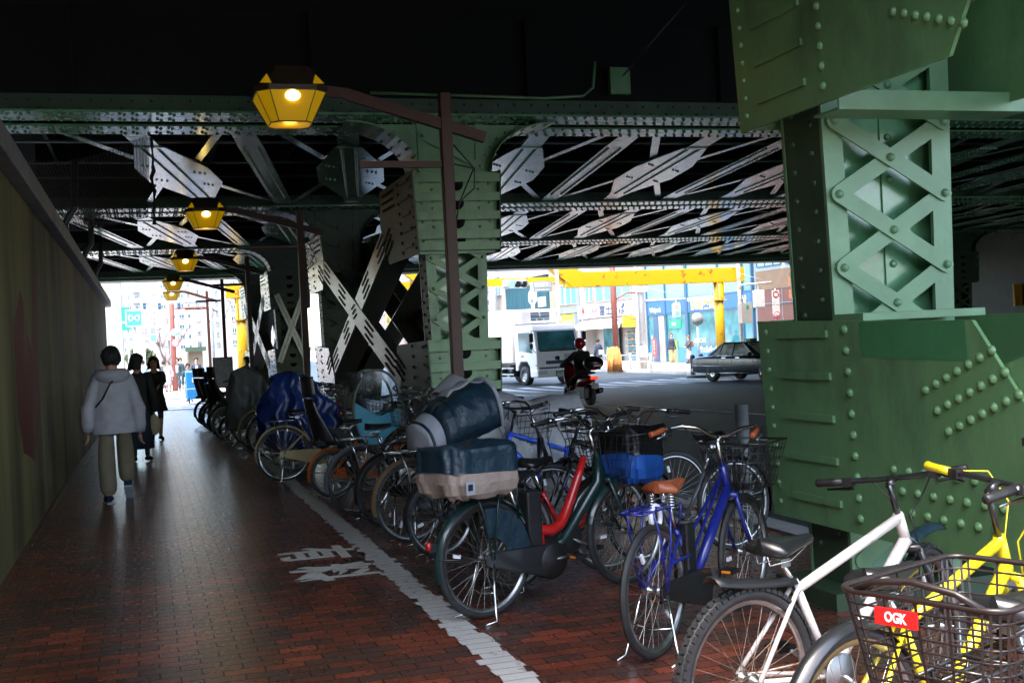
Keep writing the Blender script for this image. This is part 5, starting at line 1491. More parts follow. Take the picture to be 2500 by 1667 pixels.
def leafy(name, label, cat_, c, rad, n, cols, seed, size=.09, group=None, trunk=None):
    rnd = random.Random(seed); b = MB()
    for i in range(n):
        while True:
            q = Vector((rnd.uniform(-1, 1), rnd.uniform(-1, 1), rnd.uniform(-1, 1)))
            if q.length < 1: break
        q = Vector((q.x * rad[0], q.y * rad[1], q.z * rad[2])) + Vector(c)
        n_ = Vector((rnd.gauss(0, 1), rnd.gauss(0, 1), rnd.gauss(0, 1))).normalized(); u = n_.orthogonal().normalized() * size * rnd.uniform(.6, 1.3); w = n_.cross(u) * .6
        b.m = rnd.randrange(len(cols)); b.add([q - u, q - w, q + u, q + w], [(0, 1, 2, 3)], False)
    return tag(b.build(name, cols), label, cat_, group)
LEAF = [mat("leaf_dark", (0.04, 0.075, 0.025), rough=.6, var=.3), mat("leaf_mid", (0.075, 0.11, 0.04), rough=.6, var=.3), mat("leaf_pale", (0.14, 0.15, 0.07), rough=.6, var=.2)]
pc = p(342, 878)
leafy("hedge", "clipped green hedge seen under the station canopy", "hedge", (pc.x, Y + 7, pc.z + .1), (1.1, .7, .75), 1500, LEAF, 2, .11)
# metro sign on its arm
Y = 62
o = empty("metro_sign", label="square cyan station sign with a white winged emblem", cat="sign")
a_, c_ = p(305, 757, Y), p(349, 796, Y)
b = MB(); b.b2((a_.x, Y, c_.z), (c_.x, Y + .25, a_.z)); b.build("board", WHITE, o)
b = MB(); k = .05; b.b2((a_.x + k, Y - .01, c_.z + k), (c_.x - k, Y - .002, a_.z - k)); b.build("panel", CYANS, o)
cxm, czm = (a_.x + c_.x) / 2, (a_.z + c_.z) / 2
b = MB()
for sx in (-1, 1):
    for q in range(2):
        pass
    b.tube([(cxm + sx * x_, Y - .02, czm + z_) for x_, z_ in ((0.02, -.02), (.10, .10), (.20, .15), (.25, .08), (.24, -.05), (.19, -.15), (.12, -.13), (.03, -.03))], 0.032, 6, closed=True)
b.build("emblem", WHITE, o)
b = MB(); q0, q1 = p(292, 787, Y), p(382, 786, Y); b.cyl((q0.x, Y + .35, q0.z), (q1.x, Y + .35, q1.z), .05, 8); b.build("arm", GALV, o)
b = MB(); q0 = p(327, 790, Y); b.cyl((q0.x, Y + .4, -.4), (q0.x, Y + .4, q0.z + .6), .09, 8); b.build("pole", CONCP, o)
o = empty("green_sign", label="tall green signboard behind the cyan station sign", cat="sign")
a_, c_ = p(295, 750, 66), p(319, 806, 66)
b = MB(); b.b2((a_.x, 66, c_.z), (c_.x, 66.2, a_.z)); b.build("board", GREENS, o); b = MB(); b.cyl((a_.x + .3, 66.3, -.4), (a_.x + .3, 66.3, a_.z), .06); b.build("pole", GALV, o)
def noparking(parent, c, r, facing='y'):
    b = MB()
    f = {'y': lambda r0, d: None}
    b.m = 0; b.lathe([(0, -.02), (r, -.02), (r, 0)], o=c, axis='y', n=24)
    b.m = 1; b.lathe([(r * .99, -.021), (r * .99, -.026), (r * .76, -.026), (r * .76, -.021)], o=c, axis='y', n=24)
    b.bar((c[0] - r * .58, c[1] - .023, c[2] + r * .58), (c[0] + r * .58, c[1] - .023, c[2] - r * .58), r * .16, .004, up=(0, 1, 0))
    b.build("sign_face", [mat("sign_pale_blue", (0.45, 0.52, 0.72), rough=.4, var=0), REDS], parent)
o = empty("road_lamp", label="red brown street lamp pole with round signs beyond the left opening", cat="street lamp")
Y = 66; q = p(426, 900, Y)
b = MB(); b.tube([(q.x, Y, -.4), (q.x, Y, 4.0), (q.x, Y, p(422, 700, Y).z + 1.5)], [.16, .13, .12], 10); b.build("pole", PINKPOLE, o)
b = MB(); q2 = p(428, 753, Y); b.tube([(q2.x, Y, q2.z), (q2.x + 1.4, Y, q2.z + .05), (q2.x + 2.2, Y, q2.z - .25)], .05, 6); b.build("arm", PINKPOLE, o)
qq = p(427.5, 838, Y); noparking(o, (qq.x, Y - .18, qq.z), .21)
qq = p(427, 812, Y); b = MB(); b.lathe([(0, -.02), (.21, -.02), (.21, 0)], o=(qq.x, Y - .18, qq.z), axis='y', n=24); b.build("blue_round_sign", mat("pale_blue_sign", (0.25, 0.5, 0.62), rough=.4, var=.1), o)
# signal gantry
o = empty("signal_gantry", label="grey pole and long arm carrying traffic signals beyond the left opening", cat="traffic signal")
Y = 58; q = p(515, 800, Y)
b = MB(); b.tube([(q.x, Y, -.4), (q.x, Y, p(512, 640, Y).z + 2)], .13, 10); b.build("pole", CONCP, o)
q0, q1 = p(350, 740, Y), p(515, 737, Y); b = MB(); b.cyl((q0.x, Y - .05, q0.z), (q1.x, Y - .05, q1.z), .06, 8); b.build("arm", GALV, o)
for xx in (352, 389, 436):
    q0 = p(xx, 745, Y); b = MB(); b.b2((q0.x - .07, Y - .2, q0.z - .2), (q0.x + .07, Y - .05, q0.z + .12)); b.cyl((q0.x, Y - .26, q0.z - .1), (q0.x, Y - .2, q0.z - .1), .06, 10); b.build("camera_box", DKBLUE, o, bevel=.03)
q0, q1 = p(379, 757, Y), p(406, 801, Y); b = MB(); b.b2((q0.x, Y - .2, q1.z), (q1.x, Y - .06, q0.z)); b.build("back_plate", GALV, o, bevel=.02)
q0, q1 = p(364, 798, Y), p(384, 835, Y); b = MB(); b.b2((q0.x, Y - .3, q1.z), (q1.x, Y - .06, q0.z)); ps = b.build("pedestrian_signal", WHITE, o, bevel=.02)
zm = (q0.z + q1.z) / 2
b = MB(); b.b2((q0.x + .05, Y - .31, q1.z + .05), (q1.x - .05, Y - .301, zm - .02)); b.build("lit_figure_panel", mat("walk_green", (0.1, 0.55, 0.35), rough=.4, var=.2, scale=12, emit=((0.1, 0.6, 0.4), .04)), ps)
b = MB(); b.b2((q0.x + .05, Y - .31, zm + .02), (q1.x - .05, Y - .301, q0.z - .05)); b.build("dark_figure_panel", GREYW, ps)
# bare tree
def bare_tree(loc, h, seed, label):
    rnd = random.Random(seed)
    o = empty("bare_tree", loc, label=label, cat="tree")
    bt = MB(); bb = MB()
    def grow(m_, p_, d_, L, r, lev):
        q_ = p_ + d_ * L
        mid = p_.lerp(q_, .5) + Vector((rnd.uniform(-1, 1), rnd.uniform(-1, 1), 0)) * L * .07
        m_.tube([p_, mid, q_], [r, r * .85, r * .66], 6 if lev < 2 else 4)
        if lev >= 5: return
        for i in range(3 if lev < 2 else 2):
            dd = (d_ + Vector((rnd.uniform(-1, 1), rnd.uniform(-1, 1), rnd.uniform(-.1, .75))) * .75).normalized()
            grow(bb, q_ if i else mid.lerp(q_, .6), dd, L * rnd.uniform(.6, .82), r * .6, lev + 1)
    grow(bt, Vector((0, 0, 0)), Vector((.03, 0, 1)), h * .34, h * .032, 0)
    M_ = mat("grey_bark", (0.16, 0.13, 0.12), rough=.8, var=.2)
    bt.build("trunk", M_, o); bb.build("branch", M_, o)
q = p(404, 930, 74); bare_tree((q.x, 74, -.35), 4.6, 11, "bare winter tree between the station entrance and the red brown pole")
q = p(905, 850, 80); bare_tree((q.x, 80, -.45), 5.0, 4, "bare winter tree seen through the diamond of the pier bracing")
# kiosk with dark awning
o = empty("kiosk", label="small shop with a dark green awning behind the delivery cart", cat="kiosk")
q0, q1 = p(460, 858, 84), p(498, 935, 84)
b = MB(); b.b2((q0.x, 84, -.4), (q1.x, 87, q0.z)); b.build("wall", BEIGEW, o); b = MB(); b.b2((q0.x - .2, 82.8, q0.z - .02), (q1.x + .2, 83.99, q0.z + .28)); b.build("awning", GREEN_DARK, o)
# notice board
o = empty("notice_board", label="dark framed notice board standing behind the far bicycles", cat="notice board")
q0, q1 = p(519, 873, 41), p(570, 920, 41)
b = MB(); b.b2((q0.x, 41, q1.z - .35), (q1.x, 41.06, q0.z)); b.build("frame", P_BLACK, o); b = MB(); b.b2((q0.x + .05, 40.99, q1.z - .3), (q1.x - .05, 40.998, q0.z - .05)); b.build("panel", mat("notice_paper", (0.22, 0.24, 0.24), rough=.6, var=.3, scale=8), o)
for xx in (q0.x + .06, q1.x - .06):
    b = MB(); b.cyl((xx, 41.1, -.4), (xx, 41.1, q0.z), .025); b.build("leg", P_BLACK, o)
# delivery cart
o = empty("delivery_cart", (1.58, 50.2, -.42), label="tall blue canvas delivery cart with white stripe and lettering", cat="cart")
BLUEC = mat("blue_canvas", (0.015, 0.22, 0.55), rough=.6, var=.12, scale=4, bump=.1)
b = MB(); b.b2((0, 0, .18), (1.0, .75, 1.36)); b.build("canvas_body", BLUEC, o, bevel=.03)
b = MB(); b.b2((-.003, -.006, .60), (1.003, -.001, .63)); b.b2((-.003, -.006, 1.30), (1.003, -.001, 1.33)); b.build("stripe", LETW, o)
b = MB(); b.b2((.24, -.012, .88), (.98, -.002, 1.06)); b.build("label_panel", LETW, o); lettering("SAGAWA", .15, mat("navy_letter", (.02, .06, .3), var=0), (.61, -.018, .97), parent=o, bold=.006, width=.62)
for xx, yy in ((.1, .1), (.9, .1), (.1, .65), (.9, .65)):
    b = MB(); b.cyl((xx - .02, yy, .06), (xx + .02, yy, .06), .06, 10); b.b2((xx - .03, yy - .02, .06), (xx + .03, yy + .02, .18)); b.build("caster", BLACK, o)

# ---------------------------------------------------------------- height limit portal
o = empty("height_portal", label="tall yellow painted height limit portal with rust streaks spanning the road", cat="portal")
Y = 51.5; XL = at(590, 800, Y).x; XR = at(1758, 800, Y).x
for xx in (XL, XR):
    b = MB(); b.cyl((xx, Y, -.5), (xx, Y, 4.2), .23, 20)
    for dx in (-.16, 0.16): b.b2((xx + dx - .015, Y - .30, 3.0), (xx + dx + .015, Y - .02, 4.0))
    b.b2((xx - .30, Y - .30, 2.96), (xx + .30, Y + .3, 3.0))
    b.build("post", PORTAL, o)
zt = at(1758, 654, Y).z; zb = zt - .70
b = MB(); b.b2((at(1375, 655, Y).x, Y - .25, zb), (at(1811, 655, Y).x, Y + .25, zt)); b.build("beam", PORTAL, o, bevel=.01)
xk = at(1400, 660, Y).x
b = MB(); b.b2((XL - .6, Y - .25, zt - .62), (XL + .9, Y + .25, zt - .05)); b.b2((XL + .903, Y - .18, zt - .52), (xk - .6, Y + .18, zt - .18)); b.build("beam", PORTAL, o)
b = MB(); b.prism([(xk - .9, zt + .55), (xk + .35, zt + .0), (xk + .35, zb + .002), (xk - .15, zb + .002), (xk - 1.6, zt + .55)], Y - .27, Y + .27, 'xz'); b.build("gusset", PORTAL, o)
xg = at(1012, 700, Y).x
b = MB(); b.prism([(xg - .9, zt + .55), (xg + 1.1, zt + .55), (xg + .05, zt - .25)], Y - .2, Y + .2, 'xz'); b.build("gusset", PORTAL, o)

# ---------------------------------------------------------------- street furniture on the right
def pole(o, x, y, z1, r, m, z0=-.4, name="pole"):
    b = MB(); b.tube([(x, y, z0), (x, y, z1)], [r, r * .85], 12); b.build(name, m, o)
o = empty("road_lamp", label="red brown street lamp pole in front of the noodle shop", cat="street lamp"); pole(o, 23.83, 58, 9, .17, PINKPOLE)
b = MB(); b.tube([(23.83, 58, 3.35), (24.6, 58, 3.75), (25.4, 58, 3.7)], .05, 6); b.b2((23.85, 57.95, 2.3), (25.0, 58.05, 2.36)); b.build("arm", PINKPOLE, o)
o = empty("straw_bundle", label="orange straw wrapping round the foot of the red brown pole", cat="plant wrapping")
b = MB()
for i in range(220):
    a = random.uniform(0, 6.28); r0 = random.uniform(.2, .42); h = random.uniform(.7, 1.35)
    b.tube([(23.5 + r0 * math.cos(a), 57.5 + r0 * math.sin(a) * .6, -.4), (23.5 + r0 * .8 * math.cos(a) + random.uniform(-.1, .1), 57.5 + r0 * .6 * math.sin(a), -.4 + h)], .02, 3)
b.build("straw", mat("orange_straw", (0.5, 0.22, 0.06), rough=.8, var=.3), o)
o = empty("utility_pole", label="pale concrete utility pole between the noodle shop and the glass drugstore", cat="utility pole"); pole(o, 25.4, 58, 12, .17, CONCP); 
b = MB(); b.tube([(25.15, 57.9, -.3), (25.1, 57.9, 6)], .05, 6); b.b2((25.1, 57.5, .3), (25.4, 57.8, .9)); b.build("cable_box", WHITE, o)
b = MB(); b.lathe([(0, -.02), (.28, -.02), (.28, 0)], o=(25.3, 57.7, 4.4), axis='y', n=20); b.build("round_sign", PALEB, o); b = MB(); b.b2((25.0, 57.66, 3.75), (25.65, 57.7, 4.05)); b.build("name_plate", WHITE, o)
lettering("\u98ef\u7530\u6a4b", .2, LETG, (25.32, 57.65, 3.9), parent=o)
def ped_signal(o, x, y, zt, front=True, w=.42, h=.72):
    b = MB(); b.b2((x - w / 2, y - .15, zt - h), (x + w / 2, y + .1, zt)); s_ = b.build("signal_box", WHITE, o, bevel=.05)
    if front:
        for k, (m_) in enumerate((mat("unlit_panel", (0.25, 0.24, 0.24), rough=.5, var=.2), mat("walk_green", (0.1, 0.55, 0.35)))):
            b = MB(); b.b2((x - w * .32, y - .162, zt - h * (.44 + .46 * k)), (x + w * .32, y - .152, zt - h * (.10 + .46 * k))); b.build("signal_panel", m_, s_)
    b = MB(); b.b2((x - .03, y - .05, zt), (x + .03, y + .02, zt + .25)); b.build("hanger", GALV, s_)
o = empty("pedestrian_signal", label="pedestrian signal showing a green walker, hung on an arm before the drugstore", cat="traffic signal")
b = MB(); b.cyl((25.4, 58, 3.28), (28.0, 58, 3.30), .05, 8); b.build("arm", WHITE, o); b = MB(); b.tube([(25.4, 58, 4.1), (28.0, 58, 3.35)], .012, 4); b.build("stay", GALV, o); ped_signal(o, 27.42, 58, 3.05)
o = empty("vehicle_signal", label="horizontal three lamp traffic signal with the left lamp lit green", cat="traffic signal")
pole(o, 17.85, 50, 4.8, .09, CONCP); q0, q1 = at(1224, 695, 50), at(1283, 695, 50)
b = MB(); b.b2((q0.x, 49.7, q0.z - .19), (q1.x, 49.95, q0.z + .19)); hs = b.build("housing", WHITE, o, bevel=.08)
for i, xx in enumerate((1244, 1259, 1274)):
    qq = at(xx, 695, 50); b = MB(); b.lathe([(0, -.02), (.14, -.02), (.155, 0)], o=(qq.x, 49.69, qq.z), axis='y', n=18)
    b.build("lamp", mat("signal_green_lit", (0.3, 0.8, 0.75), var=0, emit=((0.35, 0.95, 0.85), .12)) if i == 0 else mat("signal_lens_off", (0.06, 0.10, 0.11), rough=.2, var=0), hs)
    b = MB(); b.grid(lambda u, v: (qq.x + .165 * math.cos(math.pi * u), 49.69 - .2 * v, qq.z + .165 * math.sin(math.pi * u)), 10, 1); b.build("visor", WHITE, hs)
b = MB(); b.cyl((q1.x, 49.95, q0.z), (17.85, 49.98, q0.z), .04, 8); b.build("arm", GALV, o)
o = empty("place_plate", label="pale name plate for the east exit hung beside the horizontal signal", cat="sign")
q0, q1 = at(1298, 690, 50), at(1344, 706, 50); b = MB(); b.b2((q0.x, 49.8, q1.z - .1), (q1.x, 49.85, q0.z + .05)); b.build("board", PALEB, o)
lettering("\u98ef\u7530\u6a4b\u99c5\u6771\u53e3", .24, LETW, ((q0.x + q1.x) / 2, 49.79, q0.z - .14), parent=o, width=.75); lettering("Iidabashi Sta.", .12, LETW, ((q0.x + q1.x) / 2, 49.79, q1.z - .02), parent=o, width=.7)
o = empty("rusty_pole", label="rusty white pole with a grey control box beside the portal post", cat="pole"); pole(o, 27.17, 50.4, 7, .09, RUSTPOLE)
b = MB(); b.b2((26.97, 49.9, 1.80), (27.53, 50.28, 2.76)); b.m = 1; b.b2((27.22, 49.89, 2.45), (27.35, 49.899, 2.65)); b.build("control_box", [OFFW, GREENS], o, bevel=.015)
b = MB(); b.cyl((27.17, 50.4, 3.62), (28.9, 50.4, 3.70), .05, 8); b.tube([(27.17, 50.4, 4.2), (28.7, 50.4, 3.76)], .012, 4); b.build("arm", WHITE, o)
ped_signal(o, 28.17, 50.4, 3.35, False, .56, .86)
o = empty("sign_post", label="slim post with a stack of no entry and no parking signs before the brown building", cat="sign"); pole(o, 29.2, 50.6, 3.4, .035, GALV)
b = MB(); b.b2((28.98, 50.5, 2.62), (29.36, 50.54, 3.32)); b.b2((28.98, 50.5, 2.2), (29.36, 50.54, 2.60)); b.build("plate", WHITE, o)
b = MB(); b.lathe([(.16, -.01), (.16, -.018), (.115, -.018), (.115, -.01)], o=(29.17, 50.5, 3.13), axis='y', n=20); b.build("red_ring", REDS, o); noparking(o, (29.17, 50.5, 2.12), .19)
o = empty("round_sign_post", label="grey back of a round sign on a white post beside the bollards", cat="sign"); pole(o, 24.93, 50.5, 2.3, .045, WHITE)
b = MB(); b.lathe([(0, -.01), (.30, -.01), (.30, .01), (0, .01)], o=(24.93, 50.44, 2.1), axis='y', n=24); b.build("sign_face", GALV, o)
o = empty("traffic_signal", label="grey vertical signal head with orange hoods against the close pier", cat="traffic signal"); pole(o, 30.3, 50.3, 6, .07, GALV)
for k in range(2):
    b = MB(); b.b2((29.9, 50.0, 3.45 - k * .62), (30.2, 50.25, 3.95 - k * .62)); b.m = 1; b.b2((29.72, 49.95, 3.52 - k * .62), (29.898, 50.2, 3.92 - k * .62)); b.build("signal_head", [GALV, mat("orange_hood", (0.6, 0.12, 0.03), var=.1)], o)
BOLL = mat("bollard_grey", (0.10, 0.11, 0.11), rough=.5, var=.15)
for x, y in ((22.6, 46.4), (23.5, 47.4)):
    o = empty("bollard", (x, y, -.42), label="dark grey round topped bollard, %s of the pair behind the taxi" % ("left" if x < 23 else "right"), cat="bollard", group="bollards at the kerb corner")
    b = MB(); b.lathe([(.11, 0), (.11, .85), (.10, .9), (.06, .95), (0, .96)], n=16); b.build("post", BOLL, o)
b = MB(); b.prism([(21.9, 45.6), (24.0, 50), (30, 50), (30, 47.3), (23.0, 45.3)], -.6, -.33, 'xy'); b.build("traffic_island", KERB, kind="structure")
o = empty("pipe_fence", label="grey pipe guard rail along the pavement before the noodle shop", cat="fence")
for y in (60.5, 57.6, 55.0):
    b = MB(); b.cyl((24.45, y, -.4), (24.45, y, .55), .06, 10); b.build("post", GALV, o)
b = MB()
for z in (.1, .42): b.cyl((24.45, 55.0, z), (24.45, 75, z), .03, 8)
b.build("rail", GALV, o)
for i, (xx, yy, w_) in enumerate(((2348, 692, 14), (2490, 720, 16))):
    q = at(xx, yy, 40); o = empty("hazard_panel", (q.x, 40, q.z), label="yellow painted panel on the far pier, %s" % ("with orange patches, just right of the close lattice" if i == 0 else "at the right picture edge"), cat="panel")
    b = MB(); b.b2((-w_ * .017, 0, -.45), (w_ * .017, .1, .45)); b.build("board", PORTAL, o)
o = empty("guard_post", label="dark pipe post on the kerb behind the dark blue bicycle", cat="post")
b = MB(); b.cyl((4.55, 8.5, 0), (4.55, 8.5, 1.0), .055, 14); b.build("post", BOLL, o)
# ================================================================ people
SKIN = mat("skin", (0.42, 0.235, 0.16), rough=0.5, var=0.06, scale=20)
HAIR = mat("black_hair", (0.012, 0.010, 0.009), rough=0.6, var=0.5, scale=60, stretch=(1, 1, 0.12), bump=1.0, bscale=70)
HAIRB = mat("brown_hair", (0.10, 0.05, 0.03), rough=0.5, var=0.3, scale=40, stretch=(1, 1, 0.15))
EYE = mat("eye_dark", (0.02, 0.015, 0.012), rough=0.2, var=0); LIP = mat("lip", (0.38, 0.10, 0.09), rough=0.4, var=0)
def cloth(n, c, r=0.8): return mat(n, c, rough=r, var=0.14, scale=7, bump=0.5, bscale=11)
def skin_geo(nodes, edges, sub=2):
    """grow one smooth surface round a skeleton: nodes = [(point, radius)]"""
    me = bpy.data.meshes.new("skeleton")
    me.from_pydata([tuple(p) for p, r in nodes], edges, [])
    o = bpy.data.objects.new("skeleton", me); COL.objects.link(o)
    sk = o.modifiers.new("skin", 'SKIN'); sk.use_smooth_shade = True; sk.branch_smoothing = 0.6
    if not me.skin_vertices: 
        bpy.context.view_layer.update()
    for i, (p, r) in enumerate(nodes):
        v = me.skin_vertices[0].data[i]
        v.radius = (r, r) if not isinstance(r, tuple) else r
        v.use_root = (i == 0)
    if sub: o.modifiers.new("sub", 'SUBSURF').levels = sub
    bpy.context.view_layer.update()
    ev = bpy.data.meshes.new_from_object(o.evaluated_get(bpy.context.evaluated_depsgraph_get()))
    vs = [tuple(v.co) for v in ev.vertices]; fs = [tuple(p.vertices) for p in ev.polygons]
    bpy.data.objects.remove(o); bpy.data.meshes.remove(me); bpy.data.meshes.remove(ev)
    return vs, fs
def fingers(b, w, d, fwd_, side, s=1.0, curl=0.5):
    """palm and five bent fingers at a wrist; d = hand direction, side = direction of the thumb"""
    d = d.normalized(); side = (side - d * side.dot(d)).normalized(); pal = d.cross(side)
    if pal.dot(fwd_) < 0: pal = -pal
    L = (0.075, 0.085, 0.078, 0.060)
    b.tube([w, w + d * .045 * s, w + d * .085 * s], [.024 * s, .036 * s, .038 * s], 8, flat=.55)
    for i in range(4):
        o = side * ((0.030 - i * .020) * s)
        a = w + d * .080 * s + o; l = L[i] * s
        m1 = a + (d * (1 - curl * .3) + pal * curl * .6).normalized() * l * .5
        m2 = m1 + (d * (1 - curl) + pal * curl * 1.2).normalized() * l * .5
        b.tube([a, m1, m2], [.0095 * s, .0088 * s, .0065 * s], 6)
    a = w + d * .03 * s + side * .026 * s
    b.tube([a, a + (side * .7 + d * .7).normalized() * .035 * s, a + (side * .45 + d + pal * .3).normalized() * .065 * s], [.012 * s, .0105 * s, .008 * s], 6)

def person(loc, rz, label, h=1.70, la=(-.10, -.02, .08), ra=(.10, .02, .08), lw=(-.27, .02, .80), rw=(.27, .02, .80), lean=0.0, hip=.92, head_yaw=0, head_tilt=0,
           top=None, top_r=.155, arm_r=.062, hem=.80, flare=1.0, bottom=None, leg_r=.085, cuff=.07, leg_end=.09, shoe=None, sole=None, hair=HAIR, hair_len=0, skirt=None, sub=2, cat="person",
           group=None, face=True, knee_f=.06, elbow_b=-.07, hood=False, tights=None, helmet=None, hy=0.0, name="person"):
    o = empty(name, loc, R(rz), label=label, cat=cat, group=group)
    k = h / 1.72
    V = lambda x, y, z: Vector((x * k, y * k, z * k))
    ln = math.sin(R(lean))
    up_ = lambda z: hy + ln * (z - hip)
    pel = V(0, hy, hip); spi = V(0, up_(hip + .18), hip + .18); che = V(0, up_(hip + .38), hip + .38); nek = V(0, up_(hip + .55) + .01, hip + .55)
    hb = nek + V(0, .015 + ln * .06, .085); hc = hb + V(0, 0.0 + ln * .08, .10)
    ht = hc + V(0, -.005, .075)
    LS, RS = che + V(-.165, 0, .10), che + V(.165, 0, .10)
    LW, RW = V(*lw), V(*rw)
    LE = (LS + LW) / 2 + V(-.05, elbow_b, -.02); RE = (RS + RW) / 2 + V(.05, elbow_b, -.02)
    LH, RH = pel + V(-.09, 0, -.05), pel + V(.09, 0, -.05)
    LA, RA = V(*la), V(*ra)
    LK = (LH + LA) / 2 + V(-.01, knee_f, .02); RK = (RH + RA) / 2 + V(.01, knee_f, .02)
    dl = V(-.03, .15, -.045); dr = V(.03, .15, -.045)
    if la[2] > .12: dl = V(-.02, .10, -.13)
    if ra[2] > .12: dr = V(.02, .10, -.13)
    LT, RT = LA + dl, RA + dr
    nodes = [(pel, .125 * k), (spi, .115 * k), (che, .13 * k), (nek, .055 * k), (hb, .066 * k), (hc, .092 * k), (ht, .066 * k),
             (LS, .062 * k), (LE, .043 * k), (LW, .026 * k), (RS, .062 * k), (RE, .043 * k), (RW, .026 * k),
             (LH, .088 * k), (LK, .058 * k), (LA, .038 * k), (LT, .03 * k), (RH, .088 * k), (RK, .058 * k), (RA, .038 * k), (RT, .03 * k)]
    edges = [(0, 1), (1, 2), (2, 3), (3, 4), (4, 5), (5, 6), (2, 7), (7, 8), (8, 9), (2, 10), (10, 11), (11, 12), (0, 13), (13, 14), (14, 15), (15, 16), (0, 17), (17, 18), (18, 19), (19, 20)]
    vs, fs = skin_geo(nodes, edges, sub)
    b = MB(); b.add(vs, fs, True)
    Mh = Matrix.Translation(hc) @ Matrix.Rotation(R(head_yaw), 4, 'Z') @ Matrix.Rotation(R(head_tilt), 4, 'X') @ Matrix.Scale(k, 4)
    for W, E_, sd in ((LW, LE, 1), (RW, RE, -1)):
        fingers(b, W, (W - E_), V(0, 1, -.3), V(sd * .4, 1, 0), k * .95)
    b.M = Mh
    b.tube([(0, .088, .015), (0, .112, -.022), (0, .092, -.034)], [.008, .014, .009], 6)
    for sx in (-1, 1): b.ball((sx * .094, -.005, -.01), .026, 8, 6, (.35, .75, 1.2))
    if face:
        b.m = 1
        for sx in (-1, 1): b.ball((sx * .034, .083, .012), .012, 8, 6, (1.2, .5, .7))
        b.m = 2; b.ball((0, .088, -.058), .016, 8, 6, (1.35, .5, .42)); b.m = 0
    b.M = None
    b.build("body", [SKIN, EYE, LIP], o)
    # hair
    if helmet is None and hair is not None:
        b = MB(); b.M = Mh
        def hr(u, v):
            a = 2 * math.pi * u
            lim = 1.25 + 0.85 * (0.5 - 0.5 * math.cos(a - math.pi / 2 + math.pi)) if True else 0
            # lim: polar angle where the hair ends, long at the back, short over the face
            back = 0.5 - 0.5 * math.sin(a)
            lim = 0.98 + 1.42 * min(1, back * 1.7)
            ph = lim * v
            r_ = .115 + .006 * math.sin(a * 13) * v + .006 * math.sin(a * 3 + ph * 4) + .004 * math.sin(a * 7 - ph * 9)
            z = r_ * 1.12 * math.cos(ph) - .0; q = r_ * math.sin(ph)
            return (q * math.cos(a) * .98, q * math.sin(a) * 1.02 - .008, z + .015)
        b.grid(hr, 28, 10, True, True)
        if hair_len:
            def lg(u, v):
                a = math.pi * (1.0 + u) if True else 0
                a = math.pi * (0.93 + 1.14 * u)
                w = .115 + .03 * v
                return (w * math.cos(a) * 1.0, w * math.sin(a) * .92 - .01 - .02 * v, .03 - hair_len * v + .01 * math.sin(u * 40))
            b.grid(lg, 24, 6)
        ho = b.build("hair", hair, o)
        ho.modifiers.new("t", 'SOLIDIFY').thickness = -.012
    if helmet is not None:
        b = MB(); b.M = Mh
        b.ball((0, -.005, .02), .145, 20, 14, (.95, 1.08, 1.08)); b.m = 1
        b.grid(lambda u, v: (.150 * math.cos(math.pi * (.12 + .76 * u)) * .95, .158 * math.sin(math.pi * (.12 + .76 * u)) , .055 - .10 * v), 14, 3)
        b.build("helmet", helmet, o)
    # upper garment
    if top:
        t = top_r * k
        hz = hem
        b = MB()
        prof = [(hem, 1.06 * flare, 1.0), (hem + .03, 1.08 * flare, 1.0), (hem + .10, 1.03 * flare, .98), (hip + .10, .98 * flare, .95), (hip + .24, 1.0, .92), (hip + .38, 1.06, .9), (hip + .47, .98, .84), (hip + .525, .70, .72), (hip + .56, .42, .6), (hip + .585, .36, .62)]
        prof.sort()
        def tor(u, v):
            f = v * (len(prof) - 1); i = min(int(f), len(prof) - 2); q = f - i
            z, w, dp = [prof[i][j] + (prof[i + 1][j] - prof[i][j]) * q for j in range(3)]
            a = 2 * math.pi * u
            crease = 1 + .022 * math.sin(a * 5 + z * 17) + .016 * math.sin(a * 9 - z * 29)
            return (t * w * 1.12 * math.cos(a) * crease, (hy + ln * (z - hip)) * k + t * w * dp * .84 * math.sin(a) * crease, z * k)
        b.grid(tor, 40, 30, True, True)
        for S0, E0, W0 in ((LS, LE, LW), (RS, RE, RW)):
            sh_in = S0.lerp(che + V(0, 0, .11), .45)
            c_end = W0.lerp(E0, .10)
            pts = [sh_in, S0 + V(0, 0, -.005), S0.lerp(E0, .35), S0.lerp(E0, .7), E0, E0.lerp(c_end, .35), E0.lerp(c_end, .7), c_end]
            ar = arm_r * k
            b.tube(pts, [ar * 1.0, ar * 1.12, ar * 1.08, ar * .98, ar * 1.06, ar * .95, ar * .98, ar * .74], 14)
        jk = b.build("jacket", top, o)
        if hood:
            b = MB()
            def hd(u, v):
                a = 2 * math.pi * u; bb = 2 * math.pi * v
                R_ = .105 * k; rr = (.052 + .028 * (0.5 - .5 * math.sin(a))) * k
                return tuple(nek + Vector(((R_ + rr * math.cos(bb)) * math.cos(a) * 1.2, (R_ + rr * math.cos(bb)) * math.sin(a) * .95 - .035 * k, .015 * k + rr * math.sin(bb) * 1.05 - .04 * k * (0.5 - .5 * math.sin(a)))))
            b.grid(hd, 24, 10, True, False)
            b.build("hood", top, jk)
    if bottom:
        nodes = [(pel + V(0, 0, .0), leg_r * 1.15 * k), (LH, leg_r * .86 * k), (LK, leg_r * k), (LA + (LK - LA).normalized() * (leg_end - .04) * k, cuff * k), (RH, leg_r * .86 * k), (RK, leg_r * k), (RA + (RK - RA).normalized() * (leg_end - .04) * k, cuff * k)]
        vs, fs = skin_geo(nodes, [(0, 1), (1, 2), (2, 3), (0, 4), (4, 5), (5, 6)], sub)
        b = MB(); b.add(vs, fs, True); b.build("trousers", bottom, o)
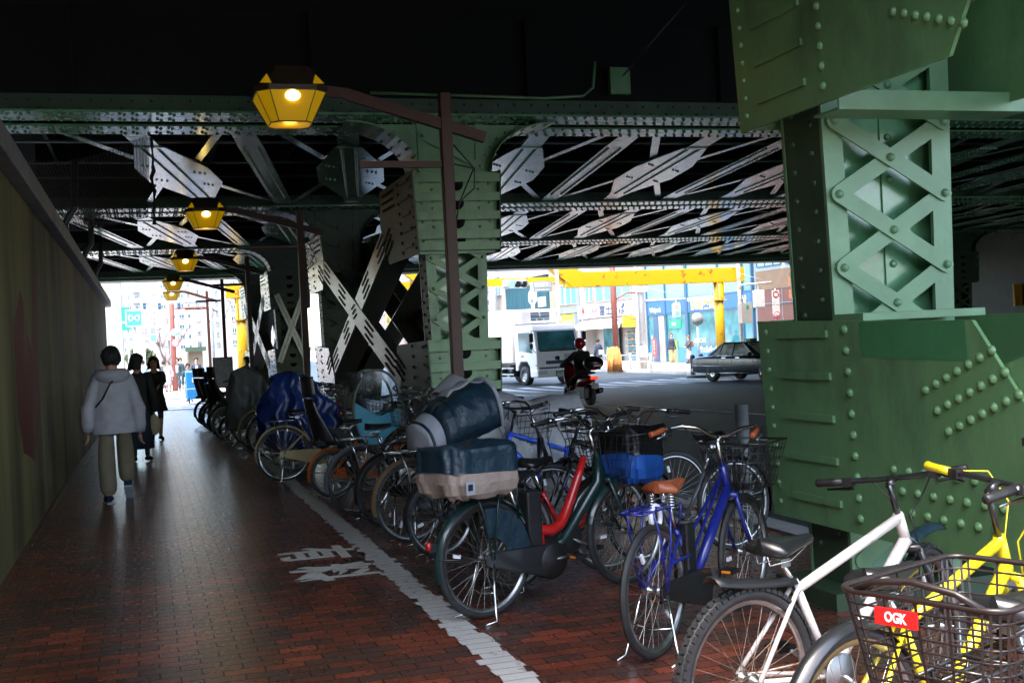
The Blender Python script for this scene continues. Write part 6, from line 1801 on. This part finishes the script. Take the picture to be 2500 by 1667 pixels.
    if tights:
        nodes = [(pel, .12 * k), (LH, .092 * k), (LK, .062 * k), ((LK + LA) / 2 + V(0, -.025, .04), .056 * k), (LA, .04 * k), (RH, .092 * k), (RK, .062 * k), ((RK + RA) / 2 + V(0, -.025, .04), .056 * k), (RA, .04 * k)]
        vs, fs = skin_geo(nodes, [(0, 1), (1, 2), (2, 3), (3, 4), (0, 5), (5, 6), (6, 7), (7, 8)], sub)
        b = MB(); b.add(vs, fs, True); b.build("tights", tights, o)
    if skirt:
        m_, z0, z1, r0, r1 = skirt
        b = MB()
        def sk(u, v):
            a = 2 * math.pi * u
            rr = (r0 + (r1 - r0) * v) * k * (1 + .035 * math.sin(a * 8) * v)
            return (rr * math.cos(a) * 1.05, hy * k + rr * math.sin(a) * .9, (z0 + (z1 - z0) * v) * k)
        b.grid(sk, 36, 8, True, True); so = b.build("skirt", m_, o); so.modifiers.new("t", 'SOLIDIFY').thickness = .004
    if shoe:
        for A, T in ((LA, LT), (RA, RT)):
            d = (T - A); d.normalize()
            heel = A - Vector((d.x, d.y, 0)) * .055 * k + V(0, 0, -.045)
            if A.z > .12 * k: heel = A + V(0, -.055, -.01)
            tip = T + d * .035 * k
            vs, fs = skin_geo([(A + V(0, 0, .0), .047 * k), (heel.lerp(A, .3), .043 * k), (A.lerp(T, .55) + V(0, 0, -.005), .046 * k), (tip, .034 * k)], [(0, 1), (0, 2), (2, 3)], 2 if sub > 1 else 1)
            b = MB(); b.add(vs, fs, True)
            if sole:
                b.m = 1
                dd = (tip - heel).normalized(); n_ = Vector((0, 0, -1)); n_ = (n_ - dd * n_.dot(dd)).normalized()
                b.bar(heel - dd * .02 * k + n_ * .040 * k, tip + dd * .02 * k + n_ * .032 * k, .088 * k, .022 * k, up=n_)
            b.build("shoe", [shoe, sole or shoe], o)
    o["k"] = k
    return o, dict(nek=nek, che=che, LW=LW, RW=RW, hc=hc, k=k, pel=pel, LS=LS, RS=RS)
C_JACK = cloth("grey_lilac_parka", (0.34, 0.345, 0.385), 0.6); C_KHAKI = cloth("khaki_cotton", (0.17, 0.145, 0.095)); C_BLACK = cloth("black_cloth", (0.010, 0.010, 0.011))
C_NAVY = cloth("navy_cloth", (0.02, 0.03, 0.055)); C_SUIT = cloth("dark_teal_suit", (0.02, 0.045, 0.06)); C_TIGHT = mat("sheer_black_tights", (0.022, 0.014, 0.013), rough=.5, var=.2)
C_PUFF = mat("mauve_puffer_coat", (0.23, 0.20, 0.25), rough=.5, var=.1, bump=.9, bscale=7, stretch=(.2, .2, 1.6)); C_TAN = cloth("tan_trousers", (0.42, 0.29, 0.16)); C_DENIM = cloth("blue_denim", (0.05, 0.10, 0.19)); C_BLUEC = cloth("deep_blue_coat", (0.03, 0.06, 0.14))
C_CREAM = cloth("cream_canvas", (0.42, 0.36, 0.24)); C_WHITE = cloth("white_shirt", (0.6, 0.6, 0.6)); C_BROWN = cloth("brown_leather_bag", (0.18, 0.07, 0.03)); C_GREYC = cloth("charcoal_cloth", (0.05, 0.055, 0.06)); C_LTBLUE = cloth("light_blue_jacket", (0.25, 0.36, 0.45))
SHOE_N = mat("navy_suede", (0.012, 0.022, 0.05), rough=.7, var=.2); SOLE = mat("pale_sole", (0.38, 0.44, 0.50), rough=.6, var=.1)
# man in the parka
o, J = person((-0.36, 14.1, 0), 4, "man in a pale grey hooded parka and loose khaki trousers walking away", h=1.68, la=(-.10, -.17, .085), ra=(.12, .12, .19), lw=(-.295, -.02, .80), rw=(.285, .06, .76), lean=3,
              top=C_JACK, top_r=.195, arm_r=.076, hem=.79, flare=1.05, bottom=C_KHAKI, leg_r=.105, cuff=.10, leg_end=.035, shoe=SHOE_N, sole=SOLE, hood=True, knee_f=.10, elbow_b=-.06)
b = MB(); b.tube([J['che'] + Vector((-.20, -.09, -.20)), J['che'] + Vector((-.12, -.205, -.10)), J['che'] + Vector((-.03, -.205, .07)), J['nek'] + Vector((.08, -.06, -.03))], .017, 6, flat=.4); b.build("bag_strap", C_BLACK, o)
# woman seen from behind, half hidden by the man
o, J = person((-0.12, 19.3, gz(19.3)), -8, "dark haired woman in black top and long blue skirt, half hidden behind the parka man", h=1.62, lw=(-.24, .05, .85), rw=(.24, .02, .80), head_yaw=-55, top=C_BLACK, top_r=.15, hem=.85, skirt=(C_NAVY, .95, .22, .15, .20), tights=C_TIGHT, shoe=C_BLACK, hair_len=.16)
b = MB(); b.ball((0.235 * J['k'], .02, .60 * J['k']), .11, 12, 8, (.8, .5, 1.5)); b.build("tote_bag", C_CREAM, o)
# woman with the phone
o, J = person((0.17, 25.3, gz(25.3)), 183, "woman in a short black dress and tights, looking at her phone, facing the camera", h=1.65, la=(-.07, .12, .085), ra=(.075, -.14, .14), lw=(-.075, .22, 1.16), rw=(.075, .22, 1.16), top=C_BLACK, top_r=.155, arm_r=.072, hem=.85, skirt=(C_BLACK, 1.0, .62, .165, .24), tights=C_TIGHT, shoe=C_BLACK, sole=P_BLACK, hair_len=.20, head_tilt=-14, elbow_b=-.02)
b = MB(); b.box((0, .27 * J['k'], 1.20 * J['k']), (.075, .012, .15), rx=-.5); b.build("phone", P_BLACK, o)
b = MB(); b.tube([(0.02 + .03 * math.sin(t * .9), .26, 1.10 - t * .03) for t in range(7)], .006, 5); b.build("phone_strap", mat("pink_strap", (0.5, 0.2, 0.15), var=0), o)
# crowd beyond the left opening
def far_person(px, pyf, Y, rz, label, **kw):
    q = at(px, pyf, Y)
    kw.setdefault('sub', 1); kw.setdefault('shoe', C_BLACK)
    return person((q.x, Y, -.35 if Y > 58 else -.45), rz, label, **kw)
far_person(412, 940, 66, 150, "woman in a long quilted mauve coat with her back turned, beyond the crossing", h=1.6, top=C_PUFF, top_r=.17, arm_r=.08, hem=.5, flare=1.1, tights=C_NAVY, hair=HAIRB, hair_len=.12, skirt=(C_PUFF, .95, .38, .19, .22))
o, J = far_person(434, 940, 66, 178, "man in a dark teal suit with white shirt facing the camera beyond the crossing", h=1.76, top=C_SUIT, top_r=.16, arm_r=.07, hem=.78, bottom=C_SUIT, leg_r=.085, cuff=.075)
b = MB(); b.prism([(-.05, 1.02), (.05, 1.02), (.065, 1.40), (-.065, 1.40)], .150, .172, 'xz'); b.build("shirt_front", C_WHITE, o)
far_person(401, 938, 67, 10, "person in dark jacket standing left of the mauve coat", h=1.62, top=C_GREYC, bottom=C_NAVY)
far_person(352, 938, 70, 20, "person in a pale blue jacket by the station entrance", h=1.68, top=C_LTBLUE, bottom=C_NAVY)
far_person(343, 938, 73, 160, "person in navy beside the pale blue jacket at the station entrance", h=1.66, top=C_NAVY, bottom=C_NAVY)
far_person(442, 938, 70, 200, "man in grey half hidden behind the teal suit", h=1.72, top=C_GREYC, bottom=C_BLACK)
far_person(461, 935, 53.5, 175, "man in a dark jacket bent over behind the blue delivery cart", h=1.62, top=C_SUIT, bottom=C_BLACK, lean=18)
o, J = far_person(481, 938, 60, 185, "man in a black suit walking past the right end of the delivery cart", h=1.74, top=C_NAVY, top_r=.16, bottom=C_NAVY)
b = MB(); b.prism([(-.05, 1.02), (.05, 1.02), (.06, 1.40), (-.06, 1.40)], .148, .17, 'xz'); b.build("shirt_front", C_WHITE, o)
o, J = person((at(605, 900, 38).x, 38.0, gz(38)), 100, "person with a striped backpack beside the yellow portal post", h=1.68, top=C_NAVY, top_r=.17, bottom=C_BLACK, sub=1, shoe=C_BLACK)
b = MB(); b.box((0, -.22, 1.22), (.30, .18, .42)); b.m = 1; b.box((0, -.312, 1.25), (.30, .01, .06)); b.build("backpack", [C_BLUEC, C_LTBLUE], o, bevel=.04)
# pedestrians on the right pavement
o, J = person((28.9, 62, -.33), 205, "man in a navy jacket and tan wide trousers looking up before the drugstore", h=1.74, top=C_NAVY, top_r=.18, arm_r=.075, hem=.85, bottom=C_TAN, leg_r=.11, cuff=.11, shoe=C_WHITE, head_tilt=22, head_yaw=-25, hair=HAIRB, lw=(-.24, .12, .85), rw=(.24, .12, .85), sub=1)
o, J = person((30.0, 62, -.33), 95, "woman with a brown backpack looking at her phone before the drugstore", h=1.58, top=C_GREYC, top_r=.17, hem=.8, skirt=(cloth("grey_skirt", (.22, .21, .22)), .95, .25, .17, .24), hair=HAIRB, lw=(-.1, .24, 1.1), rw=(.1, .24, 1.1), tights=C_TIGHT, shoe=C_BLACK, sub=1, hair_len=.08)
b = MB(); b.box((0, -.20, 1.12), (.26, .14, .34)); b.build("backpack", C_BROWN, o, bevel=.04)
q = at(1462, 890, 60)
o, J = person((q.x, 60, -.33), 15, "person in navy carrying a white shoulder bag outside the noodle shop", h=1.66, top=C_NAVY, top_r=.18, hem=.75, bottom=C_NAVY, shoe=C_BLACK, sub=1)
b = MB(); b.box((.05, -.22, .95), (.30, .10, .26)); b.build("shoulder_bag", C_WHITE, o, bevel=.04)

# ================================================================ vehicles
TRW = mat("white_truck_paint", (0.82, 0.82, 0.82), rough=0.28, var=0.03, coat=.4); TRG = mat("truck_windscreen", (0.04, 0.16, 0.18), rough=0.05, var=0.5, scale=1.2, spec=1.0, coat=.6)
REDP = mat("red_scooter_paint", (0.34, 0.012, 0.016), rough=.2, var=.1, coat=.6); TAXI = mat("black_taxi_paint", (0.006, 0.014, 0.020), rough=.2, var=.1, coat=0.5, spec=.5); LENS = mat("clear_lens", (0.6, 0.65, 0.68), rough=.1, var=.2, scale=20, coat=.5); AMBER = mat("amber_lens", (0.7, 0.22, 0.02), rough=.2, var=.1)
PLATE = mat("green_plate", (0.02, 0.16, 0.10), rough=.5, var=.05)
def road_wheel(par, c, r, w, m_=None, n=8):
    b = MB(); b.lathe([(r * .62, -w / 2), (r * .92, -w / 2), (r, -w * .32), (r, w * .32), (r * .92, w / 2), (r * .62, w / 2)], o=c, axis='y', n=28)
    t = b.build("wheel", RUBBER, par)
    b = MB(); b.lathe([(r * .63, -w * .48), (r * .60, -w * .34), (r * .25, -w * .20), (.0, -w * .3)], o=c, axis='y', n=24)
    b.lathe([(.0, w * .3), (r * .25, w * .20), (r * .60, w * .34), (r * .63, w * .48)], o=c, axis='y', n=24)
    b.m = 1
    for i in range(n):
        a = 2 * math.pi * i / n
        for sy in (-1, 1): b.box((c[0] + r * .44 * math.cos(a), c[1] + sy * w * .30, c[2] + r * .44 * math.sin(a)), (r * .16, .02, r * .10), ry=-a)
    b.build("rim", [m_ or ALU, BLACK], t)
# truck
o = empty("delivery_truck", (16.72, 48.9, -.45), R(-80), label="white refrigerated box truck with a green number plate waiting at the crossing", cat="truck")
b = MB(); prof = [(-.80, .62), (-.55, .62), (-.52, .80), (-.30, 1.02), (.30, 1.02), (.52, .80), (.55, .45), (1.12, .45), (1.20, .62), (1.20, 1.42), (1.0, 2.36), (.84, 2.56), (.5, 2.62), (-.80, 2.62)]
b.prism(prof, -1.06, 1.06, 'xz'); cab = b.build("cab", TRW, o, bevel=.05)
b = MB(); b.hexa([(1.205, -.95, 1.50), (1.205, .95, 1.50), (1.19, .95, 1.50), (1.19, -.95, 1.50), (1.035, -.90, 2.30), (1.035, .90, 2.30), (1.01, .90, 2.30), (1.01, -.90, 2.30)]); b.build("windscreen", TRG, cab)
b = MB(); 
for y0 in (-.55, .1): b.tube([(1.22, y0, 1.52), (1.20, y0 + .5, 1.66)], .012, 5)
b.b2((1.208, -.9, 1.44), (1.225, .9, 1.495)); b.build("wiper", BLACK, cab)
b = MB(); b.b2((1.201, -.62, .90), (1.215, .62, 1.04)); b.build("grille", DKBLUE, cab); b = MB(); b.b2((1.202, -.95, .70), (1.212, .95, .77)); b.build("bumper_slot", DKBLUE, cab)
b = MB(); b.b2((.60, -1.09, .34), (1.27, 1.09, .68)); b.build("bumper", TRW, o, bevel=.06)
for sy in (-1, 1):
    b = MB(); b.b2((1.272, sy * .62, .47), (1.285, sy * 1.02, .64)); b.build("headlight", LENS, o)
    b = MB(); b.b2((1.10, sy * 1.062, .82), (1.18, sy * 1.075, .90)); b.build("indicator", AMBER, o)
    b = MB(); b.tube([(1.0, sy * 1.06, 2.35), (1.22, sy * 1.28, 2.34), (1.24, sy * 1.30, 1.60), (1.12, sy * 1.07, 1.42)], .018, 6); b.build("mirror_arm", BLACK, o)
    b = MB(); b.b2((1.17, sy * 1.20, 1.86), (1.26, sy * 1.40, 2.24)); b.b2((1.17, sy * 1.22, 1.58), (1.25, sy * 1.38, 1.80)); b.build("mirror", BLACK, o, bevel=.03)
    b = MB(); b.hexa([(-.42, sy * 1.055, 1.50), (.86, sy * 1.055, 1.38), (.86, sy * 1.066, 1.38), (-.42, sy * 1.066, 1.50), (-.42, sy * 1.055, 2.28), (.62, sy * 1.055, 2.28), (.62, sy * 1.066, 2.28), (-.42, sy * 1.066, 2.28)]); b.build("side_window", TRG, cab)
    b = MB(); b.b2((-.2, sy * 1.063, 1.24), (.02, sy * 1.085, 1.29)); b.build("door_handle", BLACK, cab)
b = MB(); b.b2((1.272, -.20, .40), (1.283, .20, .62)); pl = b.build("number_plate", PLATE, o)
lettering("20-20", .13, LETW, (1.288, 0, .47), facing=(1, 0, 0), parent=o, depth=.003, bold=.004); lettering("\u98ef\u7530\u6a4b 100", .06, LETW, (1.288, 0, .58), facing=(1, 0, 0), parent=o, depth=.003)
lettering("JAN", .11, GREYW, (1.206, .42, 1.22), facing=(1, 0, 0), parent=o, depth=.004); b = MB(); b.b2((1.202, .58, 1.19), (1.21, .86, 1.25)); b.build("badge", GALV, o)
b = MB(); b.b2((-6.2, -1.12, .98), (-.95, 1.12, 3.32)); b.build("cargo_box", TRW, o, bevel=.03)
b = MB(); b.b2((-.948, -.95, 2.66), (-.30, .95, 3.28)); rf = b.build("cooling_unit", TRW, o, bevel=.10)
b = MB()
for zz, segs in ((3.12, ((-.45, -.05), (.02, .48))), (3.02, ((-.45, -.02), (.05, .48))), (2.94, ((-.45, .48),)), (2.84, ((-.45, -.18), (-.12, .18), (.22, .48)))):
    for a_, c_ in segs: b.b2((-.299, a_, zz - .028), (-.292, c_, zz + .028))
b.build("vent_slot", DKBLUE, rf)
b = MB(); b.b2((-6.1, -.5, .55), (-.4, .5, .97)); b.cyl((-1.5, -.95, .62), (-1.5, -.3, .62), .27, 14); b.cyl((-2.2, -.85, .55), (-2.9, -.85, .55), .2, 12); b.build("chassis", P_BLACK, o)
b = MB()
for z in (.45, .72): b.b2((-3.0, -1.08, z), (-.95, -1.04, z + .05))
b.build("side_guard", GALV, o)
for x in (0, -4.1):
    for sy in (-1, 1): road_wheel(o, (x, sy * .92, .42), .42, .28)
# taxi
o = empty("taxi", (21.35, 40.9, -.40), R(-72), label="black taxi sedan with chrome trim waiting at the crossing, partly behind the close pier", cat="taxi")
N = 15
sec = [(-1.08, .40, .78, .70), (-1.06, .34, .90, .80), (-.9, .30, .955, .835), (-.35, .28, .985, .845), (.3, .28, .99, .85), (1.6, .28, .985, .85), (2.3, .28, .97, .845), (2.9, .28, .93, .835), (3.4, .32, .86, .81), (3.56, .36, .76, .74)]
def tx(u, v):
    f = u * (len(sec) - 1); i = min(int(f), len(sec) - 2); t = f - i
    x, zb, zt, w = [sec[i][k] + (sec[i + 1][k] - sec[i][k]) * t for k in range(4)]
    a = 2 * math.pi * v; c, s_ = math.cos(a), math.sin(a); p = .28
    y = math.copysign(abs(c) ** p, c) * w; z = (zb + zt) / 2 + math.copysign(abs(s_) ** p, s_) * (zt - zb) / 2
    return (x, y, z)
b = MB(); b.grid(lambda v, u: tx(u, v), 40, 30, True, True)
for u in (0, 1): b.add([tx(u, i / 40) for i in range(40)], [tuple(range(40)) if u else tuple(reversed(range(40)))], False)
body = b.build("body", TAXI, o)
def roofq(t, s_, zz): pass
b = MB(); base = [(-.28, .80), (2.38, .80)]; topx = (.42, 1.60)
vs = [(-.30, -.78, .96), (2.42, -.78, .96), (2.42, .78, .96), (-.30, .78, .96), (.40, -.60, 1.44), (1.62, -.60, 1.44), (1.62, .60, 1.44), (.40, .60, 1.44)]
b.hexa(vs); b.build("roof_frame", TAXI, o, bevel=.05)
b = MB(); b.b2((.42, -.57, 1.440), (1.60, .57, 1.475)); b.build("roof", TAXI, o, bevel=.03)
WG = mat("taxi_window", (0.48, 0.50, 0.44), rough=.06, var=.75, scale=1.8, spec=.6, coat=.3)  # pale mottled base paints in the bright reflections on the glass
def sidepane(x0, x1, x2, x3, sy):
    b = MB(); f = lambda x, z, e: (x, sy * (.78 - .18 * (z - .96) / .48 + e), z)
    vs = [f(x0, 1.0, .004), f(x1, 1.0, .004), f(x2, 1.395, .004), f(x3, 1.395, .004)]
    b.add(vs, [(0, 1, 2, 3)]); b.build("side_window", WG, o)
    b = MB(); b.tube([f(x0, .99, .008), f(x1, .99, .008), f(x2, 1.405, .008), f(x3, 1.405, .008)], .009, 5, closed=True); b.build("window_trim", CHROME, o)
for sy in (-1, 1):
    sidepane(.0, .33, .48, .46, sy); sidepane(.38, 1.05, 1.05, .52, sy); sidepane(1.12, 2.12, 1.56, 1.12, sy)
    for x in (.60, 1.30): b = MB(); b.b2((x, sy * .852, .88), (x + .2, sy * .872, .92)); b.build("door_handle", CHROME, o)
    b = MB(); b.tube([(-1.0, sy * .838, .62), (0, sy * .852, .60), (3.4, sy * .825, .60)], .012, 5); b.tube([(-.9, sy * .84, .335), (3.3, sy * .83, .335)], .012, 5); b.tube([(-.3, sy * .79, .965), (2.4, sy * .79, .965)], .01, 5); b.build("chrome_strip", CHROME, o)
    b = MB(); b.ball((2.1, sy * .93, 1.02), .11, 10, 8, (.7, 1, .75)); b.build("mirror", TAXI, o)
    b = MB()
    for x in (.36, 1.08, 2.15): b.b2((x, sy * .851, .38), (x + .012, sy * .8525, .93))
    b.build("door_gap", BLACK, o)
b = MB(); b.add([(-.33, -.70, 1.0), (-.33, .70, 1.0), (.33, .56, 1.42), (.33, -.56, 1.42)], [(0, 1, 2, 3)]); b.build("rear_window", WG, o)
b = MB(); b.add([(2.44, .70, 1.0), (2.44, -.70, 1.0), (1.66, -.56, 1.42), (1.66, .56, 1.42)], [(0, 1, 2, 3)]); b.build("windscreen", WG, o)
b = MB(); b.b2((1.25, -.2, 1.478), (1.45, .2, 1.58)); b.build("roof_sign", mat("dark_roof_sign", (.03, .035, .01), rough=.4), o, bevel=.02); lettering("Escort", .09, LETY, (1.35, -.205, 1.525), facing=(0, -1, 0), parent=o, bold=.003)
lettering("Escort", .10, LETW, (1.62, -.858, .72), facing=(0, -1, 0), parent=o, bold=.003); lettering("TAXI", .07, LETW, (.72, -.858, .50), facing=(0, -1, 0), parent=o); lettering("564", .06, LETW, (.62, -.858, .72), facing=(0, -1, 0), parent=o)
for x in (0, 2.69):
    for sy in (-1, 1): road_wheel(o, (x, sy * .745, .31), .31, .20, CHROME, 12)
for sy in (-1, 1): b = MB(); b.b2((-1.09, sy * .45, .60), (-1.06, sy * .76, .78)); b.build("tail_light", REDREF, o)
b = MB(); b.b2((-1.14, -.78, .36), (-1.05, .78, .50)); b.build("bumper", CHROME, o, bevel=.03)
o2, J = person((22.2, 39.2, -.40), 198, "taxi driver in a dark uniform seen through the side window", h=1.65, hip=.45, la=(-.1, .45, .15), ra=(.1, .45, .15), lw=(-.15, .42, .78), rw=(.15, .42, .78), top=C_BLACK, hem=.42, bottom=C_BLACK, sub=1)

# scooter
o = empty("scooter", (11.0, 28.7, -.22), R(93), label="red maxi scooter with a round black top box and lit tail lamp", cat="scooter")
for x in (0, 1.36):
    road_wheel(o, (x, 0, .27), .27, .13, P_BLACK, 5)
b = MB()
prof = [(-.28, .66, .02, .03), (-.20, .68, .10, .06), (.10, .66, .17, .13), (.40, .60, .18, .16), (.58, .42, .16, .12), (.72, .36, .17, .10), (.95, .38, .18, .12), (1.08, .55, .21, .26), (1.20, .78, .22, .28), (1.24, .95, .17, .16), (1.16, 1.06, .06, .05)]
def sc(u, v):
    f = u * (len(prof) - 1); i = min(int(f), len(prof) - 2); t = f - i
    x, z, w, hh = [prof[i][k] + (prof[i + 1][k] - prof[i][k]) * t for k in range(4)]
    a = 2 * math.pi * v
    return (x, w * math.cos(a), z + hh * math.sin(a))
b.grid(lambda v, u: sc(u, v), 20, 30, True, True); b.build("body", REDP, o)
b = MB()
b.grid(lambda u, v: (-.12 + .72 * u, (.15 - .03 * u) * math.cos(math.pi * v), .76 + .07 * (1 - u) + .06 * math.sin(math.pi * v)), 12, 8); b.build("seat", BLEATHER, o)
b = MB(); b.box((.15, .12, .34), (.55, .18, .30)); b.cyl((-.35, -.17, .40), (.35, -.17, .30), .075, 12); b.m = 1; b.box((-.30, 0, .45), (.04, .05, .35)); b.build("engine", [BLACK, P_BLACK], o, bevel=.03)
b = MB(); b.box((-.33, 0, .72), (.05, .22, .08)); b.build("tail_light", mat("lit_tail_lamp", (.7, .05, .02), var=0, emit=((1.0, .06, .01), .10)), o, bevel=.02)
b = MB(); b.box((-.36, 0, .52), (.012, .20, .13)); b.build("number_plate", OFFW, o); lettering("1403", .085, LETG, (-.369, 0, .51), facing=(-1, 0, 0), parent=o, depth=.002, width=.17)
b = MB(); b.ball((-.30, 0, 1.10), .26, 20, 12, (1, 1.05, .72)); b.m = 1; b.box((-.555, 0, 1.04), (.03, .22, .05)); b.build("top_box", [P_BLACK, REDREF], o)
b = MB(); b.tube([(1.05, -.36, 1.05), (1.12, -.15, 1.06), (1.15, 0, 1.03), (1.12, .15, 1.06), (1.05, .36, 1.05)], .016, 8); b.build("handlebar", BLACK, o)
for sy in (-1, 1): b = MB(); b.tube([(1.12, sy * .25, 1.08), (1.16, sy * .34, 1.22)], .008, 5); b.ball((1.17, sy * .38, 1.26), .07, 10, 8, (.4, 1.1, .8)); b.build("mirror", BLACK, o)
b = MB(); b.grid(lambda u, v: (1.28 - .10 * v, (u - .5) * .36, 1.02 + .35 * v), 6, 4); b.build("windshield", CLEAR, o)
o, J = person((10.98, 29.1, -.22), 3, "scooter rider in black with a dark red helmet, seen from behind", h=1.72, hip=.86, la=(-.19, .42, .42), ra=(.19, .42, .42), lw=(-.32, .70, 1.02), rw=(.32, .70, 1.02), lean=8, top=C_BLACK, top_r=.19, arm_r=.08, hem=.80, bottom=C_BLACK, leg_r=.095, cuff=.08, shoe=C_BLACK, helmet=[REDP, P_BLACK], knee_f=.20, sub=1)

# ================================================================ lamps over the walkway
LG = bpy.data.materials.new("yellow_lantern_glass"); LG.use_nodes = True
nt = LG.node_tree; pb = nt.nodes["Principled BSDF"]
pb.inputs["Base Color"].default_value = (0.40, 0.24, 0.008, 1); pb.inputs["Roughness"].default_value = .35
pb.inputs["Emission Color"].default_value = (0.75, 0.42, 0.004, 1); pb.inputs["Emission Strength"].default_value = .028
BULB = mat("lit_bulb", (1, .8, .3), var=0, emit=((1.0, 0.72, 0.18), 2.2))
HOOD = mat("lamp_hood", (0.035, 0.022, 0.012), rough=.5, var=.2)
def lantern_ring(w, z): return [(-w, -w, z), (w, -w, z), (w, w, z), (-w, w, z)]
def oct_ring(w, z, c=.35): 
    q = w * (1 - c)
    return [(-q, -w, z), (q, -w, z), (w, -q, z), (w, q, z), (q, w, z), (-q, w, z), (-w, q, z), (-w, -q, z)]
def loft(b, rings, cap0=True, cap1=True):
    n = len(rings[0]); vs = [p for r in rings for p in r]; fs = []
    for i in range(len(rings) - 1):
        for j in range(n): fs.append((i * n + j, i * n + (j + 1) % n, (i + 1) * n + (j + 1) % n, (i + 1) * n + j))
    if cap0: fs.append(tuple(reversed(range(n))))
    if cap1: fs.append(tuple(range((len(rings) - 1) * n, len(rings) * n)))
    b.add(vs, fs, False)
lamps = [(11.9, 1.50, 4.16, 3.10, "nearest street lamp, its lantern high against the dark deck"), (22.0, 1.17, 4.17, 2.86, "second street lamp, hanging against the second girder"), (32.0, 1.13, 4.10, 2.72, "third street lamp, just above the far opening"), (42.0, 1.05, 4.12, 2.68, "upper of the two overlapping lamps in the far opening"), (51.0, 1.20, 4.20, 2.62, "lower of the two overlapping lamps in the far opening")]
for i, (y, lx, lz, pxx, lb) in enumerate(lamps):
    o = empty("street_lamp", (pxx, y, gz(y)), label=lb + ", on a brown post", cat="street lamp", group="lanterns on brown posts along the walkway")
    g = gz(y); X = lx - pxx; Z = lz - g
    b = MB(); b.box((0, 0, (Z + .06) / 2 - .02), (.115, .115, Z + .06)); 
    b.build("post", BROWN, o, bevel=.008)
    b = MB(); b.bar((.42, 0, Z - .42), (X + .55 if X < -1 else X + .5, 0, Z + .02), .09, .11); b.bar((X + .56, 0, Z + .02), (X + .30, 0, Z + .045), .085, .10); b.build("arm", BROWN, o)
    b = MB(); b.bar((-.063, 0, Z - .70), (-.92, 0, Z - .70), .06, .065); b.build("side_arm", BROWN, o)
    b = MB(); b.M = Matrix.Translation((X, 0, Z))
    loft(b, [oct_ring(.20, -.30), oct_ring(.335, -.02)], True, True); lg = b.build("lantern_glass", LG, o)
    b = MB(); b.M = Matrix.Translation((X, 0, Z)); loft(b, [oct_ring(.35, -.018), oct_ring(.36, .03), oct_ring(.32, .04), oct_ring(.22, .24)]); b.build("hood", HOOD, o)
    b = MB(); b.M = Matrix.Translation((X, 0, Z))
    for sx in (-1, 1):
        b = MB(); b.M = Matrix.Translation((X, 0, Z)); b.add([(sx * .312, -.325, .045), (sx * .20, -.325, .045), (sx * .235, -.262, .15)], [(0, 1, 2)])
        b.build("hood_pane", LG, lg)
    b = MB(); b.M = Matrix.Translation((X, 0, Z)); r1_, r2_ = oct_ring(.338, -.022), oct_ring(.203, -.302)
    for q in range(8): b.tube([r1_[q], r2_[q]], .006, 4, caps=False)
    b.tube(r2_, .007, 4, closed=True); b.build("lantern_rib", HOOD, lg)
    b = MB(); b.M = Matrix.Translation((X, 0, Z)); b.ball((0, -.30, -.06), .07, 14, 10, (1.1, .6, .85)); b.build("bulb", BULB, lg)
    ld = bpy.data.lights.new("lamp_light", 'POINT'); ld.energy = 0.2; ld.color = (1.0, .66, .12); ld.shadow_soft_size = .08
    lo = link("lamp_light", ld, o, (X, 0, Z - .36))
    b = MB()
    r_ = random.Random(i)
    for q in range(2): b.tube([(.07, -.02, Z - .5 - q * .2), (.2 + .1 * r_.random(), -.03, Z - .75), (.28, 0, Z - .95 + .2 * q), (.1, -.05, Z - 1.1), (.06, -.02, Z - 1.3)], .008, 5)
    b.build("cable", BLACK, o)
# netting that hangs beside the wall under the deck
NET = mat("dark_net", (0.018, 0.016, 0.011), rough=.9, var=.2)
b = MB()
def nt_(u, v): return (-2.3 + 2.5 * u, 16.2 + 8.6 * v, 4.38 - .30 * math.sin(math.pi * u) * (1 - .5 * v) + .15 * u - .12 * v)
for i in range(61): b.tube([nt_(i / 60, j / 12) for j in range(13)], .0045, 3, caps=False)
for j in range(81): b.tube([nt_(i / 12, j / 80) for i in range(13)], .0045, 3, caps=False)
tag(b.build("safety_net", NET), "sagging dark mesh net under the girder beside the wall", "net")
b = MB(); r_ = random.Random(5); pts = [(.22 + r_.uniform(-.02, .02), 16.55, 4.55 - .09 * i) for i in range(14)]
b.tube(pts, [r_.uniform(.012, .035) for _ in pts], 6); tag(b.build("hanging_rope", NET), "knotted dark rope hanging at the edge of the net", "rope")
o = empty("conduit", (0, 15.35, 4.72), label="thin green conduit pipe running along the first full-width girder", cat="pipe")
b = MB(); b.tube([(3.0, 0, .22), (5.4, 0, .18), (6.0, 0, .22), (6.15, 0, .34), (6.2, 0, .7)], .022, 8); b.build("pipe", GREEN, o)
b = MB(); b.b2((6.4, -.05, .25), (6.7, .04, .62)); b.build("junction_box", GREEN, o)
tag((lambda b: b.build("overhead_wire", BLACK))(MB().tube([(6.55, 15.2, 5.2), (5.6, 11.5, 5.0), (5.3, 9.2, 5.2)], .012, 5)), "thin black cable sagging under the dark deck towards the junction box", "cable")
